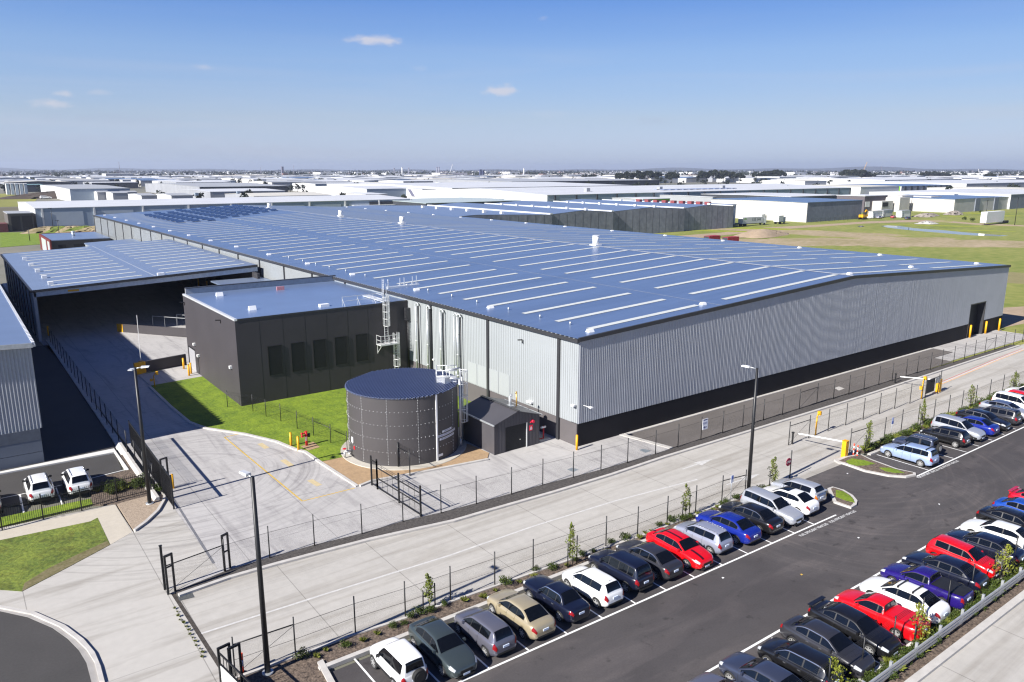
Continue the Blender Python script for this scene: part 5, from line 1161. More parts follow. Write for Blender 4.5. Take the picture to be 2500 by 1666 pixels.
# motorcycle in the first narrow bay
mc = thing('motorcycle', 'lime green motorcycle parked beside the white off-roader', 'motorcycle', (13.25, 29.1, 0), R(75))
M_lime = mat('lime_green_paint', (.16, .62, .02), .3, coat=.7)
for xw_, nm in ((-.7, 'wheel'), (.7, 'wheel')):
    w = MB(); P = [(xw_ + .27 * math.cos(2 * math.pi * k / 20), 0, .31 + .27 * math.sin(2 * math.pi * k / 20)) for k in range(21)]; w.path(P, .06, 8).tube((xw_, -.05, .31), (xw_, .05, .31), .07, .07, 10)
    for k in range(5): w.tube((xw_, 0, .31), (xw_ + .25 * math.cos(k * 1.257), 0, .31 + .25 * math.sin(k * 1.257)), .015, .015, 5)
    w.build('wheel', M_tyre, mc, local=True)
MB().path([(.7, 0, .31), (.5, 0, .95)], .05, 8).path([(.5, 0, .9), (.0, 0, .55), (-.7, 0, .33)], .06, 8).box(-.2, -.17, .25, .32, .17, .6).path([(-.1, .2, .3), (-.75, .22, .5)], .06, 8).build('frame', M_trim, mc, local=True)
t_ = bmesh.new(); bmesh.ops.create_uvsphere(t_, u_segments=16, v_segments=10, radius=1); bmesh.ops.scale(t_, verts=t_.verts, vec=(.34, .2, .19)); bmesh.ops.translate(t_, verts=t_.verts, vec=(.12, 0, .82))
me = bpy.data.meshes.new('fuel_tank'); t_.to_mesh(me); t_.free(); me.materials.append(M_lime); [setattr(p_, 'use_smooth', True) for p_ in me.polygons]
o = bpy.data.objects.new('fuel_tank', me); COL.objects.link(o); o.parent = mc
MB().tube((.12, -.07, 1.0), (.12, .07, 1.0), .05, .05, 8).build('tank_cap', M_trim, mc, local=True)
MB().hexa([(-.75, -.12, .85), (-.15, -.16, .74), (-.15, .16, .74), (-.75, .12, .85)], [(-.78, -.1, .95), (-.15, -.13, .82), (-.15, .13, .82), (-.78, .1, .95)]).build('saddle', M_trim, mc, local=True)
MB().hexa([(.45, -.2, .75), (.8, -.1, .8), (.8, .1, .8), (.45, .2, .75)], [(.42, -.16, 1.15), (.62, -.06, 1.1), (.62, .06, 1.1), (.42, .16, 1.15)]).build('fairing', M_trim, mc, local=True)
MB().path([(.42, -.38, 1.02), (.5, 0, 1.0), (.42, .38, 1.02)], .022, 6).build('handlebar', M_trim, mc, local=True)
MB().path([(.45, .3, 1.05), (.4, .42, 1.2)], .02, 5).box(.36, .36, 1.17, .4, .52, 1.25).build('wing_mirror', M_trim, mc, local=True)
MB().box(-.86, -.06, .7, -.78, .06, .82).build('tail_light', M_tail, mc, local=True)
# ------------------------------------------------------------------ fences, gates, posts
M_mesh = bpy.data.materials.new('chain_link'); M_mesh.use_nodes = True
nt = M_mesh.node_tree; N_, L_ = nt.nodes, nt.links; N_.clear()
ou = N_.new('ShaderNodeOutputMaterial'); mxs = N_.new('ShaderNodeMixShader'); tr = N_.new('ShaderNodeBsdfTransparent'); df = N_.new('ShaderNodeBsdfDiffuse'); df.inputs['Color'].default_value = (.02, .02, .022, 1)
uv = N_.new('ShaderNodeUVMap'); sp = N_.new('ShaderNodeSeparateXYZ'); L_.new(uv.outputs[0], sp.inputs[0])
def mm(op, a, b=None):
    n = N_.new('ShaderNodeMath'); n.operation = op
    for i, v in enumerate((a, b)):
        if v is None: continue
        if isinstance(v, (int, float)): n.inputs[i].default_value = v
        else: L_.new(v, n.inputs[i])
    return n.outputs[0]
w1 = mm('LESS_THAN', mm('FLOORED_MODULO', mm('ADD', sp.outputs[0], sp.outputs[1]), .075), .003); w2 = mm('LESS_THAN', mm('FLOORED_MODULO', mm('SUBTRACT', sp.outputs[0], sp.outputs[1]), .075), .003)
L_.new(mm('MAXIMUM', w1, w2), mxs.inputs[0]); L_.new(tr.outputs[0], mxs.inputs[1]); L_.new(df.outputs[0], mxs.inputs[2]); L_.new(mxs.outputs[0], ou.inputs['Surface'])
def mesh_panel(P, h0, h1, parent, m=None, nm='wire_mesh'):
    me = bpy.data.meshes.new(nm); v, f, uvs = [], [], []; d = 0
    for a, b in zip(P[:-1], P[1:]):
        l = math.hypot(b[0] - a[0], b[1] - a[1]); i = len(v); o = parent.location
        v += [(a[0] - o.x, a[1] - o.y, h0 - o.z), (b[0] - o.x, b[1] - o.y, h0 - o.z), (b[0] - o.x, b[1] - o.y, h1 - o.z), (a[0] - o.x, a[1] - o.y, h1 - o.z)]
        f.append((i, i + 1, i + 2, i + 3)); uvs += [(d, h0), (d + l, h0), (d + l, h1), (d, h1)]; d += l
    me.from_pydata(v, [], f); ul = me.uv_layers.new(name='UVMap')
    for k, q in enumerate(uvs): ul.data[k].uv = q
    me.materials.append(m or M_mesh); o2 = bpy.data.objects.new(nm, me); COL.objects.link(o2); o2.parent = parent; return o2
def fence(label, P, h=1.85, post_h=2.3, r=.04, wires=(), rails=(), braces=(), group=None, mesh=True, name='wire_fence'):
    """P: one ground point per post; braces: bays that carry a top bar and a diagonal"""
    f = thing(name, label, 'fence', (P[0][0], P[0][1], 0), 0, group)
    pm = None
    for p in P[:98]:
        if pm is None: pm = MB().tube((0, 0, 0), (0, 0, post_h), r, r, 8).mesh('post', M_black)
        o = bpy.data.objects.new('post', pm); COL.objects.link(o); o.parent = f; o.location = (p[0] - P[0][0], p[1] - P[0][1], 0)
    if mesh: mesh_panel(P, .05, h, f)
    for z in (h,) + tuple(wires): 
        b = MB()
        for a, c in zip(P[:-1], P[1:]): b.beam((*a, z), (*c, z), .014, .014)
        b.build('wire', M_black, f)
    for i in braces:
        b = MB(); b.tube((*P[i], h + .02), (*P[i + 1], h + .02), .035, .035, 8); b.build('brace_rail', M_black, f)
        MB().tube((*P[i], .15), (*P[i + 1], h - .05), .012, .012, 5).build('brace_wire', M_black, f)
    for z in rails:
        b = MB()
        for a, c in zip(P[:-1], P[1:]): b.beam((*a, z), (*c, z), .05, .05)
        b.build('rail', M_black, f)
    return f
IN = [(412, 1451), (551, 1397), (659, 1363.5), (768, 1333), (884, 1305), (984, 1274.5), (1077, 1253.8), (1163, 1231), (1249, 1208), (1325, 1185.5), (1399.5, 1166.7), (1467, 1149), (1532, 1131), (1600, 1110), (1655, 1093), (1711, 1074.6), (1764, 1058.6), (1813, 1043), (1863.5, 1027), (1910, 1013.7), (1951, 999.7), (1994, 985.4), (2034.5, 975), (2072, 964), (2109, 952), (2145, 940.5), (2177.6, 931.5), (2211.6, 920), (2239, 912), (2271, 903.5), (2299, 895), (2328, 886), (2354, 877.6), (2379, 870), (2404, 863), (2428, 856)]
INP = px(*IN); INP += [(120.9, 44.0), (124.0, 44.0), (127.1, 44.0), (130.2, 43.9), (133.3, 43.9)]
fence('long chain link fence along the dark gravel strip between yard and access road', INP, braces=(0, 20, 34))
FO = px(*[q for q in FENCE_O]); fence('chain link fence above the bark bed along the near row of cars', FO, braces=(0, 12), wires=(1.0,))
FF = [(63.5, 34.35)] + [(66.4, 34.2), (69.1, 34.15), (72.75, 34.4), (75.95, 34.35), (78.9, 34.2), (81.6, 34.0), (84.5, 33.95), (87.8, 34.0), (91.5, 34.1), (94.9, 34.1), (98, 34.1), (101, 34.1)]
fence('chain link fence behind the far row of cars beside the access road', FF, braces=(0,))
MF = [(60.7, 38.75)] + [(63.9, 38.72), (67.2, 38.75), (70.3, 38.72), (73.4, 38.63), (76.5, 38.6), (79.6, 38.58), (82.8, 38.55), (85.6, 38.6), (89.0, 38.5)]
fence('short chain link fence down the middle of the access road between boom gates', MF, braces=(0,))
def lerp(a, b, n): return [(a[0] + (b[0] - a[0]) * k / n, a[1] + (b[1] - a[1]) * k / n) for k in range(n + 1)]
LF = [(10.9, 62.6), (10.87, 66), (10.85, 69.3), (10.8, 72.6)] + [(10.75, 76.3 + 3.1 * k) for k in range(18)]
fence('chain link boundary fence between the dark side drive and the shaded yard', LF, h=1.9, post_h=2.35, wires=(2.05, 2.18, 2.3))
struct(MB().box(10.4, 76, -.1, 10.95, 131, .16).build('boundary_plinth', M_kerb)); struct(MB().hexa([(10.3, 60.5, -.1), (10.85, 60.5, -.1), (10.85, 76, -.1), (10.3, 76, -.1)], [(10.62, 60.5, .3), (10.85, 60.5, .3), (10.85, 76, .3), (10.62, 76, .3)]).build('boundary_plinth', M_kerb))
TF = px((556, 996), (618, 1006), (650, 1018.7), (686, 1030.5), (726, 1048.5), (766, 1065.5), (808, 1084), (848, 1103))
fence('low chain link fence across the lawn from plant room to tank', TF, h=1.55, post_h=1.95, r=.035, wires=(1.7, 1.82), braces=(5,))
# fence return beside the tank with taller posts
RF = px((972.5, 1143), (1001, 1162)); 
fence('dark frame of wire fence standing in front of the water tank', RF, h=1.9, post_h=2.35, r=.05, wires=(2.05, 2.18, 2.3), braces=(0,))
def gate(label, A, B, h, posts, rails, bars, sheet_m=None, thick=.07, name='sliding_gate', z0=.12):
    g = thing(name, label, 'gate', (A[0], A[1], 0)); A, B = Vector((A[0], A[1], 0)), Vector((B[0], B[1], 0))
    fr = MB()
    for z in rails: fr.beam((A.x, A.y, z), (B.x, B.y, z), thick, thick)
    for t in (0, 1): q = A + (B - A) * t; fr.beam((q.x, q.y, z0), (q.x, q.y, h), thick, thick)
    fr.build('frame', M_black, g)
    for t in posts: q = A + (B - A) * t; MB().beam((q.x, q.y, 0), (q.x, q.y, h + .15), .11, .11).build('post', M_black, g)
    if bars:
        b = MB()
        for k in range(1, bars): q = A + (B - A) * k / bars; b.beam((q.x, q.y, z0), (q.x, q.y, h - .1), .018, .018)
        b.build('bars', M_black, g)
    if sheet_m: b = MB(); b.beam((A.x, A.y, (z0 + h) / 2), (B.x, B.y, (z0 + h) / 2), .03, h - z0 - .1); b.build('panel', sheet_m, g)
    return g
g0, g1 = G(921.8, 1194.8), G(1027.6, 1261.8)
gg = gate('open black framed wire gate between the tank and the access road', g0, g1, 2.3, (0, .52, 1), (.15, .95, 1.85), 8)
mesh_panel([tuple(g0[:2]), tuple(g1[:2])], .15, 1.85, gg)
for k, z in enumerate((2.05, 2.2)): MB().beam((g0.x, g0.y, z), (g1.x, g1.y, z), .02, .02).build('barbed_wire', M_black, gg)
gq = G(908, 1185); gate('narrow stack of black gate bars beside the tank bed', (gq.x, gq.y), (g0.x, g0.y), 2.4, (0, 1), (.2, 2.2), 6)
dark_mesh = mat('gate_mesh_sheet', (.02, .02, .021), .6)
gate('tall black sheeted sliding gate at the left of the yard entrance', (11.35, 58.2), (11.5, 74.6), 2.6, (0,), (.2, 2.42, 2.5), 140)
ps = G(415, 1203); t = thing('gate_post', 'pair of tall black gate posts beside the yellow bollard at yard entrance', 'post', (ps.x, ps.y, 0)); MB().beam((ps.x, ps.y, 0), (ps.x, ps.y, 3.0), .13, .13).build('post', M_black, t); MB().beam((ps.x - .45, ps.y + .05, 0), (ps.x - .45, ps.y + .05, 2.9), .13, .13).build('post', M_black, t); MB().beam((ps.x - .45, ps.y, 2.9), (ps.x, ps.y, 2.95), .1, .1).build('cross_bar', M_black, t)
def goal(label, q, q2, h, gap, cross=()):
    """a tall gate frame: heavy posts joined at the top"""
    a, b = G(*q), G(*q2); t = thing('gate_portal', label, 'gate', (a.x, a.y, 0))
    for c in (a, b): MB().beam((c.x, c.y, 0), (c.x, c.y, h), .12, .12).build('post', M_black, t)
    MB().beam((a.x, a.y, h - .06), (b.x, b.y, h - .06), .12, .12).build('cross_bar', M_black, t)
    for z in cross: MB().beam((a.x, a.y, z), (b.x, b.y, z), .08, .08).build('cross_bar', M_black, t)
    return t
goal('black gate receiver frame at the left end of the gravel strip', (411, 1452), (428, 1444), 2.55, .6, (1.75,)); MB().beam(tuple(G(404, 1440)), (G(404, 1440).x, G(404, 1440).y, 2.9), .1, .1)
gp = G(403, 1440); t = thing('gate_post', 'lone black post just left of the gate receiver frame', 'post', (gp.x, gp.y, 0)); MB().beam((gp.x, gp.y, 0), (gp.x, gp.y, 2.9), .13, .13).build('post', M_black, t); MB().box(gp.x - .09, gp.y - .09, 2.9, gp.x + .09, gp.y + .09, 2.94).build('post_cap', M_black, t)
goal('black gate guide frame standing at the right of the first gravel bay', (549, 1395), (562, 1388), 2.5, .6, (1.3,))
# cut off sliding gate with white panel at the lower edge
wg = thing('sliding_gate', 'black sliding gate with white sheet panel at bottom edge', 'gate', (*G(545, 1640)[:2], 0))
a, b_ = G(548, 1668), G(590, 1720); a2, b2 = Vector((8.2, 35.0, 0)), Vector((8.9, 30.5, 0))
MB().beam((a2.x, a2.y, .75), (b2.x, b2.y, .75), .05, 1.2).build('panel', M_white, wg)
fr = MB()
for z in (.12, 1.4, 2.0): fr.beam((a2.x, a2.y, z), (b2.x, b2.y, z), .07, .07)
for k in range(14): q = a2 + (b2 - a2) * k / 13; fr.beam((q.x, q.y, 1.4), (q.x, q.y, 2.05), .03, .03)
fr.build('frame', M_black, wg)
for q in ((8.15, 35.05), (8.55, 34.75)):
    t = MB(); t.beam((q[0], q[1], 0), (q[0], q[1], 2.3), .11, .11).beam((q[0] + .55, q[1] + .1, 0), (q[0] + .55, q[1] + .1, 2.3), .11, .11).beam((q[0], q[1], 2.25), (q[0] + .55, q[1] + .1, 2.25), .11, .11); t.build('guide_frame', M_black, wg)
# palisade fence along the footpath
PF = [(-60, 1312), (6, 1296), (106, 1268), (200, 1248), (287, 1224), (370, 1204), (404, 1196)]
PP = px(*PF); pf = thing('palisade_fence', 'black tubular palisade fence along the footpath at left', 'fence', (PP[0][0], PP[0][1], 0))
for p in PP: MB().beam((*p, 0), (*p, 2.0), .09, .09).build('post', M_black, pf)
rl = MB(); pk = MB()
for a, b_ in zip(PP[:-1], PP[1:]):
    for z in (.25, 1.65): rl.beam((*a, z), (*b_, z), .045, .045)
    n = int(math.hypot(b_[0] - a[0], b_[1] - a[1]) / .13)
    for k in range(1, n): q = (a[0] + (b_[0] - a[0]) * k / n, a[1] + (b_[1] - a[1]) * k / n); pk.beam((*q, .1), (*q, 1.85), .026, .026)
rl.build('rail', M_black, pf); o = pk.build('pale', M_black, pf); o['kind'] = 'stuff'
# hedge side fence on the right with barbed wire
HF = [(25.5 + 3.05 * k, 16.98 - .004 * k) for k in range(18)]
fence('chain link fence with barbed wire between parked cars and hedge', HF, h=1.75, post_h=2.1, wires=(1.86, 1.97, 2.08))

# lamp posts
def lamp_post(label, q, h, heads, r0=.13, r1=.09):
    g_ = G(*q); t = thing('lamp_post', label, 'lamp post', (g_.x, g_.y, 0))
    MB().tube((0, 0, 0), (0, 0, h), r0, r1, 14).build('pole', M_black, t, local=True); MB().tube((0, 0, 0), (0, 0, .12), r0 * 1.9, r0 * 1.9, 14).build('base_plate', M_galv, t, local=True)
    for (dx, dy) in heads:
        d = Vector((dx, dy, 0)).normalized(); l = Vector((dx, dy, 0)).length; n = Vector((-d.y, d.x, 0)) * .16
        a = MB().tube((0, 0, h - .08), tuple(d * (l - .5) + Vector((0, 0, h + .02))), .04, .04, 8); a.build('arm', M_galv, t, local=True)
        p0, p1 = d * (l - .55), d * l
        MB().hexa([tuple(p0 - n + Vector((0, 0, h - .04))), tuple(p1 - n + Vector((0, 0, h + .02))), tuple(p1 + n + Vector((0, 0, h + .02))), tuple(p0 + n + Vector((0, 0, h - .04)))], [tuple(p0 - n * .8 + Vector((0, 0, h + .09))), tuple(p1 - n * .8 + Vector((0, 0, h + .10))), tuple(p1 + n * .8 + Vector((0, 0, h + .10))), tuple(p0 + n * .8 + Vector((0, 0, h + .09)))]).build('lantern', M_alu, t, local=True)
lamp_post('tall black lamp post in the foreground bark bed with pale lantern', (654, 1645), 10.7, [(-.25, .8)], .15, .10)
lamp_post('tall black lamp post in the pebble bed with two lanterns', (366, 1231), 10.8, [(.9, -.45), (-.5, -.9)], .15, .10)
lamp_post('tall black lamp post behind the near row beside black sedan', (1826, 1212), 10.4, [(-.5, 1.0)], .15, .10)
g_ = G(2404, 548); t = thing('lamp_post', 'thin black pole on the paddock near the white trailer', 'pole', (g_.x, g_.y, 0)); MB().tube((0, 0, 0), (0, 0, 11), .16, .1, 8).build('pole', M_black, t, local=True); MB().box(-.6, -.1, 10.9, .6, .1, 11.05).build('lantern', M_black, t, local=True)
g_ = G(2477, 550); t = thing('lamp_post', 'thin black pole at far right of the paddock', 'pole', (g_.x, g_.y, 0)); MB().tube((0, 0, 0), (0, 0, 12.5), .16, .1, 8).build('pole', M_black, t, local=True); MB().box(-.6, -.1, 12.4, .6, .1, 12.55).build('lantern', M_black, t, local=True)
g_ = G(2221, 537); t = thing('lamp_post', 'thin grey pole before the raw concrete office block', 'pole', (g_.x, g_.y, 0)); MB().tube((0, 0, 0), (0, 0, 11.5), .16, .1, 8).build('pole', M_black, t, local=True); MB().box(-.5, -.1, 11.4, .9, .1, 11.55).build('lantern', M_black, t, local=True)
for q, h, lab in (((73, 588), 4.6, 'short black lamp post on the back lawn at far left'), ((131, 566), 9.5, 'black lamp post with crossed arm by the far left earth mound'), ((146, 582), 6.5, 'black pole in front of the low office roof')):
    g_ = G(*q); t = thing('lamp_post', lab, 'lamp post', (g_.x, g_.y, 0)); MB().tube((0, 0, 0), (0, 0, h), .13, .09, 8).build('pole', M_black, t, local=True); MB().box(-.9, -.12, h, .5, .12, h + .14).build('lantern', M_black, t, local=True)

# bollards
def bollard(label, q, h, r=.1, group=None):
    g_ = G(*q); t = thing('bollard', label, 'bollard', (g_.x, g_.y, 0), 0, group)
    MB().tube((0, 0, 0), (0, 0, h), r, r, 16).tube((0, 0, h), (0, 0, h + .05), r, r * .35, 16).build('post', M_yel, t, local=True); MB().tube((0, 0, 0), (0, 0, .015), r * 1.7, r * 1.7, 12).build('base_plate', M_kerb, t, local=True)
bollard('yellow bollard at the pale corner of the warehouse end wall', (1408, 1099), 1.42, .11)
bollard('left yellow bollard on the kerb before the red hydrant', (711, 1091), 1.35, .11, 'yellow bollards before the hydrant')
bollard('right yellow bollard on the kerb before the red hydrant', (729, 1101), 1.35, .11, 'yellow bollards before the hydrant')
bollard('yellow bollard at the black gate posts of the yard entrance', (423, 1193), 1.2, .1)
for q, lab in (((449, 902), 'yellow bollard beside the low ramp wall end by plant room'), ((462, 919), 'front yellow bollard of the pair at the plant room door'), ((467, 914), 'rear yellow bollard of the pair at the plant room door')): bollard(lab, q, 1.45, .12, 'yellow bollards by the plant room door')
for q, lab in (((2367, 825), 'yellow bollard left of the warehouse end door'), ((2405, 815), 'yellow bollard before the middle of the warehouse end door'), ((2438, 808), 'yellow bollard right of the warehouse end door')): bollard(lab, q, 1.95, .14, 'yellow bollards at the end door')
bollard('yellow bollard at the foot of the canopy corner in shade', (119, 820), 1.5, .14)
# hydrant
g_ = G(749, 1090); hy = thing('fire_hydrant', 'red fire hydrant with two coupling heads on the lawn edge', 'hydrant', (g_.x, g_.y, .07))
MB().tube((0, 0, 0), (0, 0, 1.35), .12, .12, 14).tube((0, 0, 1.35), (0, 0, 1.4), .14, .14, 14).build('standpipe', M_red, hy, local=True)
for z in (1.25, 1.0): MB().tube((0, 0, z), (-.36, -.05, z), .07, .07, 10).tube((-.36, -.05, z), (-.48, -.06, z), .11, .11, 12).build('coupling', M_red, hy, local=True)
MB().tube((.05, 0, .95), (.3, .05, .95), .05, .05, 8).tube((.28, .05, .8), (.28, .05, 1.1), .13, .13, 10).build('valve_wheel', M_black, hy, local=True); MB().box(-.16, -.15, .5, .02, -.125, .9).build('sign_plate', mat('pink_white_plate', (.75, .5, .52), .5), hy, local=True)
# second hydrant by the shed
g_ = G(1333, 1058); hy = thing('hydrant_booster', 'dark red booster valve in the shade behind the pump shed', 'hydrant', (43.4, 53.6, 0)); MB().tube((0, 0, 0), (0, 0, 1.3), .07, .07, 10).tube((0, 0, .1), (-.6, 0, .1), .07, .07, 10).build('pipe', M_red, hy, local=True); MB().tube((-.3, 0, 1.2), (.25, 0, 1.2), .1, .1, 10).build('valve', M_white, hy, local=True)

# intercom posts, boom gates, signs
def intercom(label, q, h, heads=((-.25, 0),), low=False):
    g_ = G(*q); t = thing('intercom_post', label, 'post', (g_.x, g_.y, 0))
    MB().tube((0, 0, 0), (0, 0, h - .35), .07, .07, 10).path([(0, 0, h - .35), (.12, 0, h - .1), (.32, 0, h)], .06, 8).build('stem', M_yel, t, local=True)
    MB().box(.26, -.15, h - .22, .5, .15, h + .16).build('call_box', M_yel, t, local=True)
    if low: MB().tube((-.02, 0, h * .55), (-.2, 0, h * .56), .05, .05, 8).box(-.42, -.14, h * .48, -.18, .14, h * .64).build('call_box', M_yel, t, local=True)
intercom('yellow intercom post beside the middle road fence', (1991, 1062), 2.15)
intercom('yellow double intercom post before the black board', (2249, 974), 2.35, low=True)
intercom('yellow intercom post at the lawn corner in shade', (378, 946), 1.7, low=True)
def boom(label, q, tip, hz=.95, raised=False, cab=(.36, .36, 1.15)):
    g_ = G(*q); t = thing('boom_gate', label, 'boom gate', (g_.x, g_.y, 0))
    w, d, h = cab; MB().box(-w / 2, -d / 2, 0, w / 2, d / 2, h).box(-w / 2 - .02, -d / 2 - .02, h, w / 2 + .02, d / 2 + .02, h + .05).build('cabinet', M_yel, t, local=True)
    v = Vector(tip) - Vector((g_.x, g_.y, 0)); MB().beam((0, 0, h - .08), tuple(v), .05, .10).build('arm', M_white, t, local=True)
    return t
tp = G(1949, 1060, .95); g_ = G(2061, 1116); tip = Vector((g_.x, g_.y, 1.05)) + (Vector((tp.x, tp.y, 1.0)) - Vector((g_.x, g_.y, 1.05))); boom('lowered white boom gate with yellow cabinet by the near road fence', (2061, 1116), tip, cab=(.46, .4, 1.5))
tp = G(2198, 920, 1.1); boom('lowered white boom gate with yellow cabinet behind the black board', (2290, 957), tp, cab=(.55, .4, 1.5))
bp = G(328, 785, 0); g_ = G(347, 905); boom('raised white boom gate with dull yellow cabinet on the shaded drive', (346, 903), (g_.x + .25, g_.y + 1.0, 7.0), cab=(.5, .4, 1.1))
a, b_ = G(1926, 1087), (G(1933, 1085)); 
st = thing('boom_rest', 'short black boom rest post at the end of the middle fence', 'post', (*G(1934, 1085)[:2], 0)); MB().beam((0, 0, 0), (0, 0, 1.1), .12, .12).build('post', M_black, st, local=True); MB().box(-.1, -.1, 1.1, .1, .1, 1.2).build('cradle', M_black, st, local=True)
st = thing('boom_rest', 'short black boom rest post on the gravel strip edge', 'post', (*G(2185, 936)[:2], 0)); MB().beam((0, 0, 0), (0, 0, 1.1), .12, .12).build('post', M_black, st, local=True); MB().box(-.1, -.1, 1.1, .1, .1, 1.2).build('cradle', M_black, st, local=True)
# black board between two posts
a, b_ = G(2258, 972), G(2293, 958); bd = thing('notice_board', 'plain black board on posts beside the far boom gate', 'sign', (a.x, a.y, 0)); dv = (b_ - a).normalized()
MB().tube(tuple(a), (a.x, a.y, 2.3), .045, .045, 8).build('post', M_black, bd); MB().tube(tuple(b_), (b_.x, b_.y, 2.6), .045, .045, 8).build('post', M_black, bd)
e0, e1 = a - dv * .05, a + dv * (b_ - a).length * .55; MB().beam((e0.x, e0.y - .05, 1.25), (e1.x, e1.y - .05, 1.25), .03, 1.55).build('board', mat('matt_black_board', (.02, .02, .022), .7), bd); MB().beam((a.x, a.y, 2.0), (b_.x, b_.y, 2.0), .05, .05).build('rail', M_black, bd)
e0, e1 = a + dv * (b_ - a).length * .62, a + dv * (b_ - a).length * .95; MB().beam((e0.x, e0.y - .02, 1.6), (e1.x, e1.y - .02, 1.6), .03, .7).build('meter_box', M_galv, bd)
# stop sign on the fence end post
sp_ = Vector((53.9, 34.05, 0)); sn = thing('stop_sign', 'red octagonal stop sign on a black fence post', 'sign', tuple(sp_)); MB().tube((0, 0, 0), (0, 0, 2.45), .045, .045, 8).build('post', M_black, sn, local=True)
OC = [(.36 * math.cos(math.pi / 8 + math.pi / 4 * k) - .42, .36 * math.sin(math.pi / 8 + math.pi / 4 * k) + 1.55) for k in range(8)]
M_stop = mat('stop_red', (.33, .008, .05), .4)
m_ = MB(); m_.face([(x, -.06, z) for x, z in OC]); m_.face([(x, -.03, z) for x, z in reversed(OC)])
for k in range(8): (xa, za), (xb, zb) = OC[k], OC[(k + 1) % 8]; m_.face([(xa, -.06, za), (xb, -.06, zb), (xb, -.03, zb), (xa, -.03, za)])
pl = m_.build('plate', M_stop, sn, local=True); text_obj('STOP', .24, M_white, 'lettering', pl, (-.42, -.066, 1.55), (math.pi / 2, 0, 0))
for k in range(8): pass
p0, p1 = Vector((51.9, 34.3, 0)), sp_
# exit sign on the inner fence
ge = px((1711, 1074.6))[0]; es = thing('exit_sign', 'white and navy exit sign with left arrow on the gravel fence', 'sign', (ge[0], ge[1], 0))
MB().box(.04, -.09, 1.0, .78, -.06, 2.05).build('plate', TXTM, es, local=True); text_obj('EXIT', .27, TXTN, 'lettering', es, (.40, -.096, 1.62), (math.pi / 2, 0, 0))
MB().box(.12, -.094, 1.9, .7, -.092, 2.0).face([(.16, -.094, 1.22), (.36, -.094, 1.08), (.36, -.094, 1.36)]).face([(.36, -.094, 1.18), (.64, -.094, 1.18), (.64, -.094, 1.26), (.36, -.094, 1.26)]).build('arrow', TXTN, es, local=True)
# small blue parking signs on poles
for q, ty, lab in (((1783, 1224), 1160, 'small blue and white parking sign on grey pole behind the blue sedan'), ((2174, 1072), 1020, 'small blue sign on a grey pole behind the far row hedge')):
    g_ = G(*q); t = thing('parking_sign', lab, 'sign', (g_.x, g_.y, 0)); h = zt(q[0], q[1], ty); MB().tube((0, 0, 0), (0, 0, h), .03, .03, 8).build('pole', M_galv, t, local=True)
    MB().box(-.16, -.05, h - .62, .16, -.03, h).build('plate', mat('sign_blue', (.12, .2, .55), .4) if q[0] > 2000 else TXTM, t, local=True); MB().box(-.12, -.056, h - .34, .12, -.052, h - .06).build('symbol', mat('sign_blue', (.12, .2, .55), .4) if q[0] < 2000 else TXTM, t, local=True)
# traffic tubes
M_or = mat('safety_orange', (.85, .07, .02), .5)
def tube_cone(label, q, h, striped):
    g_ = G(*q); t = thing('traffic_tube', label, 'traffic post', (g_.x, g_.y, 0)); MB().tube((0, 0, 0), (0, 0, .06), .2, .17, 12).build('base', M_trim, t, local=True)
    n = 5 if striped else 3
    for k in range(n):
        z0, z1 = .06 + (h - .06) * k / n, .06 + (h - .06) * (k + 1) / n; m = M_or if (k % 2 == 0) else M_white
        MB().tube((0, 0, z0), (0, 0, z1), .055, .055, 12).build('band', m if striped or k != 1 else mat('reflector_blue', (.25, .3, .5), .3), t, local=True)
tube_cone('orange traffic tube on round black base beside the foreground lamp post', (594, 1644), 1.15, False)
tube_cone('left red and white traffic tube beside the yellow boom cabinet', (2083, 1113), 1.15, True); tube_cone('right red and white traffic tube beside the yellow boom cabinet', (2092, 1117), 1.15, True)
# guard rail
gr = thing('guard_rail', 'galvanised three rail guard rail between hedge and service road', 'barrier', (40, 15.9, 0))
for z in (.42, .62, .82):
    b = MB(); b.beam((24, 15.78, z), (110, 15.6, z), .07, .13); b.build('rail', M_galv, gr)
for k in range(28): MB().box(25 + 2.6 * k, 15.84, 0, 25.12 + 2.6 * k, 15.98, .95).build('post', M_galv, gr)
# lettering painted before the last bays
for q0, q1 in (((1953, 1309), (2020, 1279)), ((2026, 1276), (2088, 1248)), ((2241, 1167), (2291, 1146.5)), ((2293, 1145.5), (2339, 1125.5))):
    a, b_ = G(*q0), G(*q1); c = (a + b_) / 2; l = (b_ - a).length
    o = text_obj('FUEL EFFICIENT VEHICLES', .34, M_paint, 'road_lettering', None, (c.x, c.y, .005), (0, 0, math.atan2(b_.y - a.y, b_.x - a.x)), 0.0, 1.0)
    w = max(v.co.x for v in o.data.vertices) - min(v.co.x for v in o.data.vertices)
    for v in o.data.vertices: v.co.x *= l / w
    struct(o)
# litter on the ground
rnd = random.Random(3)
for q in [(2096, 1314), (1765, 1412), (2293, 1232), (2069, 1157), (2075, 1140), (1500, 1390), (1957, 1404)]:
    g_ = G(*q); o = MB().face([(g_.x + a_, g_.y + b_, .012 + .01 * k) for k, (a_, b_) in enumerate(((-.08, -.05), (.09, -.04), (.07, .06), (-.06, .07)))]).build('litter', M_white if q[1] != 1404 else M_yline); tag(o, 'small scrap of pale paper on the dark asphalt', 'litter', 'paper scraps on the car park')
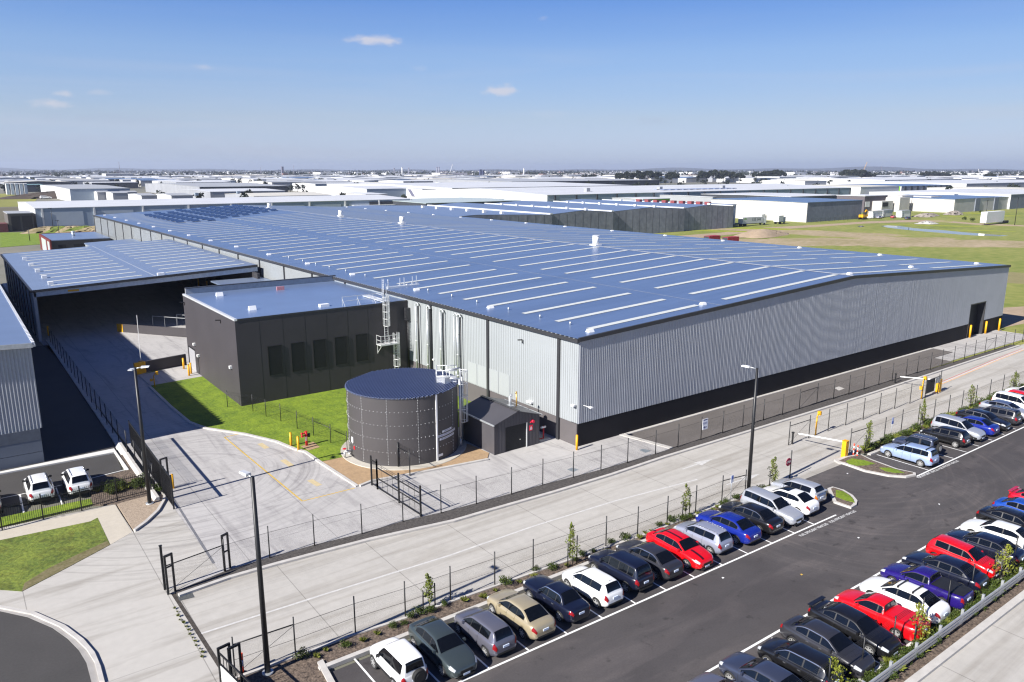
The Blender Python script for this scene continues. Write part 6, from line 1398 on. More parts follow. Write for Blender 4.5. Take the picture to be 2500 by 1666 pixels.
# ------------------------------------------------------------------ plants
def leafmat(name, c1, c2):
    m = mat(name, c1, .6, scale=1.7, col2=c2, fine=11, spec=.25); return m
M_leaf = leafmat('pear_leaf', (.05, .075, .008), (.17, .20, .03)); M_leafy = leafmat('light_leaf', (.10, .13, .012), (.27, .28, .04)); M_shrub = leafmat('shrub_leaf', (.02, .035, .006), (.075, .105, .018)); M_tuft = leafmat('grass_tuft', (.08, .11, .012), (.22, .23, .05)); M_gum = leafmat('gum_leaf', (.006, .010, .006), (.026, .034, .018))
M_bark = mat('pale_bark', (.26, .20, .14), .9, var=.25, scale=9); M_gbark = mat('gum_bark', (.12, .10, .085), .9, var=.3, scale=2); M_redleaf = leafmat('red_leaf', (.25, .02, .03), (.40, .06, .05))
def leaves(mb, c, rx, ry, rz, n, s, rnd, shell=.45, m=0, updown=None):
    for _ in range(n):
        while True:
            x, y, z = rnd.uniform(-1, 1), rnd.uniform(-1, 1), rnd.uniform(-1, 1); d = x * x + y * y + z * z
            if d < 1 and (d > shell * shell or rnd.random() < .35): break
        p = Vector((c[0] + x * rx, c[1] + y * ry, c[2] + z * rz)); a = Vector((rnd.gauss(0, 1), rnd.gauss(0, 1), rnd.gauss(0, .7))).normalized(); b = a.orthogonal().normalized(); b.rotate(Matrix.Rotation(rnd.uniform(0, 6.28), 3, a)); k = s * rnd.uniform(.6, 1.4); q = a.cross(b) * .6
        mb.face([tuple(p - b * k), tuple(p + q * k), tuple(p + b * k), tuple(p - q * k)], m)
def sapling(label, q, ty, group, stakes=1, lm=None, wide=.42, red=False, seed=0):
    g = G(*q); h = zt(q[0], q[1], ty); rnd = random.Random(seed * 17 + 5); t = thing('young_tree', label, 'tree', (g.x, g.y, 0), 0, group)
    tr = MB(); P = [(rnd.gauss(0, .02) * k, rnd.gauss(0, .02) * k, h * .93 * k / 6) for k in range(7)]
    for k in range(6): tr.tube(P[k], P[k + 1], .035 - .004 * k, .031 - .004 * k, 6)
    for k in range(12):
        z = h * (.32 + .05 * k); a = rnd.uniform(0, 6.28); l = wide * .7 * (1 - abs(k - 4) / 11); tr.tube((0, 0, z), (l * math.cos(a), l * math.sin(a), z + .28), .011, .005, 4)
    tr.build('trunk', M_bark, t, local=True)
    cr = MB(); n = 9
    for k in range(n):
        f = k / (n - 1); z = h * (.30 + .68 * f); w = wide * (1.0 if f > .12 else .7) * (1 - .72 * max(0, f - .42) / .58) * rnd.uniform(.7, 1.15); a = rnd.uniform(0, 6.28); o = wide * .25
        leaves(cr, (o * math.cos(a), o * math.sin(a), z), w, w, h * .085, 58, .058, rnd, m=1 if red and rnd.random() < .25 else 0)
    cr.build('crown', [lm or M_leaf, M_redleaf], t, local=True)
    if stakes:
        for dx in (-.42, .42): MB().tube((dx, .1 * dx, 0), (dx, .1 * dx, h * (.60 if dx < 0 else .68)), .04, .04, 6).build('stake', M_black, t, local=True)
        MB().beam((-.42, -.04, h * .42), (.42, .04, h * .42), .02, .06).build('tie', M_black, t, local=True)
YT = 'staked young trees along the wire fences'
for i, (q, ty, lab) in enumerate([((1048, 1486), 1404, 'staked young tree behind the grey green sedan'), ((1397, 1382), 1280, 'staked young tree between the white hatchback and navy utility car'), ((1674, 1266), 1187, 'staked young tree behind the red striped sedan'), ((1884.5, 1190), 1119, 'slim staked young tree left of the stop sign'),
        ((2116, 1106), 1030, 'staked young tree beside the red and white traffic tubes'), ((2250, 1045), 978, 'staked young tree behind the black small hatchback in far row'), ((2370, 997), 943, 'bushy staked young tree behind the graphite wagon in far row'), ((2474, 955), 910, 'bushy staked young tree at the far right of far row')]):
    sapling(lab, q, ty, YT, seed=i, wide=.40 if i < 6 else .6)
for i, (q, ty, lab) in enumerate([((2237, 1575), 1478, 'leafy staked tree with red tinged leaves beside the red utility'), ((2035, 1690), 1608, 'leafy light green tree at bottom edge beside graphite sedan'), ((2444, 1422), 1330, 'leafy staked tree beside the red three door hatchback')]):
    sapling(lab, q, ty, 'leafy trees along the guard rail', seed=20 + i, wide=.62, lm=M_leafy, red=(i == 0))
def shrub_meshes(kind, seed):
    rnd = random.Random(seed); mb = MB()
    if kind == 'tuft':
        for _ in range(60):
            a = rnd.uniform(0, 6.28); l = rnd.uniform(.25, .5); t = rnd.uniform(.35, 1.0); d = Vector((math.cos(a), math.sin(a), 0)); p1 = d * l * t + Vector((0, 0, l * (1.25 - .6 * t))); n = Vector((-d.y, d.x, 0)) * .018
            mb.face([tuple(n * 1.2), tuple(-n * 1.2), tuple(p1 * .6 - n + Vector((0, 0, .08))), tuple(p1), tuple(p1 * .6 + n + Vector((0, 0, .08)))])
        return mb.mesh('foliage', M_tuft)
    for _ in range(7): leaves(mb, (rnd.uniform(-.25, .25), rnd.uniform(-.25, .25), rnd.uniform(.18, .42)), .25, .25, .22, 70, .045, rnd, .3)
    return mb.mesh('foliage', M_shrub)
SH = [shrub_meshes('bush', k) for k in range(4)]; TU = [shrub_meshes('tuft', 30 + k) for k in range(3)]
def plant(x, y, s, kind, group, lab, name):
    t = bpy.data.objects.new(name, random.choice(SH if kind == 'bush' else TU)); COL.objects.link(t); t.location = (x, y, .03); t.scale = (s, s, s * random.uniform(.85, 1.15)); t.rotation_euler = (0, 0, random.uniform(0, 6.28)); tag(t, lab, 'plant', group)
random.seed(11)
x = 12.2
while x < 51:
    yf = 35.45 - (x - 12) * .036 if x < 40 else 34.1; yk = 33.85 - .0085 * (x - 13)
    r = random.random()
    if r < .6: plant(x, yk + (yf - yk) * random.uniform(.45, .85), random.uniform(.55, 1.0), 'bush', 'low shrubs in the near bark bed', 'low dark green shrub in the bark bed before the near row', 'shrub')
    else: plant(x, yk + (yf - yk) * random.uniform(.2, .8), random.uniform(.5, .85), 'tuft', 'grass tufts in the near bark bed', 'spiky light green grass tuft in the bark bed before the near row', 'grass_tuft')
    x += random.uniform(.55, 1.25)
x = 64.6
while x < 101:
    plant(x, 33.55 + random.uniform(-.25, .25), random.uniform(.9, 1.35), 'bush' if random.random() < .8 else 'tuft', 'shrubs behind the far row', 'dense shrub behind the cars of the far row', 'shrub'); x += random.uniform(.5, 1.0)
x = 27
while x < 75:
    for _ in range(2): plant(x + random.uniform(-.2, .2), 16.2 + random.uniform(-.3, .3), random.uniform(.75, 1.1), 'bush' if random.random() < .6 else 'tuft', 'hedge plants along the guard rail', 'bushy hedge plant beside the guard rail', 'shrub')
    x += .62 if x < 50 else .9
for k in range(26):
    f = random.random(); q = G(236 + 112 * f, 1213 - 26 * f); plant(q.x + random.uniform(-.3, .3), q.y + random.uniform(-.2, 1.2), random.uniform(.8, 1.25), 'bush' if random.random() < .5 else 'tuft', 'shrubs behind the palisade fence', 'pale green shrub behind the palisade fence', 'shrub')
for q in [(380, 1196), (388, 1202), (330, 1195), (352, 1190), (2395, 520), (2355, 537), (2374, 541)]:
    g = G(*q); plant(g.x, g.y, .8 if q[0] < 1000 else 3.0, 'bush', 'bushes by the black gate' if q[0] < 1000 else 'bushes on the weedy paddock', 'round dark bush on the %s' % ('mulch by the black gate' if q[0] < 1000 else 'weedy paddock before the concrete halls'), 'shrub')
# stray weeds on the apron joint
for k in range(14):
    f = k / 13; g = G(426 + 70 * f, 1488 + 118 * f); plant(g.x + random.uniform(-.08, .08), g.y, random.uniform(.22, .4), 'tuft', 'dry weeds along the apron joint', 'dry weed along the apron joint near the drain grate', 'weed')
def gum(label, q, ty, w, group, seed, dist=None):
    """a broad dark gum tree far off; q is the foot, ty the top row, w the crown width in photograph columns"""
    q = (q[0], q[1] + 6); g = G(*q); h = zt(q[0], q[1], ty - 3.5); W = w * 1.2 / FPX * (g.length); rnd = random.Random(seed); t = thing('gum_tree', label, 'tree', (g.x, g.y, 0), 0, group)
    tr = MB(); tr.tube((0, 0, 0), (0, 0, h * .5), h * .022, h * .014, 6); cr = MB()
    n = max(12, int(W / h * 26))
    for k in range(n):
        a = rnd.uniform(0, 6.28); r = W / 2 * math.sqrt(rnd.random()) * .85; zz = h * (.88 - .36 * (r / (W / 2)) ** 2 * rnd.uniform(.5, 1.2)) - rnd.random() * h * .30; c = (r * math.cos(a), r * math.sin(a), zz)
        tr.tube((0, 0, h * .35), c, h * .010, h * .004, 4); leaves(cr, c, h * .15, h * .15, h * .10, 90, h * .055, rnd, .3)
    tr.build('trunk', M_gbark, t, local=True); cr.build('crown', M_gum, t, local=True)
k = 0
for x, y, ty, w, lab in [(1512, 441, 424, 22, 1), (1532, 441, 420, 24, 1), (1556, 441, 418, 26, 1), (1582, 441, 418, 28, 1), (1604, 441, 420, 24, 1), (1640, 441, 421, 28, 2), (1716, 440, 419, 26, 3), (1740, 440, 416, 28, 3), (1766, 440, 417, 28, 3), (1790, 440, 421, 24, 3), (1806, 440, 424, 18, 3), (1842, 438, 421, 10, 4), (1868, 437, 419, 30, 5), (1896, 437, 415, 34, 5), (2068, 436, 416, 34, 6), (2096, 436, 414, 34, 6), (2122, 436, 421, 28, 6), (2270, 433, 420, 40, 7), (2300, 433, 423, 30, 7), (2414, 437, 424, 20, 8), (1428, 437, 429, 16, 9), (1446, 437, 427, 18, 9)]:
    k += 1
    where = {1: 'in the wide clump left of the skyline gap', 2: 'standing alone between two clumps on the skyline', 3: 'in the middle clump on the skyline', 4: 'slim between two clumps on the skyline', 5: 'in the domed clump before the long white hall', 6: 'in the large clump above the right hand halls', 7: 'in the low clump at the right of the skyline', 8: 'beside the white water tower', 9: 'in the thin pair above the white roofs'}[lab]
    gum('dark gum tree ' + where, (x, y), ty, w, 'gum trees on the skyline', k)
# ------------------------------------------------------------------ the estate beyond
M_wr = mat('white_roof_sheet', (.56, .57, .585), .5, var=.06, scale=.05); M_gr = mat('grey_roof_sheet', (.36, .37, .38), .5, var=.08, scale=.05); M_br = mat('blue_roof_sheet', (.13, .20, .33), .45, .2, var=.1, scale=.08, stretch=(.3, 3, 1))
M_ww = mat('white_wall_sheet', (.62, .62, .61), .6, var=.05, scale=.08); M_gw = mat('grey_wall_sheet', (.30, .31, .33), .6, var=.08, scale=.08); M_bw = mat('blue_shade_wall', (.27, .33, .40), .6, var=.06, scale=.08)  # the blue grey is white hall fronts with shade put into the colour
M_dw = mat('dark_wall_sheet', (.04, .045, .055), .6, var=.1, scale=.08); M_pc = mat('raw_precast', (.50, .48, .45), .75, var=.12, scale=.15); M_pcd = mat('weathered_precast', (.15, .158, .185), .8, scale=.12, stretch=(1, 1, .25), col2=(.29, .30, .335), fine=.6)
M_pcs = mat('slate_shade_precast', (.14, .155, .19), .8, scale=.12, stretch=(1, 1, .2), col2=(.22, .24, .28), fine=.6)  # slate tone carries the shade on the white precast hall's end
def hall(label, C, L, R_, h, roof=M_wr, wl=M_ww, wf=M_bw, ridge=0.8, along='x', group=None, cat='warehouse', name='warehouse', depth=None, width=None):  # default wf is the white wall with the front's shade in its colour
    """a hall whose near corner, far left eave and far right eave lie at photograph points C, L, R_ at height h"""
    c = G(*C, h); x0, y0 = c.x, c.y
    x1 = x0 + width if width else G(*R_, h).x; y1 = y0 + depth if depth else G(*L, h).y
    return hall_xy(label, x0, y0, x1, y1, h, roof, wl, wf, ridge, along, group, cat, name)
def hall_xy(label, x0, y0, x1, y1, h, roof=M_wr, wl=M_ww, wf=M_bw, ridge=.8, along='x', group=None, cat='warehouse', name='warehouse', simple=False):
    t = thing(name, label, cat, ((x0 + x1) / 2, (y0 + y1) / 2, 0), 0, group); xm, ym = (x0 + x1) / 2, (y0 + y1) / 2; e = .25
    w = MB()
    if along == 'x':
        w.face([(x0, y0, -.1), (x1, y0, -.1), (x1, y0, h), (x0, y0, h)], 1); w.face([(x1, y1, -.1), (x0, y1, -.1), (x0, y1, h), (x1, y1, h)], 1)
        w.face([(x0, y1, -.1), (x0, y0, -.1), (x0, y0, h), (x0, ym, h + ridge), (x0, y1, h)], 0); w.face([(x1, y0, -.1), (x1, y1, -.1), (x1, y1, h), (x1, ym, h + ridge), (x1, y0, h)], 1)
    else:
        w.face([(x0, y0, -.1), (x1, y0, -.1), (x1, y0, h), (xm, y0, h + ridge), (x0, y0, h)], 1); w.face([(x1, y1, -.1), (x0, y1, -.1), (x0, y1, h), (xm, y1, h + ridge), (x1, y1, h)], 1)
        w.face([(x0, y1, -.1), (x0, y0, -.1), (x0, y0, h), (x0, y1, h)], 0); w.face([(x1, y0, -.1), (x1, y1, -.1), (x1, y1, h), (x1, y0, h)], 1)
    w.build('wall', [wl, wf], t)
    r = MB()
    if along == 'x':
        r.hexa([(x0 - e, y0 - e, h - .1), (x1 + e, y0 - e, h - .1), (x1 + e, ym, h + ridge - .1), (x0 - e, ym, h + ridge - .1)], [(x0 - e, y0 - e, h + .12), (x1 + e, y0 - e, h + .12), (x1 + e, ym, h + ridge + .12), (x0 - e, ym, h + ridge + .12)])
        r.hexa([(x0 - e, ym, h + ridge - .1), (x1 + e, ym, h + ridge - .1), (x1 + e, y1 + e, h - .1), (x0 - e, y1 + e, h - .1)], [(x0 - e, ym, h + ridge + .12), (x1 + e, ym, h + ridge + .12), (x1 + e, y1 + e, h + .12), (x0 - e, y1 + e, h + .12)])
    else:
        r.hexa([(x0 - e, y0 - e, h - .1), (xm, y0 - e, h + ridge - .1), (xm, y1 + e, h + ridge - .1), (x0 - e, y1 + e, h - .1)], [(x0 - e, y0 - e, h + .12), (xm, y0 - e, h + ridge + .12), (xm, y1 + e, h + ridge + .12), (x0 - e, y1 + e, h + .12)])
        r.hexa([(xm, y0 - e, h + ridge - .1), (x1 + e, y0 - e, h - .1), (x1 + e, y1 + e, h - .1), (xm, y1 + e, h + ridge - .1)], [(xm, y0 - e, h + ridge + .12), (x1 + e, y0 - e, h + .12), (x1 + e, y1 + e, h + .12), (xm, y1 + e, h + ridge + .12)])
    r.build('roof', roof, t)
    t['_x0'], t['_y0'], t['_x1'], t['_y1'], t['_h'] = x0, y0, x1, y1, h
    return t
def dims(t): return t['_x0'], t['_y0'], t['_x1'], t['_y1'], t['_h']
def front_bays(t, n, nm, m, w, z0, z1, off=.12, x0=None, x1=None):
    X0, Y0, X1, Y1, H = dims(t); X0 = x0 or X0; X1 = x1 or X1
    for k in range(n):
        x = X0 + (X1 - X0) * (k + .5) / n; MB().box(x - w / 2, Y0 - off, z0, x + w / 2, Y0 + .02, z1).build(nm, m, t)
# long white hall behind the left end
t = hall('long white hall with pale blue shaded bays behind left end of main warehouse', (85, 509.4), (32.3, 493.3), (919, 481), 9.1, M_wr, M_ww, M_bw, 1.3, 'x', depth=82, name='factory_hall'); X0, Y0, X1, Y1, H = dims(t)
front_bays(t, 9, 'wall_bay', mat('pale_bay_sheet', (.40, .45, .50), .6, var=.05, scale=.3), 15.5, 1.6, 7.4)  # blue of front and bays stands for the shade on this side
for k in range(10): x = X0 + 2.5 + (X1 - X0 - 3) * k / 9; MB().box(x - .35, Y0 - .5, 0, x + .35, Y0, 8.9).build('column', M_ww, t)
MB().box(X0 + .1, Y0 - .16, 0, X1, Y0 - .13, 1.5).build('base_wall', M_bw, t); MB().box(X1 - 26, Y0 - .3, 0, X1 + .05, Y0 - .2, 8.2).build('dark_canopy_front', M_dw, t)
for q in ((480, 476.5), (582, 472)): g = G(*q, 9.9); MB().box(g.x - 1, g.y - 1, 9.6, g.x + 1, g.y + 1, 11.2).build('roof_vent', M_bw, t)
# stepped weathered concrete halls behind the main roof
st = thing('concrete_factory', 'dark weathered concrete factory with four stepped gables and red roof fans', 'factory', (215, 240, 0))
seg = [(112, 176, 213.6), (176, 207, 214.5), (207, 248.7, 215.4), (248.7, 281.9, 216.3)]
for i, (xa, xb, yf) in enumerate(seg):
    h = 9.35; xm = (xa + xb) / 2; yb = 300
    w = MB(); w.face([(xa, yf, 0), (xb, yf, 0), (xb, yf, h), (xm, yf, h + 1.0), (xa, yf, h)]).face([(xb, yf, 0), (xb, yb, 0), (xb, yb, h), (xb, yf, h)]).face([(xa, yb, 0), (xa, yf, 0), (xa, yf, h), (xa, yb, h)]); wo = w.build('wall', M_pcd, st)
    n = int((xb - xa) / 3.6)
    for k in range(1, n): x = xa + (xb - xa) * k / n; MB().box(x - .06, yf - .03, 0, x + .06, yf + .02, h).build('panel_joint', mat('joint_grey', (.09, .09, .10), .8), wo)
    r = MB(); r.hexa([(xa, yf, h - .1), (xm, yf, h + .9), (xm, yb, h + .9), (xa, yb, h - .1)], [(xa, yf, h + .05), (xm, yf, h + 1.05), (xm, yb, h + 1.05), (xa, yb, h + .05)]).hexa([(xm, yf, h + .9), (xb, yf, h - .1), (xb, yb, h - .1), (xm, yb, h + .9)], [(xm, yf, h + 1.05), (xb, yf, h + .05), (xb, yb, h + .05), (xm, yb, h + 1.05)]); r.build('roof', M_roof2, st)
    MB().box(xb - .9, yf - .05, h + .05, xb + .3, yb, h + .5).build('box_gutter', M_wr, st)
    
    for k in range(6): MB().box(xa + (xb - xa) * .72, yf + 6 + 11 * k, h + .5, xa + (xb - xa) * .72 + 1.1, yf + 7.1 + 11 * k, h + 1.4).build('roof_vent', M_white, st)
for k in range(9): g = G(1560 + 21 * k, 492 + .85 * k, 10.2); MB().box(g.x - .9, g.y - 1.2, 9.6, g.x + .9, g.y + 1.2, 11.2).build('roof_fan', mat('fan_red', (.22, .05, .05), .5), st)
MB().box(281.9, 226, 0, 296, 290, 9.3).build('side_bay', M_bw, st); MB().box(281.8, 225.8, 9.3, 296.2, 290, 9.5).build('side_bay_roof', M_roof2, st); MB().box(285, 225.9, 0, 294, 226, 7.2).build('side_door', M_gr, st)
# pale precast hall
t = hall('white precast hall with slate blue shaded end at centre right', (1972, 495), (1742, 486), (2098, 489), 9.5, M_br, M_pc, M_pcs, .3, 'x', name='precast_hall'); X0, Y0, X1, Y1, H = dims(t)
fence('wire mesh site fence in front of the white precast hall', [(X0 - 2 + 4 * k, Y0 - 4) for k in range(14)], h=1.9, post_h=2.2)
# office building site beside it
t = thing('office_building', 'two storey brown and raw concrete office block on the building site', 'office', (455, 255, 0))
b0 = G(2108, 519.5); X0, Y0 = b0.x, b0.y
MB().box(X0, Y0, 0, X0 + 26, Y0 + 18, 9.6).build('brown_wall', mat('brown_panel', (.10, .085, .095), .7), t)
MB().box(X0 - .3, Y0 - .3, 9.6, X0 + 26.3, Y0 + 18.3, 9.9).build('roof', M_wr, t)
MB().box(X0 + 9, Y0 - 6, 0, X0 + 22, Y0 - .01, 6.6).build('entry_block', M_pc, t); MB().box(X0 + 10, Y0 - 6.1, 3.4, X0 + 16, Y0 - 5.98, 5.9).box(X0 + 10, Y0 - 6.1, .2, X0 + 19, Y0 - 5.98, 1.8).build('window', M_void, t)
MB().box(X0 + 1, Y0 - .12, 3.2, X0 + 6, Y0 - .01, 6.4).build('window', M_ww, t)
for k, (xa, xb, ya, z) in enumerate(((24, 36, -9, 8.6), (38, 52, -3, 9.3), (52, 66, -14, 8.8))): MB().box(X0 + xa, Y0 + ya, 0, X0 + xb, Y0 + 14, z).build('concrete_panel', M_pc, t); 
# right hand halls
t = hall('white concrete hall with blue roof and two recessed grey bays at right', (2331.6, 487), (2265, 484), (2461.6, 480), 7.9, M_br, M_pc, M_pc, .3, 'x', depth=62, name='precast_hall'); X0, Y0, X1, Y1, H = dims(t)
for f in (.33, .66): MB().box(X0 + (X1 - X0) * f, Y0 - .6, 0, X0 + (X1 - X0) * f + 6, Y0 - .05, H).build('recess_panel', M_pcs, t)
t = hall_xy('slate grey concrete hall at the far right edge', 561, 213, 680, 290, 9.3, M_wr, M_ww, M_pcs, .4, 'x', name='precast_hall')
hall('white low roof behind the blue roofed concrete hall', (2330, 474), (2288, 470), (2560, 466), 9.0, M_wr, M_ww, M_ww, .8, 'x', name='warehouse', depth=60)
t = hall('white hall with beige stripes and lime green panels behind red porch', (2201, 455), (1995, 452), (2322, 452), 8.1, M_br, M_ww, M_gw, .8, 'x', name='striped_hall'); X0, Y0, X1, Y1, H = dims(t)  # grey front: the white wall with its shade in the colour
for k in range(9): y = Y0 + (Y1 - Y0) * (k + .5) / 9; MB().box(X0 - .5, y - 2.4, .2, X0 - .05, y + 2.4, H - .1).build('beige_panel', mat('beige_panel', (.44, .40, .36), .6), t)
for y in (Y0 + 4, Y0 + 24): MB().box(X0 - .7, y - 3, .2, X0 - .06, y + 3, H - .1).build('green_panel', mat('lime_panel', (.16, .40, .02), .5), t)
for k in range(8): x = X0 + 8 + (X1 - X0) * k / 8.5; MB().box(x - 2.2, Y0 - .5, .2, x + 2.2, Y0 - .05, H - .2).build('dark_panel', M_dw, t)
t = thing('red_porch', 'dark red framed entrance porch beside the striped hall', 'building', (*G(2012, 478)[:2], 0)); g = G(2012, 476); X, Y = g.x, g.y
MB().box(X - 17, Y, 0, X + 17, Y + 12, 9.0).build('frame', mat('maroon_panel', (.30, .015, .03), .5), t); MB().box(X - 12, Y - .1, .2, X + 12, Y + .02, 5.5).build('opening', M_void, t)
for k in range(4): MB().box(X - 9 + 5.4 * k, Y - .2, 2, X - 7.2 + 5.4 * k, Y - .11, 5.2).build('window', M_white, t)
# white roofed hall across the middle with its lit gable
t = hall('wide white roofed hall with shaded blue front and bright gable in the middle', (1336, 477), (1055, 464), (1998, 457), 10, M_wr, M_ww, M_bw, 2.6, 'x', name='factory_hall'); X0, Y0, X1, Y1, H = dims(t)
for k in range(20): x = X0 + 6 + (X1 - X0 - 8) * k / 19; MB().box(x - .6, Y0 - .5, 0, x + .6, Y0 - .02, H - .3).build('column', M_dw, t)
for k in range(10): x = X0 + 12 + (X1 - X0 - 20) * k / 10; MB().box(x, Y0 - .25, 0, x + 9, Y0 - .01, 6.0).build('wall_bay', M_gr, t)
for k in range(3): MB().box(X0 + 50 + 70 * k, Y0 + 20, H + .5, X0 + 53 + 70 * k, Y0 + 23, H + 3.2).build('roof_vent', M_gw, t)
for k in range(12): MB().box(X0 + 120 + 7 * k, Y0 + 16, H + .9, X0 + 125 + 7 * k, Y0 + 26, H + 1.3).build('solar_panel', mat('far_solar', (.2, .24, .36), .4), t)
t = hall('long low green fronted shed before the wide white roofed hall', (1570, 487), (1570, 484), (1638, 485), 8, M_wr, M_gw, mat('apple_green', (.16, .40, .02), .5), .4, 'x', depth=26, name='shed'); X0, Y0, X1, Y1, H = dims(t); MB().box(X0 + 4, Y0 - .1, 0, X1 - 5, Y0 + .02, 5.6).build('opening', M_void, t)
t = hall('low white roofed awning hall right of the green front', (1740, 482), (1640, 474), (1815, 484), 8.0, M_wr, M_gw, M_dw, .4, 'x', depth=60, name='shed')
t = hall('white wedge roofed hall with dark eave right of centre', (1930, 481), (1825, 471), (2030, 476), 8.6, M_wr, M_dw, M_dw, .3, 'x', name='shed')
t = hall('bright blue hoarding topped building behind main ridge', (1190, 487), (1188, 484), (1342, 485), 6.5, M_gr, mat('bright_blue_panel', (.02, .20, .62), .5), mat('royal_blue_panel', (.01, .06, .25), .5), .1, 'x', depth=20, name='shed')
t = hall('pale green roofed open awning left of the blue building', (1040, 497), (955, 487), (1190, 486), 8.2, mat('pale_green_roof', (.40, .46, .46), .5), M_dw, M_dw, .2, 'x', name='awning')
t = hall('grey flat roofed low building just behind the main ridge', (865, 503), (800, 494), (1065, 494), 6.4, M_wr, M_pc, M_gw, .2, 'x', name='shed')
t = hall('raw concrete walled shed beside a dark canopy behind main ridge', (893, 475), (890, 473), (1004, 477), 8.5, M_wr, M_pc, M_pc, .3, 'x', depth=50, name='shed')
t = hall('white hall with slanted dark windows and yellow sign in the distance', (1031, 462), (955, 453), (1090, 458), 9, M_wr, M_ww, M_gw, .6, 'x', name='warehouse'); X0, Y0, X1, Y1, H = dims(t)
for k in range(7): y = Y1 - (Y1 - Y0) * (k + .6) / 7.5; MB().hexa([(X0 - .5, y - 6, 2.6), (X0 - .02, y - 6, 2.6), (X0 - .02, y - 1, 2.6), (X0 - .5, y - 1, 2.6)], [(X0 - .5, y + 1, H - .6), (X0 - .02, y + 1, H - .6), (X0 - .02, y + 6, H - .6), (X0 - .5, y + 6, H - .6)]).build('window', mat('slate_window', (.14, .14, .2), .3), t)
MB().box(X0 - .6, Y1 - 16, H - 3, X0 - .05, Y1 - 4, H - .8).build('yellow_sign', M_yel, t)
t = thing('silo', 'white round silo beside the hall with slanted windows', 'silo', (*G(1071, 466)[:2], 0)); MB().tube((0, 0, 0), (0, 0, 9.6), 7, 7, 24).build('shell', M_white, t, local=True); MB().tube((0, 0, 9.6), (0, 0, 10.6), 7.1, .6, 24).build('cap', M_wr, t, local=True)
t = hall('white gabled hall left of the slanted window hall', (895, 462), (814, 455), (1000, 458), 9, M_wr, M_ww, M_bw, 1.6, 'x', name='warehouse')
hall('long white roof with dark eave line behind the wide hall', (1104, 460), (900, 448), (1462, 451), 10, M_wr, M_ww, M_dw, 1.6, 'x', name='warehouse')
t = hall('grey roofed distant hall with dark glazed front at centre', (1250, 444), (1114, 438), (1471, 438), 10.5, M_gr, M_gw, M_dw, 1.2, 'x', name='warehouse')
hall('white walled hall with grey roof at left beside the yellow paddock', (170, 462), (93, 452), (262, 455), 10, M_gr, M_ww, M_bw, .8, 'x', name='warehouse')
t = hall('dark fronted grey roofed hall left of centre in the distance', (487, 457), (400, 448), (673, 453), 9.5, M_gr, M_gw, M_dw, 1.4, 'x', name='warehouse')
for i, (c, l, r) in enumerate([((216, 467), (195, 466), (240, 466)), ((237, 470), (219, 469), (262, 469)), ((275, 472), (250, 470), (300, 470)), ((299, 470), (279, 469), (330, 469)), ((345, 478), (312, 474), (372, 476)), ((418, 478), (374, 474), (450, 475))]): hall('small white gabled shed in the row behind the long white hall', c, l, r, 7.5, M_gr, M_ww, M_gw, .9, 'x', 'small white sheds behind the long hall', name='shed')
for i in range(5): hall('pale silo-like block in the row at far left', (14 + 11 * i, 449), (8 + 11 * i, 448.6), (19 + 11 * i, 448.6), 11, M_wr, M_ww, M_bw, .3, 'x', 'white blocks at far left', name='block')
hall('teal roofed dark shed left of the white walled hall', (60, 452), (56, 450), (94, 450), 8, mat('teal_roof', (.16, .27, .27), .5), M_dw, M_dw, .4, 'x', name='shed')
hall('white skyline factory with a mast on its roof at left', (258, 424.5), (255, 423.5), (312, 424), 15, M_wr, M_ww, M_gw, .4, 'x', name='factory', depth=60, width=66)
hall('white hall with dark strip windows behind the domed gum trees', (1903, 432), (1898, 430), (2060, 430), 11, M_wr, M_ww, M_ww, .4, 'x', name='warehouse', depth=60)
hall('broad pale roof above the striped hall at right', (2160, 440), (2000, 436), (2440, 438), 10, M_wr, M_ww, M_bw, 1.6, 'x', name='warehouse')
hall('white roofed hall with grey columns at the right edge', (2360, 449), (2180, 442), (2620, 443), 9.5, M_wr, M_ww, M_gw, 1.2, 'x', name='warehouse')
# vehicles and sheds on the building site and paddock
def truck(label, q, rz, box_m, cab_m, L=11.0, text=None, extra=None):
    g = G(*q); t = thing('truck', label, 'truck', (g.x, g.y, 0), rz)
    MB().box(-L / 2, -1.25, 1.1, L / 2, 1.25, 3.9).build('cargo_box', box_m, t, local=True); MB().box(L / 2 + .3, -1.2, .7, L / 2 + 2.5, 1.2, 3.1).build('cab', cab_m, t, local=True); MB().box(L / 2 + 2.48, -1.05, 1.9, L / 2 + 2.54, 1.05, 2.8).build('windscreen', M_glass, t, local=True)
    MB().box(-L / 2, -.6, .75, L / 2 + 2.3, .6, 1.1).build('chassis', M_trim, t, local=True)
    for x in (-L / 2 + 1.2, -L / 2 + 2.5, L / 2 + 1.3):
        for s in (-1, 1): MB().tube((x, s * .9, .5), (x, s * 1.25, .5), .5, .5, 14).build('wheel', M_tyre, t, local=True)
    return t
t = truck('white semi trailer truck marked 133 144 beside the dark factory', (1832, 551), 0, M_ww, M_white, 15); text_obj('133 144', 2.0, M_dw, 'lettering', t, (2.4, -1.27, 2.7), (math.pi / 2, 0, 0)); MB().face([(-6.8, -1.265, 3.0), (-4.4, -1.265, 3.0), (-5.0, -1.265, 3.5), (-6.0, -1.265, 3.55)]).build('green_mark', MATS['lime_panel'], t, local=True)
truck('white tanker truck parked before the white precast hall', (1857, 543), R(20), M_white, M_ww, 6)
t = thing('trailer', 'white box trailer standing on the paddock at right', 'trailer', (*G(2421, 548)[:2], 0)); MB().box(-9.5, -1.3, 1.0, 9.5, 1.3, 6.0).build('cargo_box', M_white, t, local=True); MB().box(8, -1.2, .4, 16, 1.2, 1.2).build('chassis', M_galv, t, local=True)
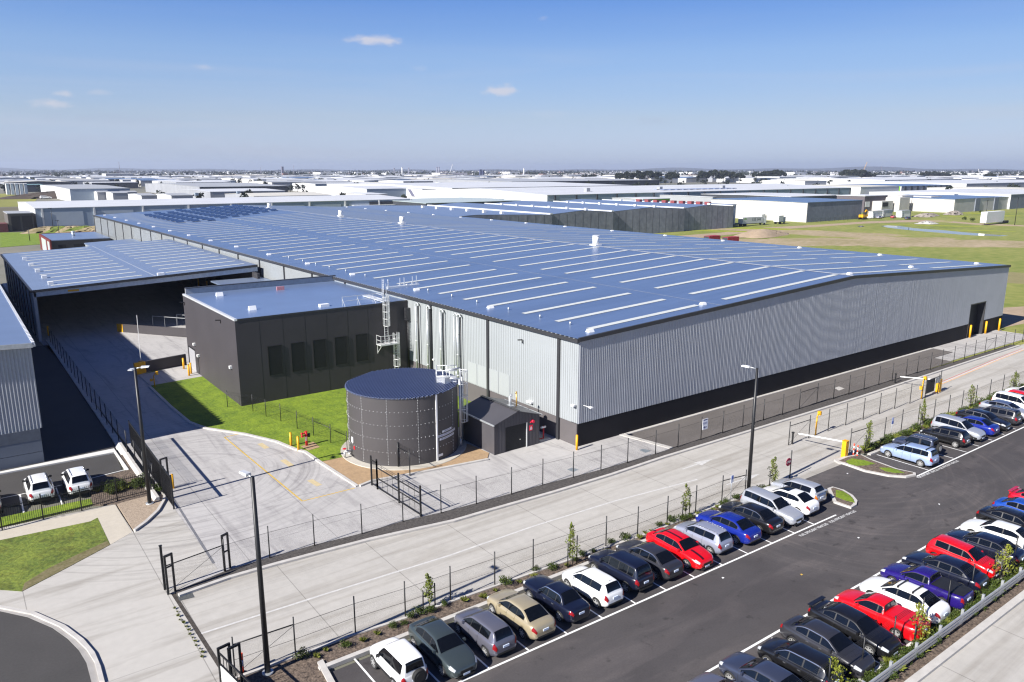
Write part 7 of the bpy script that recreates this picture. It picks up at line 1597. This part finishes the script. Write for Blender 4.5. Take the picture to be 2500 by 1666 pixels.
for k in range(4): MB().tube((9 + 1.7 * k, -1.4, .7), (9 + 1.7 * k, -1.0, .7), .75, .75, 14).build('wheel', M_tyre, t, local=True)
truck('small white flatbed truck on the track before the precast hall', (1900, 547), R(10), M_white, M_bw, 5)
for q, lab, m in (((2135, 533), 'white site cabin beside the yellow machine', M_white), ((2160, 530), 'white site cabin behind the blue van', M_ww), ((2205, 531), 'small white site shed before the raw concrete office', M_white)):
    g = G(*q); t = thing('site_cabin', lab, 'cabin', (g.x, g.y, 0)); MB().box(-5, -1.5, .2, 5, 1.5, 3.6).build('wall', m, t, local=True); MB().box(-5.2, -1.7, 3.6, 5.2, 1.7, 3.8).build('roof', M_gr, t, local=True); MB().box(-4, -1.56, .3, -3, -1.49, 2.6).build('door', M_gw, t, local=True)
make_car('wagon', CRM, (*G(2181, 533)[:2], 0), R(8), 'dark red wagon on the building site track', None); make_car('sedan', MID, (*G(2216, 536)[:2], 0), R(5), 'dark blue car at the end of the building site track', None); make_car('hatch', SLB, (*G(2146, 534)[:2], 0), R(5), 'pale car beside the site cabins', None)
g = G(2106, 536); t = thing('excavator', 'small yellow excavator on the building site', 'excavator', (g.x, g.y, 0)); MB().box(-2.2, -1.4, 0, 2.2, -.8, 1).box(-2.2, .8, 0, 2.2, 1.4, 1).build('track', M_trim, t, local=True); MB().box(-2, -1.2, 1.1, 1.6, 1.2, 2.4).build('body', M_yel, t, local=True); MB().box(.2, -1.1, 2.4, 1.5, .1, 3.7).build('cab', M_void, t, local=True); MB().path([(1.5, .5, 2.0), (3.4, .5, 4.6), (5.6, .5, 3.4), (5.4, .5, 1.2)], .3, 6).build('boom', M_yel, t, local=True)
for q, lab in (((1738, 594), 'left red container peeping over the far roof edge'), ((1783, 597), 'right red container peeping over the far roof edge')):
    g = G(*q); t = thing('container', lab, 'container', (g.x, g.y, 0)); MB().box(-3, -1.2, 0, 3, 1.2, 2.6).build('body', mat('container_red', (.32, .02, .03), .5), t, local=True); MB().box(-3.06, -1.1, .1, -3, 1.1, 2.5).build('door', M_dw, t, local=True)
# earth mounds and the brown mound with digger at left
def mound(label, q, rx, ry, h, m, seed):
    g = G(*q); rnd = random.Random(seed); n, k = 26, 7; t = MB(); ph = [rnd.uniform(0, 6.28) for _ in range(4)]
    rings = []
    for j in range(k + 1):
        f = j / k; row = []
        for i in range(n):
            a = 2 * math.pi * i / n; r = (1 - f) * (1 + .18 * math.sin(3 * a + ph[0]) + .12 * math.sin(5 * a + ph[1])); row.append((g.x + rx * r * math.cos(a), g.y + ry * r * math.sin(a), h * (1 - (1 - f) ** 1.6) * (1 + .22 * math.sin(2 * a + ph[2]) * (1 - f)) + rnd.uniform(-.03, .03) * h * (1 - f)))
        rings.append(row)
    for a, b in zip(rings[:-1], rings[1:]):
        for i in range(n): t.face([a[i], a[(i + 1) % n], b[(i + 1) % n], b[i]], 0, True)
    o = t.build('earth_mound', m); tag(o, label, 'mound'); return o
mound('pale clay mound beside the dirt track behind the roof', (1860, 576), 17, 6, 2.6, M_track, 1); mound('rubble heap of pale stones by the puddle', (2262, 546), 7, 4, 1.3, M_kerb, 2); mound('grey rubble heap before the blue roofed concrete hall', (2262, 529), 11, 4, 2.0, mat('rubble', (.3, .26, .22), .9, var=.3, scale=.6), 3)
mound('stone heap before the concrete hall corner', (2330, 524), 9, 4, 2.2, MATS['rubble'], 4); mound('brown soil mound with digger at the yellow paddock edge', (140, 484), 42, 16, 6.5, mat('dark_soil', (.06, .045, .035), .95, var=.3, scale=.05), 5)
for i, x in enumerate((118, 150, 178, 208, 240)): mound('weedy brown mound in the row behind the office, number %s from left' % ('one', 'two', 'three', 'four', 'five')[i] if False else ('grassy soil mound behind the office roof, %s' % ('nearest the lamp post', 'beside the black pole', 'in the middle of the row', 'right of the middle', 'by the warehouse corner')[i]), (x, 567 - i * .6), 9, 5, 2.4, M_dirt if i % 2 == 0 else M_lawn2, 30 + i)
t = thing('storage_shed', 'dark brown storage sheds beside the white gable at left', 'shed', (*G(40, 566)[:2], 0)); g = G(24, 566); X, Y = g.x, g.y
MB().box(X, Y, 0, X + 9, Y + 22, 7.2).build('wall', mat('shed_brown', (.10, .09, .08), .8), t); MB().box(X - .2, Y - .2, 7.2, X + 9.2, Y + 22, 7.5).build('roof', M_gr, t); MB().box(X + 1, Y - .1, .3, X + 4.2, Y + .02, 6.2).box(X + 4.9, Y - .1, .3, X + 8.4, Y + .02, 6.2).build('door', M_void, t); MB().box(X - 6, Y - 1, 0, X - .5, Y + 8, 3.4).build('annex', mat('maroon_shed', (.14, .04, .04), .7), t)
g = G(112, 486); make_car('wagon', WHT, (g.x, g.y, 0), 0, 'white vehicle beside the brown soil mound at left', None, scale=2.0)

# cranes, mast, chimneys, water tower on the skyline
def skyline(label, x, y0, y1, name, cat, m, kind, dist=2600.0):
    d = ray(x, y0); d2 = Vector((d.x, d.y, 0)).normalized() * dist; fw = d2.x * math.sin(YAW) + d2.y * math.cos(YAW); s, c = math.sin(PITCH), math.cos(PITCH)
    def zz(y): q = (y - 833) / FPX; return -(q * c * fw + s * fw) / (c - q * s) + CAM_H
    t = thing(name, label, cat, (d2.x, d2.y, 0)); h = zz(y1); k = dist / FPX
    if kind == 'mast': MB().tube((0, 0, 0), (0, 0, h), 1.2, .5, 6).build('mast', m, t, local=True)
    if kind == 'stack': MB().tube((0, 0, 0), (0, 0, h), 2.4, 1.8, 10).build('stack', m, t, local=True); MB().tube((0, 0, h), (0, 0, h + 1.5), 2.4, 2.4, 10).build('rim', m, t, local=True)
    if kind == 'tower': MB().box(-3.4, -3.4, 0, 3.4, 3.4, h).build('wall', m, t, local=True); MB().box(-3.8, -3.8, h, 3.8, 3.8, h + 1).build('roof', m, t, local=True)
    if kind == 'crane_l' or kind == 'crane_r':
        s_ = -1 if kind == 'crane_l' else 1; e = Vector((math.cos(YAW), -math.sin(YAW), 0)) * s_ * h * .33
        b = MB(); b.beam((0, 0, 2), tuple(e + Vector((0, 0, h))), 1.1, 1.1); b.build('boom', m, t, local=True); MB().box(-4, -3, 0, 4, 3, 5).build('body', m, t, local=True); MB().tube(tuple(e + Vector((0, 0, h))), tuple(e + Vector((0, 0, h * .55))), .15, .15, 4).build('hoist_rope', M_trim, t, local=True)
    if kind == 'water': MB().tube((0, 0, 0), (0, 0, h * .6), 2.6, 2.6, 12).build('column', m, t, local=True); MB().tube((0, 0, h * .55), (0, 0, h * .72), 3, 8.5, 16).tube((0, 0, h * .72), (0, 0, h * .95), 8.5, 8.5, 16).tube((0, 0, h * .95), (0, 0, h), 8.5, 4, 16).build('tank', m, t, local=True)
M_hz = mat('far_steel', (.20, .20, .25), .7)
for a in [('slim mast on the skyline above the white factory at left', 293, 424, 395, 'mast', 'mast', M_hz, 'mast'), ('slim lattice mast left of the black skyline tower', 637, 428, 408, 'mast', 'mast', M_hz, 'mast'), ('dark lattice tower on the skyline left of centre', 690, 426, 408, 'mast', 'tower', M_hz, 'tower'), ('slim mast right of the dark lattice tower', 718, 426, 404, 'mast', 'mast', M_hz, 'mast'),
          ('dark chimney stack nearest the white silo on the skyline', 963, 426, 412, 'chimney', 'chimney', M_hz, 'stack'), ('pale chimney stack in the middle of the refinery', 982, 426, 410, 'chimney', 'chimney', M_ww, 'stack'), ('flare stack with a dark head in the refinery', 998, 426, 411, 'chimney', 'chimney', M_hz, 'stack'), ('left of two thin twin chimneys right of the refinery', 1067, 427, 409, 'chimney', 'chimney', M_hz, 'stack'), ('right of two thin twin chimneys right of the refinery', 1072, 427, 409, 'chimney', 'chimney', M_hz, 'stack'),
          ('white crane with raised boom at the centre of the skyline', 1095, 432, 401, 'crane', 'crane', M_ww, 'crane_r'), ('dark blue tower block pair on the skyline at centre', 1173, 428, 415, 'tower_block', 'tower', mat('navy_block', (.06, .07, .14), .6), 'tower'), ('dark lower tower block beside the taller one', 1179, 428, 417, 'tower_block', 'tower', mat('navy_block', (.06, .07, .14), .6), 'tower'), ('white slab chimney on the skyline right of the blocks', 1279, 425, 412, 'chimney', 'chimney', M_ww, 'stack'),
          ('tan crane boom above the large gum clump', 2101, 430, 396, 'crane', 'crane', mat('tan_steel', (.5, .32, .16), .6), 'crane_r'), ('dark crane boom right of the large gum clump', 2158, 430, 407, 'crane', 'crane', M_hz, 'crane_l'), ('white crane boom left of the water tower', 2394, 430, 413, 'crane', 'crane', M_ww, 'crane_l'), ('white mushroom water tower on the skyline at right', 2406, 428, 417, 'water_tower', 'water tower', M_ww, 'water')]: skyline(*a)

# the many halls that fill the plain
rnd = random.Random(41); count = 0
taken = [(dims(o)) for o in bpy.data.objects if '_x0' in o]
def pxy(x, y, z=0):
    r = x * math.cos(YAW) - y * math.sin(YAW); f = x * math.sin(YAW) + y * math.cos(YAW); u = z - CAM_H; s, c = math.sin(PITCH), math.cos(PITCH); F = c * f - s * u
    return (1250 + FPX * r / F, 833 - FPX * (s * f + c * u) / F) if F > 1 else (-9999, 0)
cells = []
d = 560.0; X = -700
for i in range(-6, 32):
    for j in range(0, 32):
        x, y = i * 88 + 20, j * 112 - 350; D = math.hypot(x, y)
        if D < 480 or D > 2500: continue
        q = pxy(x, y)
        if not (-80 < q[0] < 2580): continue
        if q[0] < 250 and D < 1010 : continue
        if x > 420 and y < 300: continue
        if rnd.random() < .10: continue
        if D > 850 and any(a_ - 14 < q[0] < b_ + 14 for a_, b_ in ((1505, 1652), (1700, 1815), (1838, 1910), (2055, 2140))) and D < 1600: continue
        cells.append((D, x, y))
cells.sort()
for D, x, y in cells:
    w, dp = rnd.uniform(46, 82), rnd.uniform(60, 100); x0, y0 = x - w / 2 + rnd.uniform(-4, 4), y - dp / 2 + rnd.uniform(-5, 5)
    if any(x0 < t_[2] + 6 and x0 + w > t_[0] - 6 and y0 < t_[3] + 6 and y0 + dp > t_[1] - 6 for t_ in taken): continue
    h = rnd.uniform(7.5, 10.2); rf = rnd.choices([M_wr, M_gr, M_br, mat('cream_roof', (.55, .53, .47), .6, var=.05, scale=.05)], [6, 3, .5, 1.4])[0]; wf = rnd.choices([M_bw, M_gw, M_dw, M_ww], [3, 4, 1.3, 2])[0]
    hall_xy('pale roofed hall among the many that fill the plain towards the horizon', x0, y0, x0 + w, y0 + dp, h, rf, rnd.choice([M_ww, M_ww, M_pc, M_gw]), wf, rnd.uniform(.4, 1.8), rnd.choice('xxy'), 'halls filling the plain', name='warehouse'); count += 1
print('halls', count)
# street trees between the halls: countless dark crowns
tm_ = MB(); rnd = random.Random(9)
for _ in range(1300):
    D = 480 + 2400 * rnd.random() ** .8; a = YAW + R(rnd.uniform(-35, 35)); x, y = D * math.sin(a), D * math.cos(a)
    x = round((x - 64) / 88) * 88 + 64 + rnd.uniform(-4, 4) if rnd.random() < .8 else x
    if x > 400 and y < 300 or (pxy(x, y)[0] < 200 and D < 1000): continue
    h = rnd.uniform(5, 12); tm_.tube((x, y, 0), (x, y, h * .4), .3, .2, 4)
    for k in range(3): leaves(tm_, (x + rnd.uniform(-1.5, 1.5), y + rnd.uniform(-1.5, 1.5), h * rnd.uniform(.45, .75)), h * .28, h * .28, h * .26, 18, h * .12, rnd, .3)
stuff(tm_.build('street_trees', M_gum), 'dark street trees scattered between the far halls', 'trees')
# far suburb: a mass of tiny roofs and trees below the horizon
sb = MB(); rnd = random.Random(5)
for _ in range(4200):
    D = 2500 * (4.4 ** rnd.random()); a = YAW + R(rnd.uniform(-36, 36)); x, y = D * math.sin(a), D * math.cos(a); big = rnd.random() < .3; w = rnd.uniform(40, 120) if big else rnd.uniform(10, 26); dp = rnd.uniform(40, 90) if big else rnd.uniform(10, 22); h = rnd.uniform(5, 10) if rnd.random() < .97 else rnd.uniform(11, 17)
    sb.box(x, y, 0, x + w, y + dp, h, rnd.choice([0, 0, 0, 1, 1, 2]), False)
stuff(sb.build('far_suburb', [M_ww, M_gr, mat('tile_roof', (.22, .14, .12), .8)]), 'pale far off suburb of tiny roofs below the horizon', 'suburb')
tw = MB()
for _ in range(2600):
    D = 2300 * (4.6 ** rnd.random()); a = YAW + R(rnd.uniform(-36, 36)); x, y = D * math.sin(a), D * math.cos(a); s = rnd.uniform(6, 13) * (1 + D / 9000)
    leaves(tw, (x, y, s * .5), s * 1.5, s * 1.5, s * .5, 12, s * .35, rnd, .2)
stuff(tw.build('far_trees', M_gum), 'dark far off tree belt below the horizon', 'trees')
# low hills closing the plain
hl = MB(); n = 90
for k in range(n):
    def hz(i):
        return 26 + 46 * max(0, math.sin(i * .11 + .6)) * (.6 + .4 * math.sin(i * .37)) + 10 * math.sin(i * .9)
    a0, a1 = YAW + R(-42 + 84 * k / n), YAW + R(-42 + 84 * (k + 1) / n); D = 12500
    p = lambda a, d_, z: (d_ * math.sin(a), d_ * math.cos(a), z)
    hl.face([p(a0, D - 500, -1), p(a1, D - 500, -1), p(a1, D, hz(k + 1)), p(a0, D, hz(k))]).face([p(a0, D, hz(k)), p(a1, D, hz(k + 1)), p(a1, D + 900, -1), p(a0, D + 900, -1)])
struct(hl.build('hills', mat('far_hills', (.05, .06, .06), .95, var=.1, scale=.002)))
# the pale air over the plain
hz_ = MB().box(-400, -500, -3.5, 13500, 13500, 130); ho = hz_.build('haze', []); 
hm = bpy.data.materials.new('haze_air'); hm.use_nodes = True; hn = hm.node_tree; hn.nodes.clear(); o_ = hn.nodes.new('ShaderNodeOutputMaterial'); pv = hn.nodes.new('ShaderNodeVolumePrincipled')
pv.inputs['Color'].default_value = (.72, .80, 1, 1); pv.inputs['Density'].default_value = HAZE_D; pv.inputs['Anisotropy'].default_value = .2; hn.links.new(pv.outputs[0], o_.inputs['Volume']); ho.data.materials.append(hm); stuff(ho)
for o in bpy.data.objects:
    for k in ('_x0', '_y0', '_x1', '_y1', '_h'):
        if k in o: del o[k]
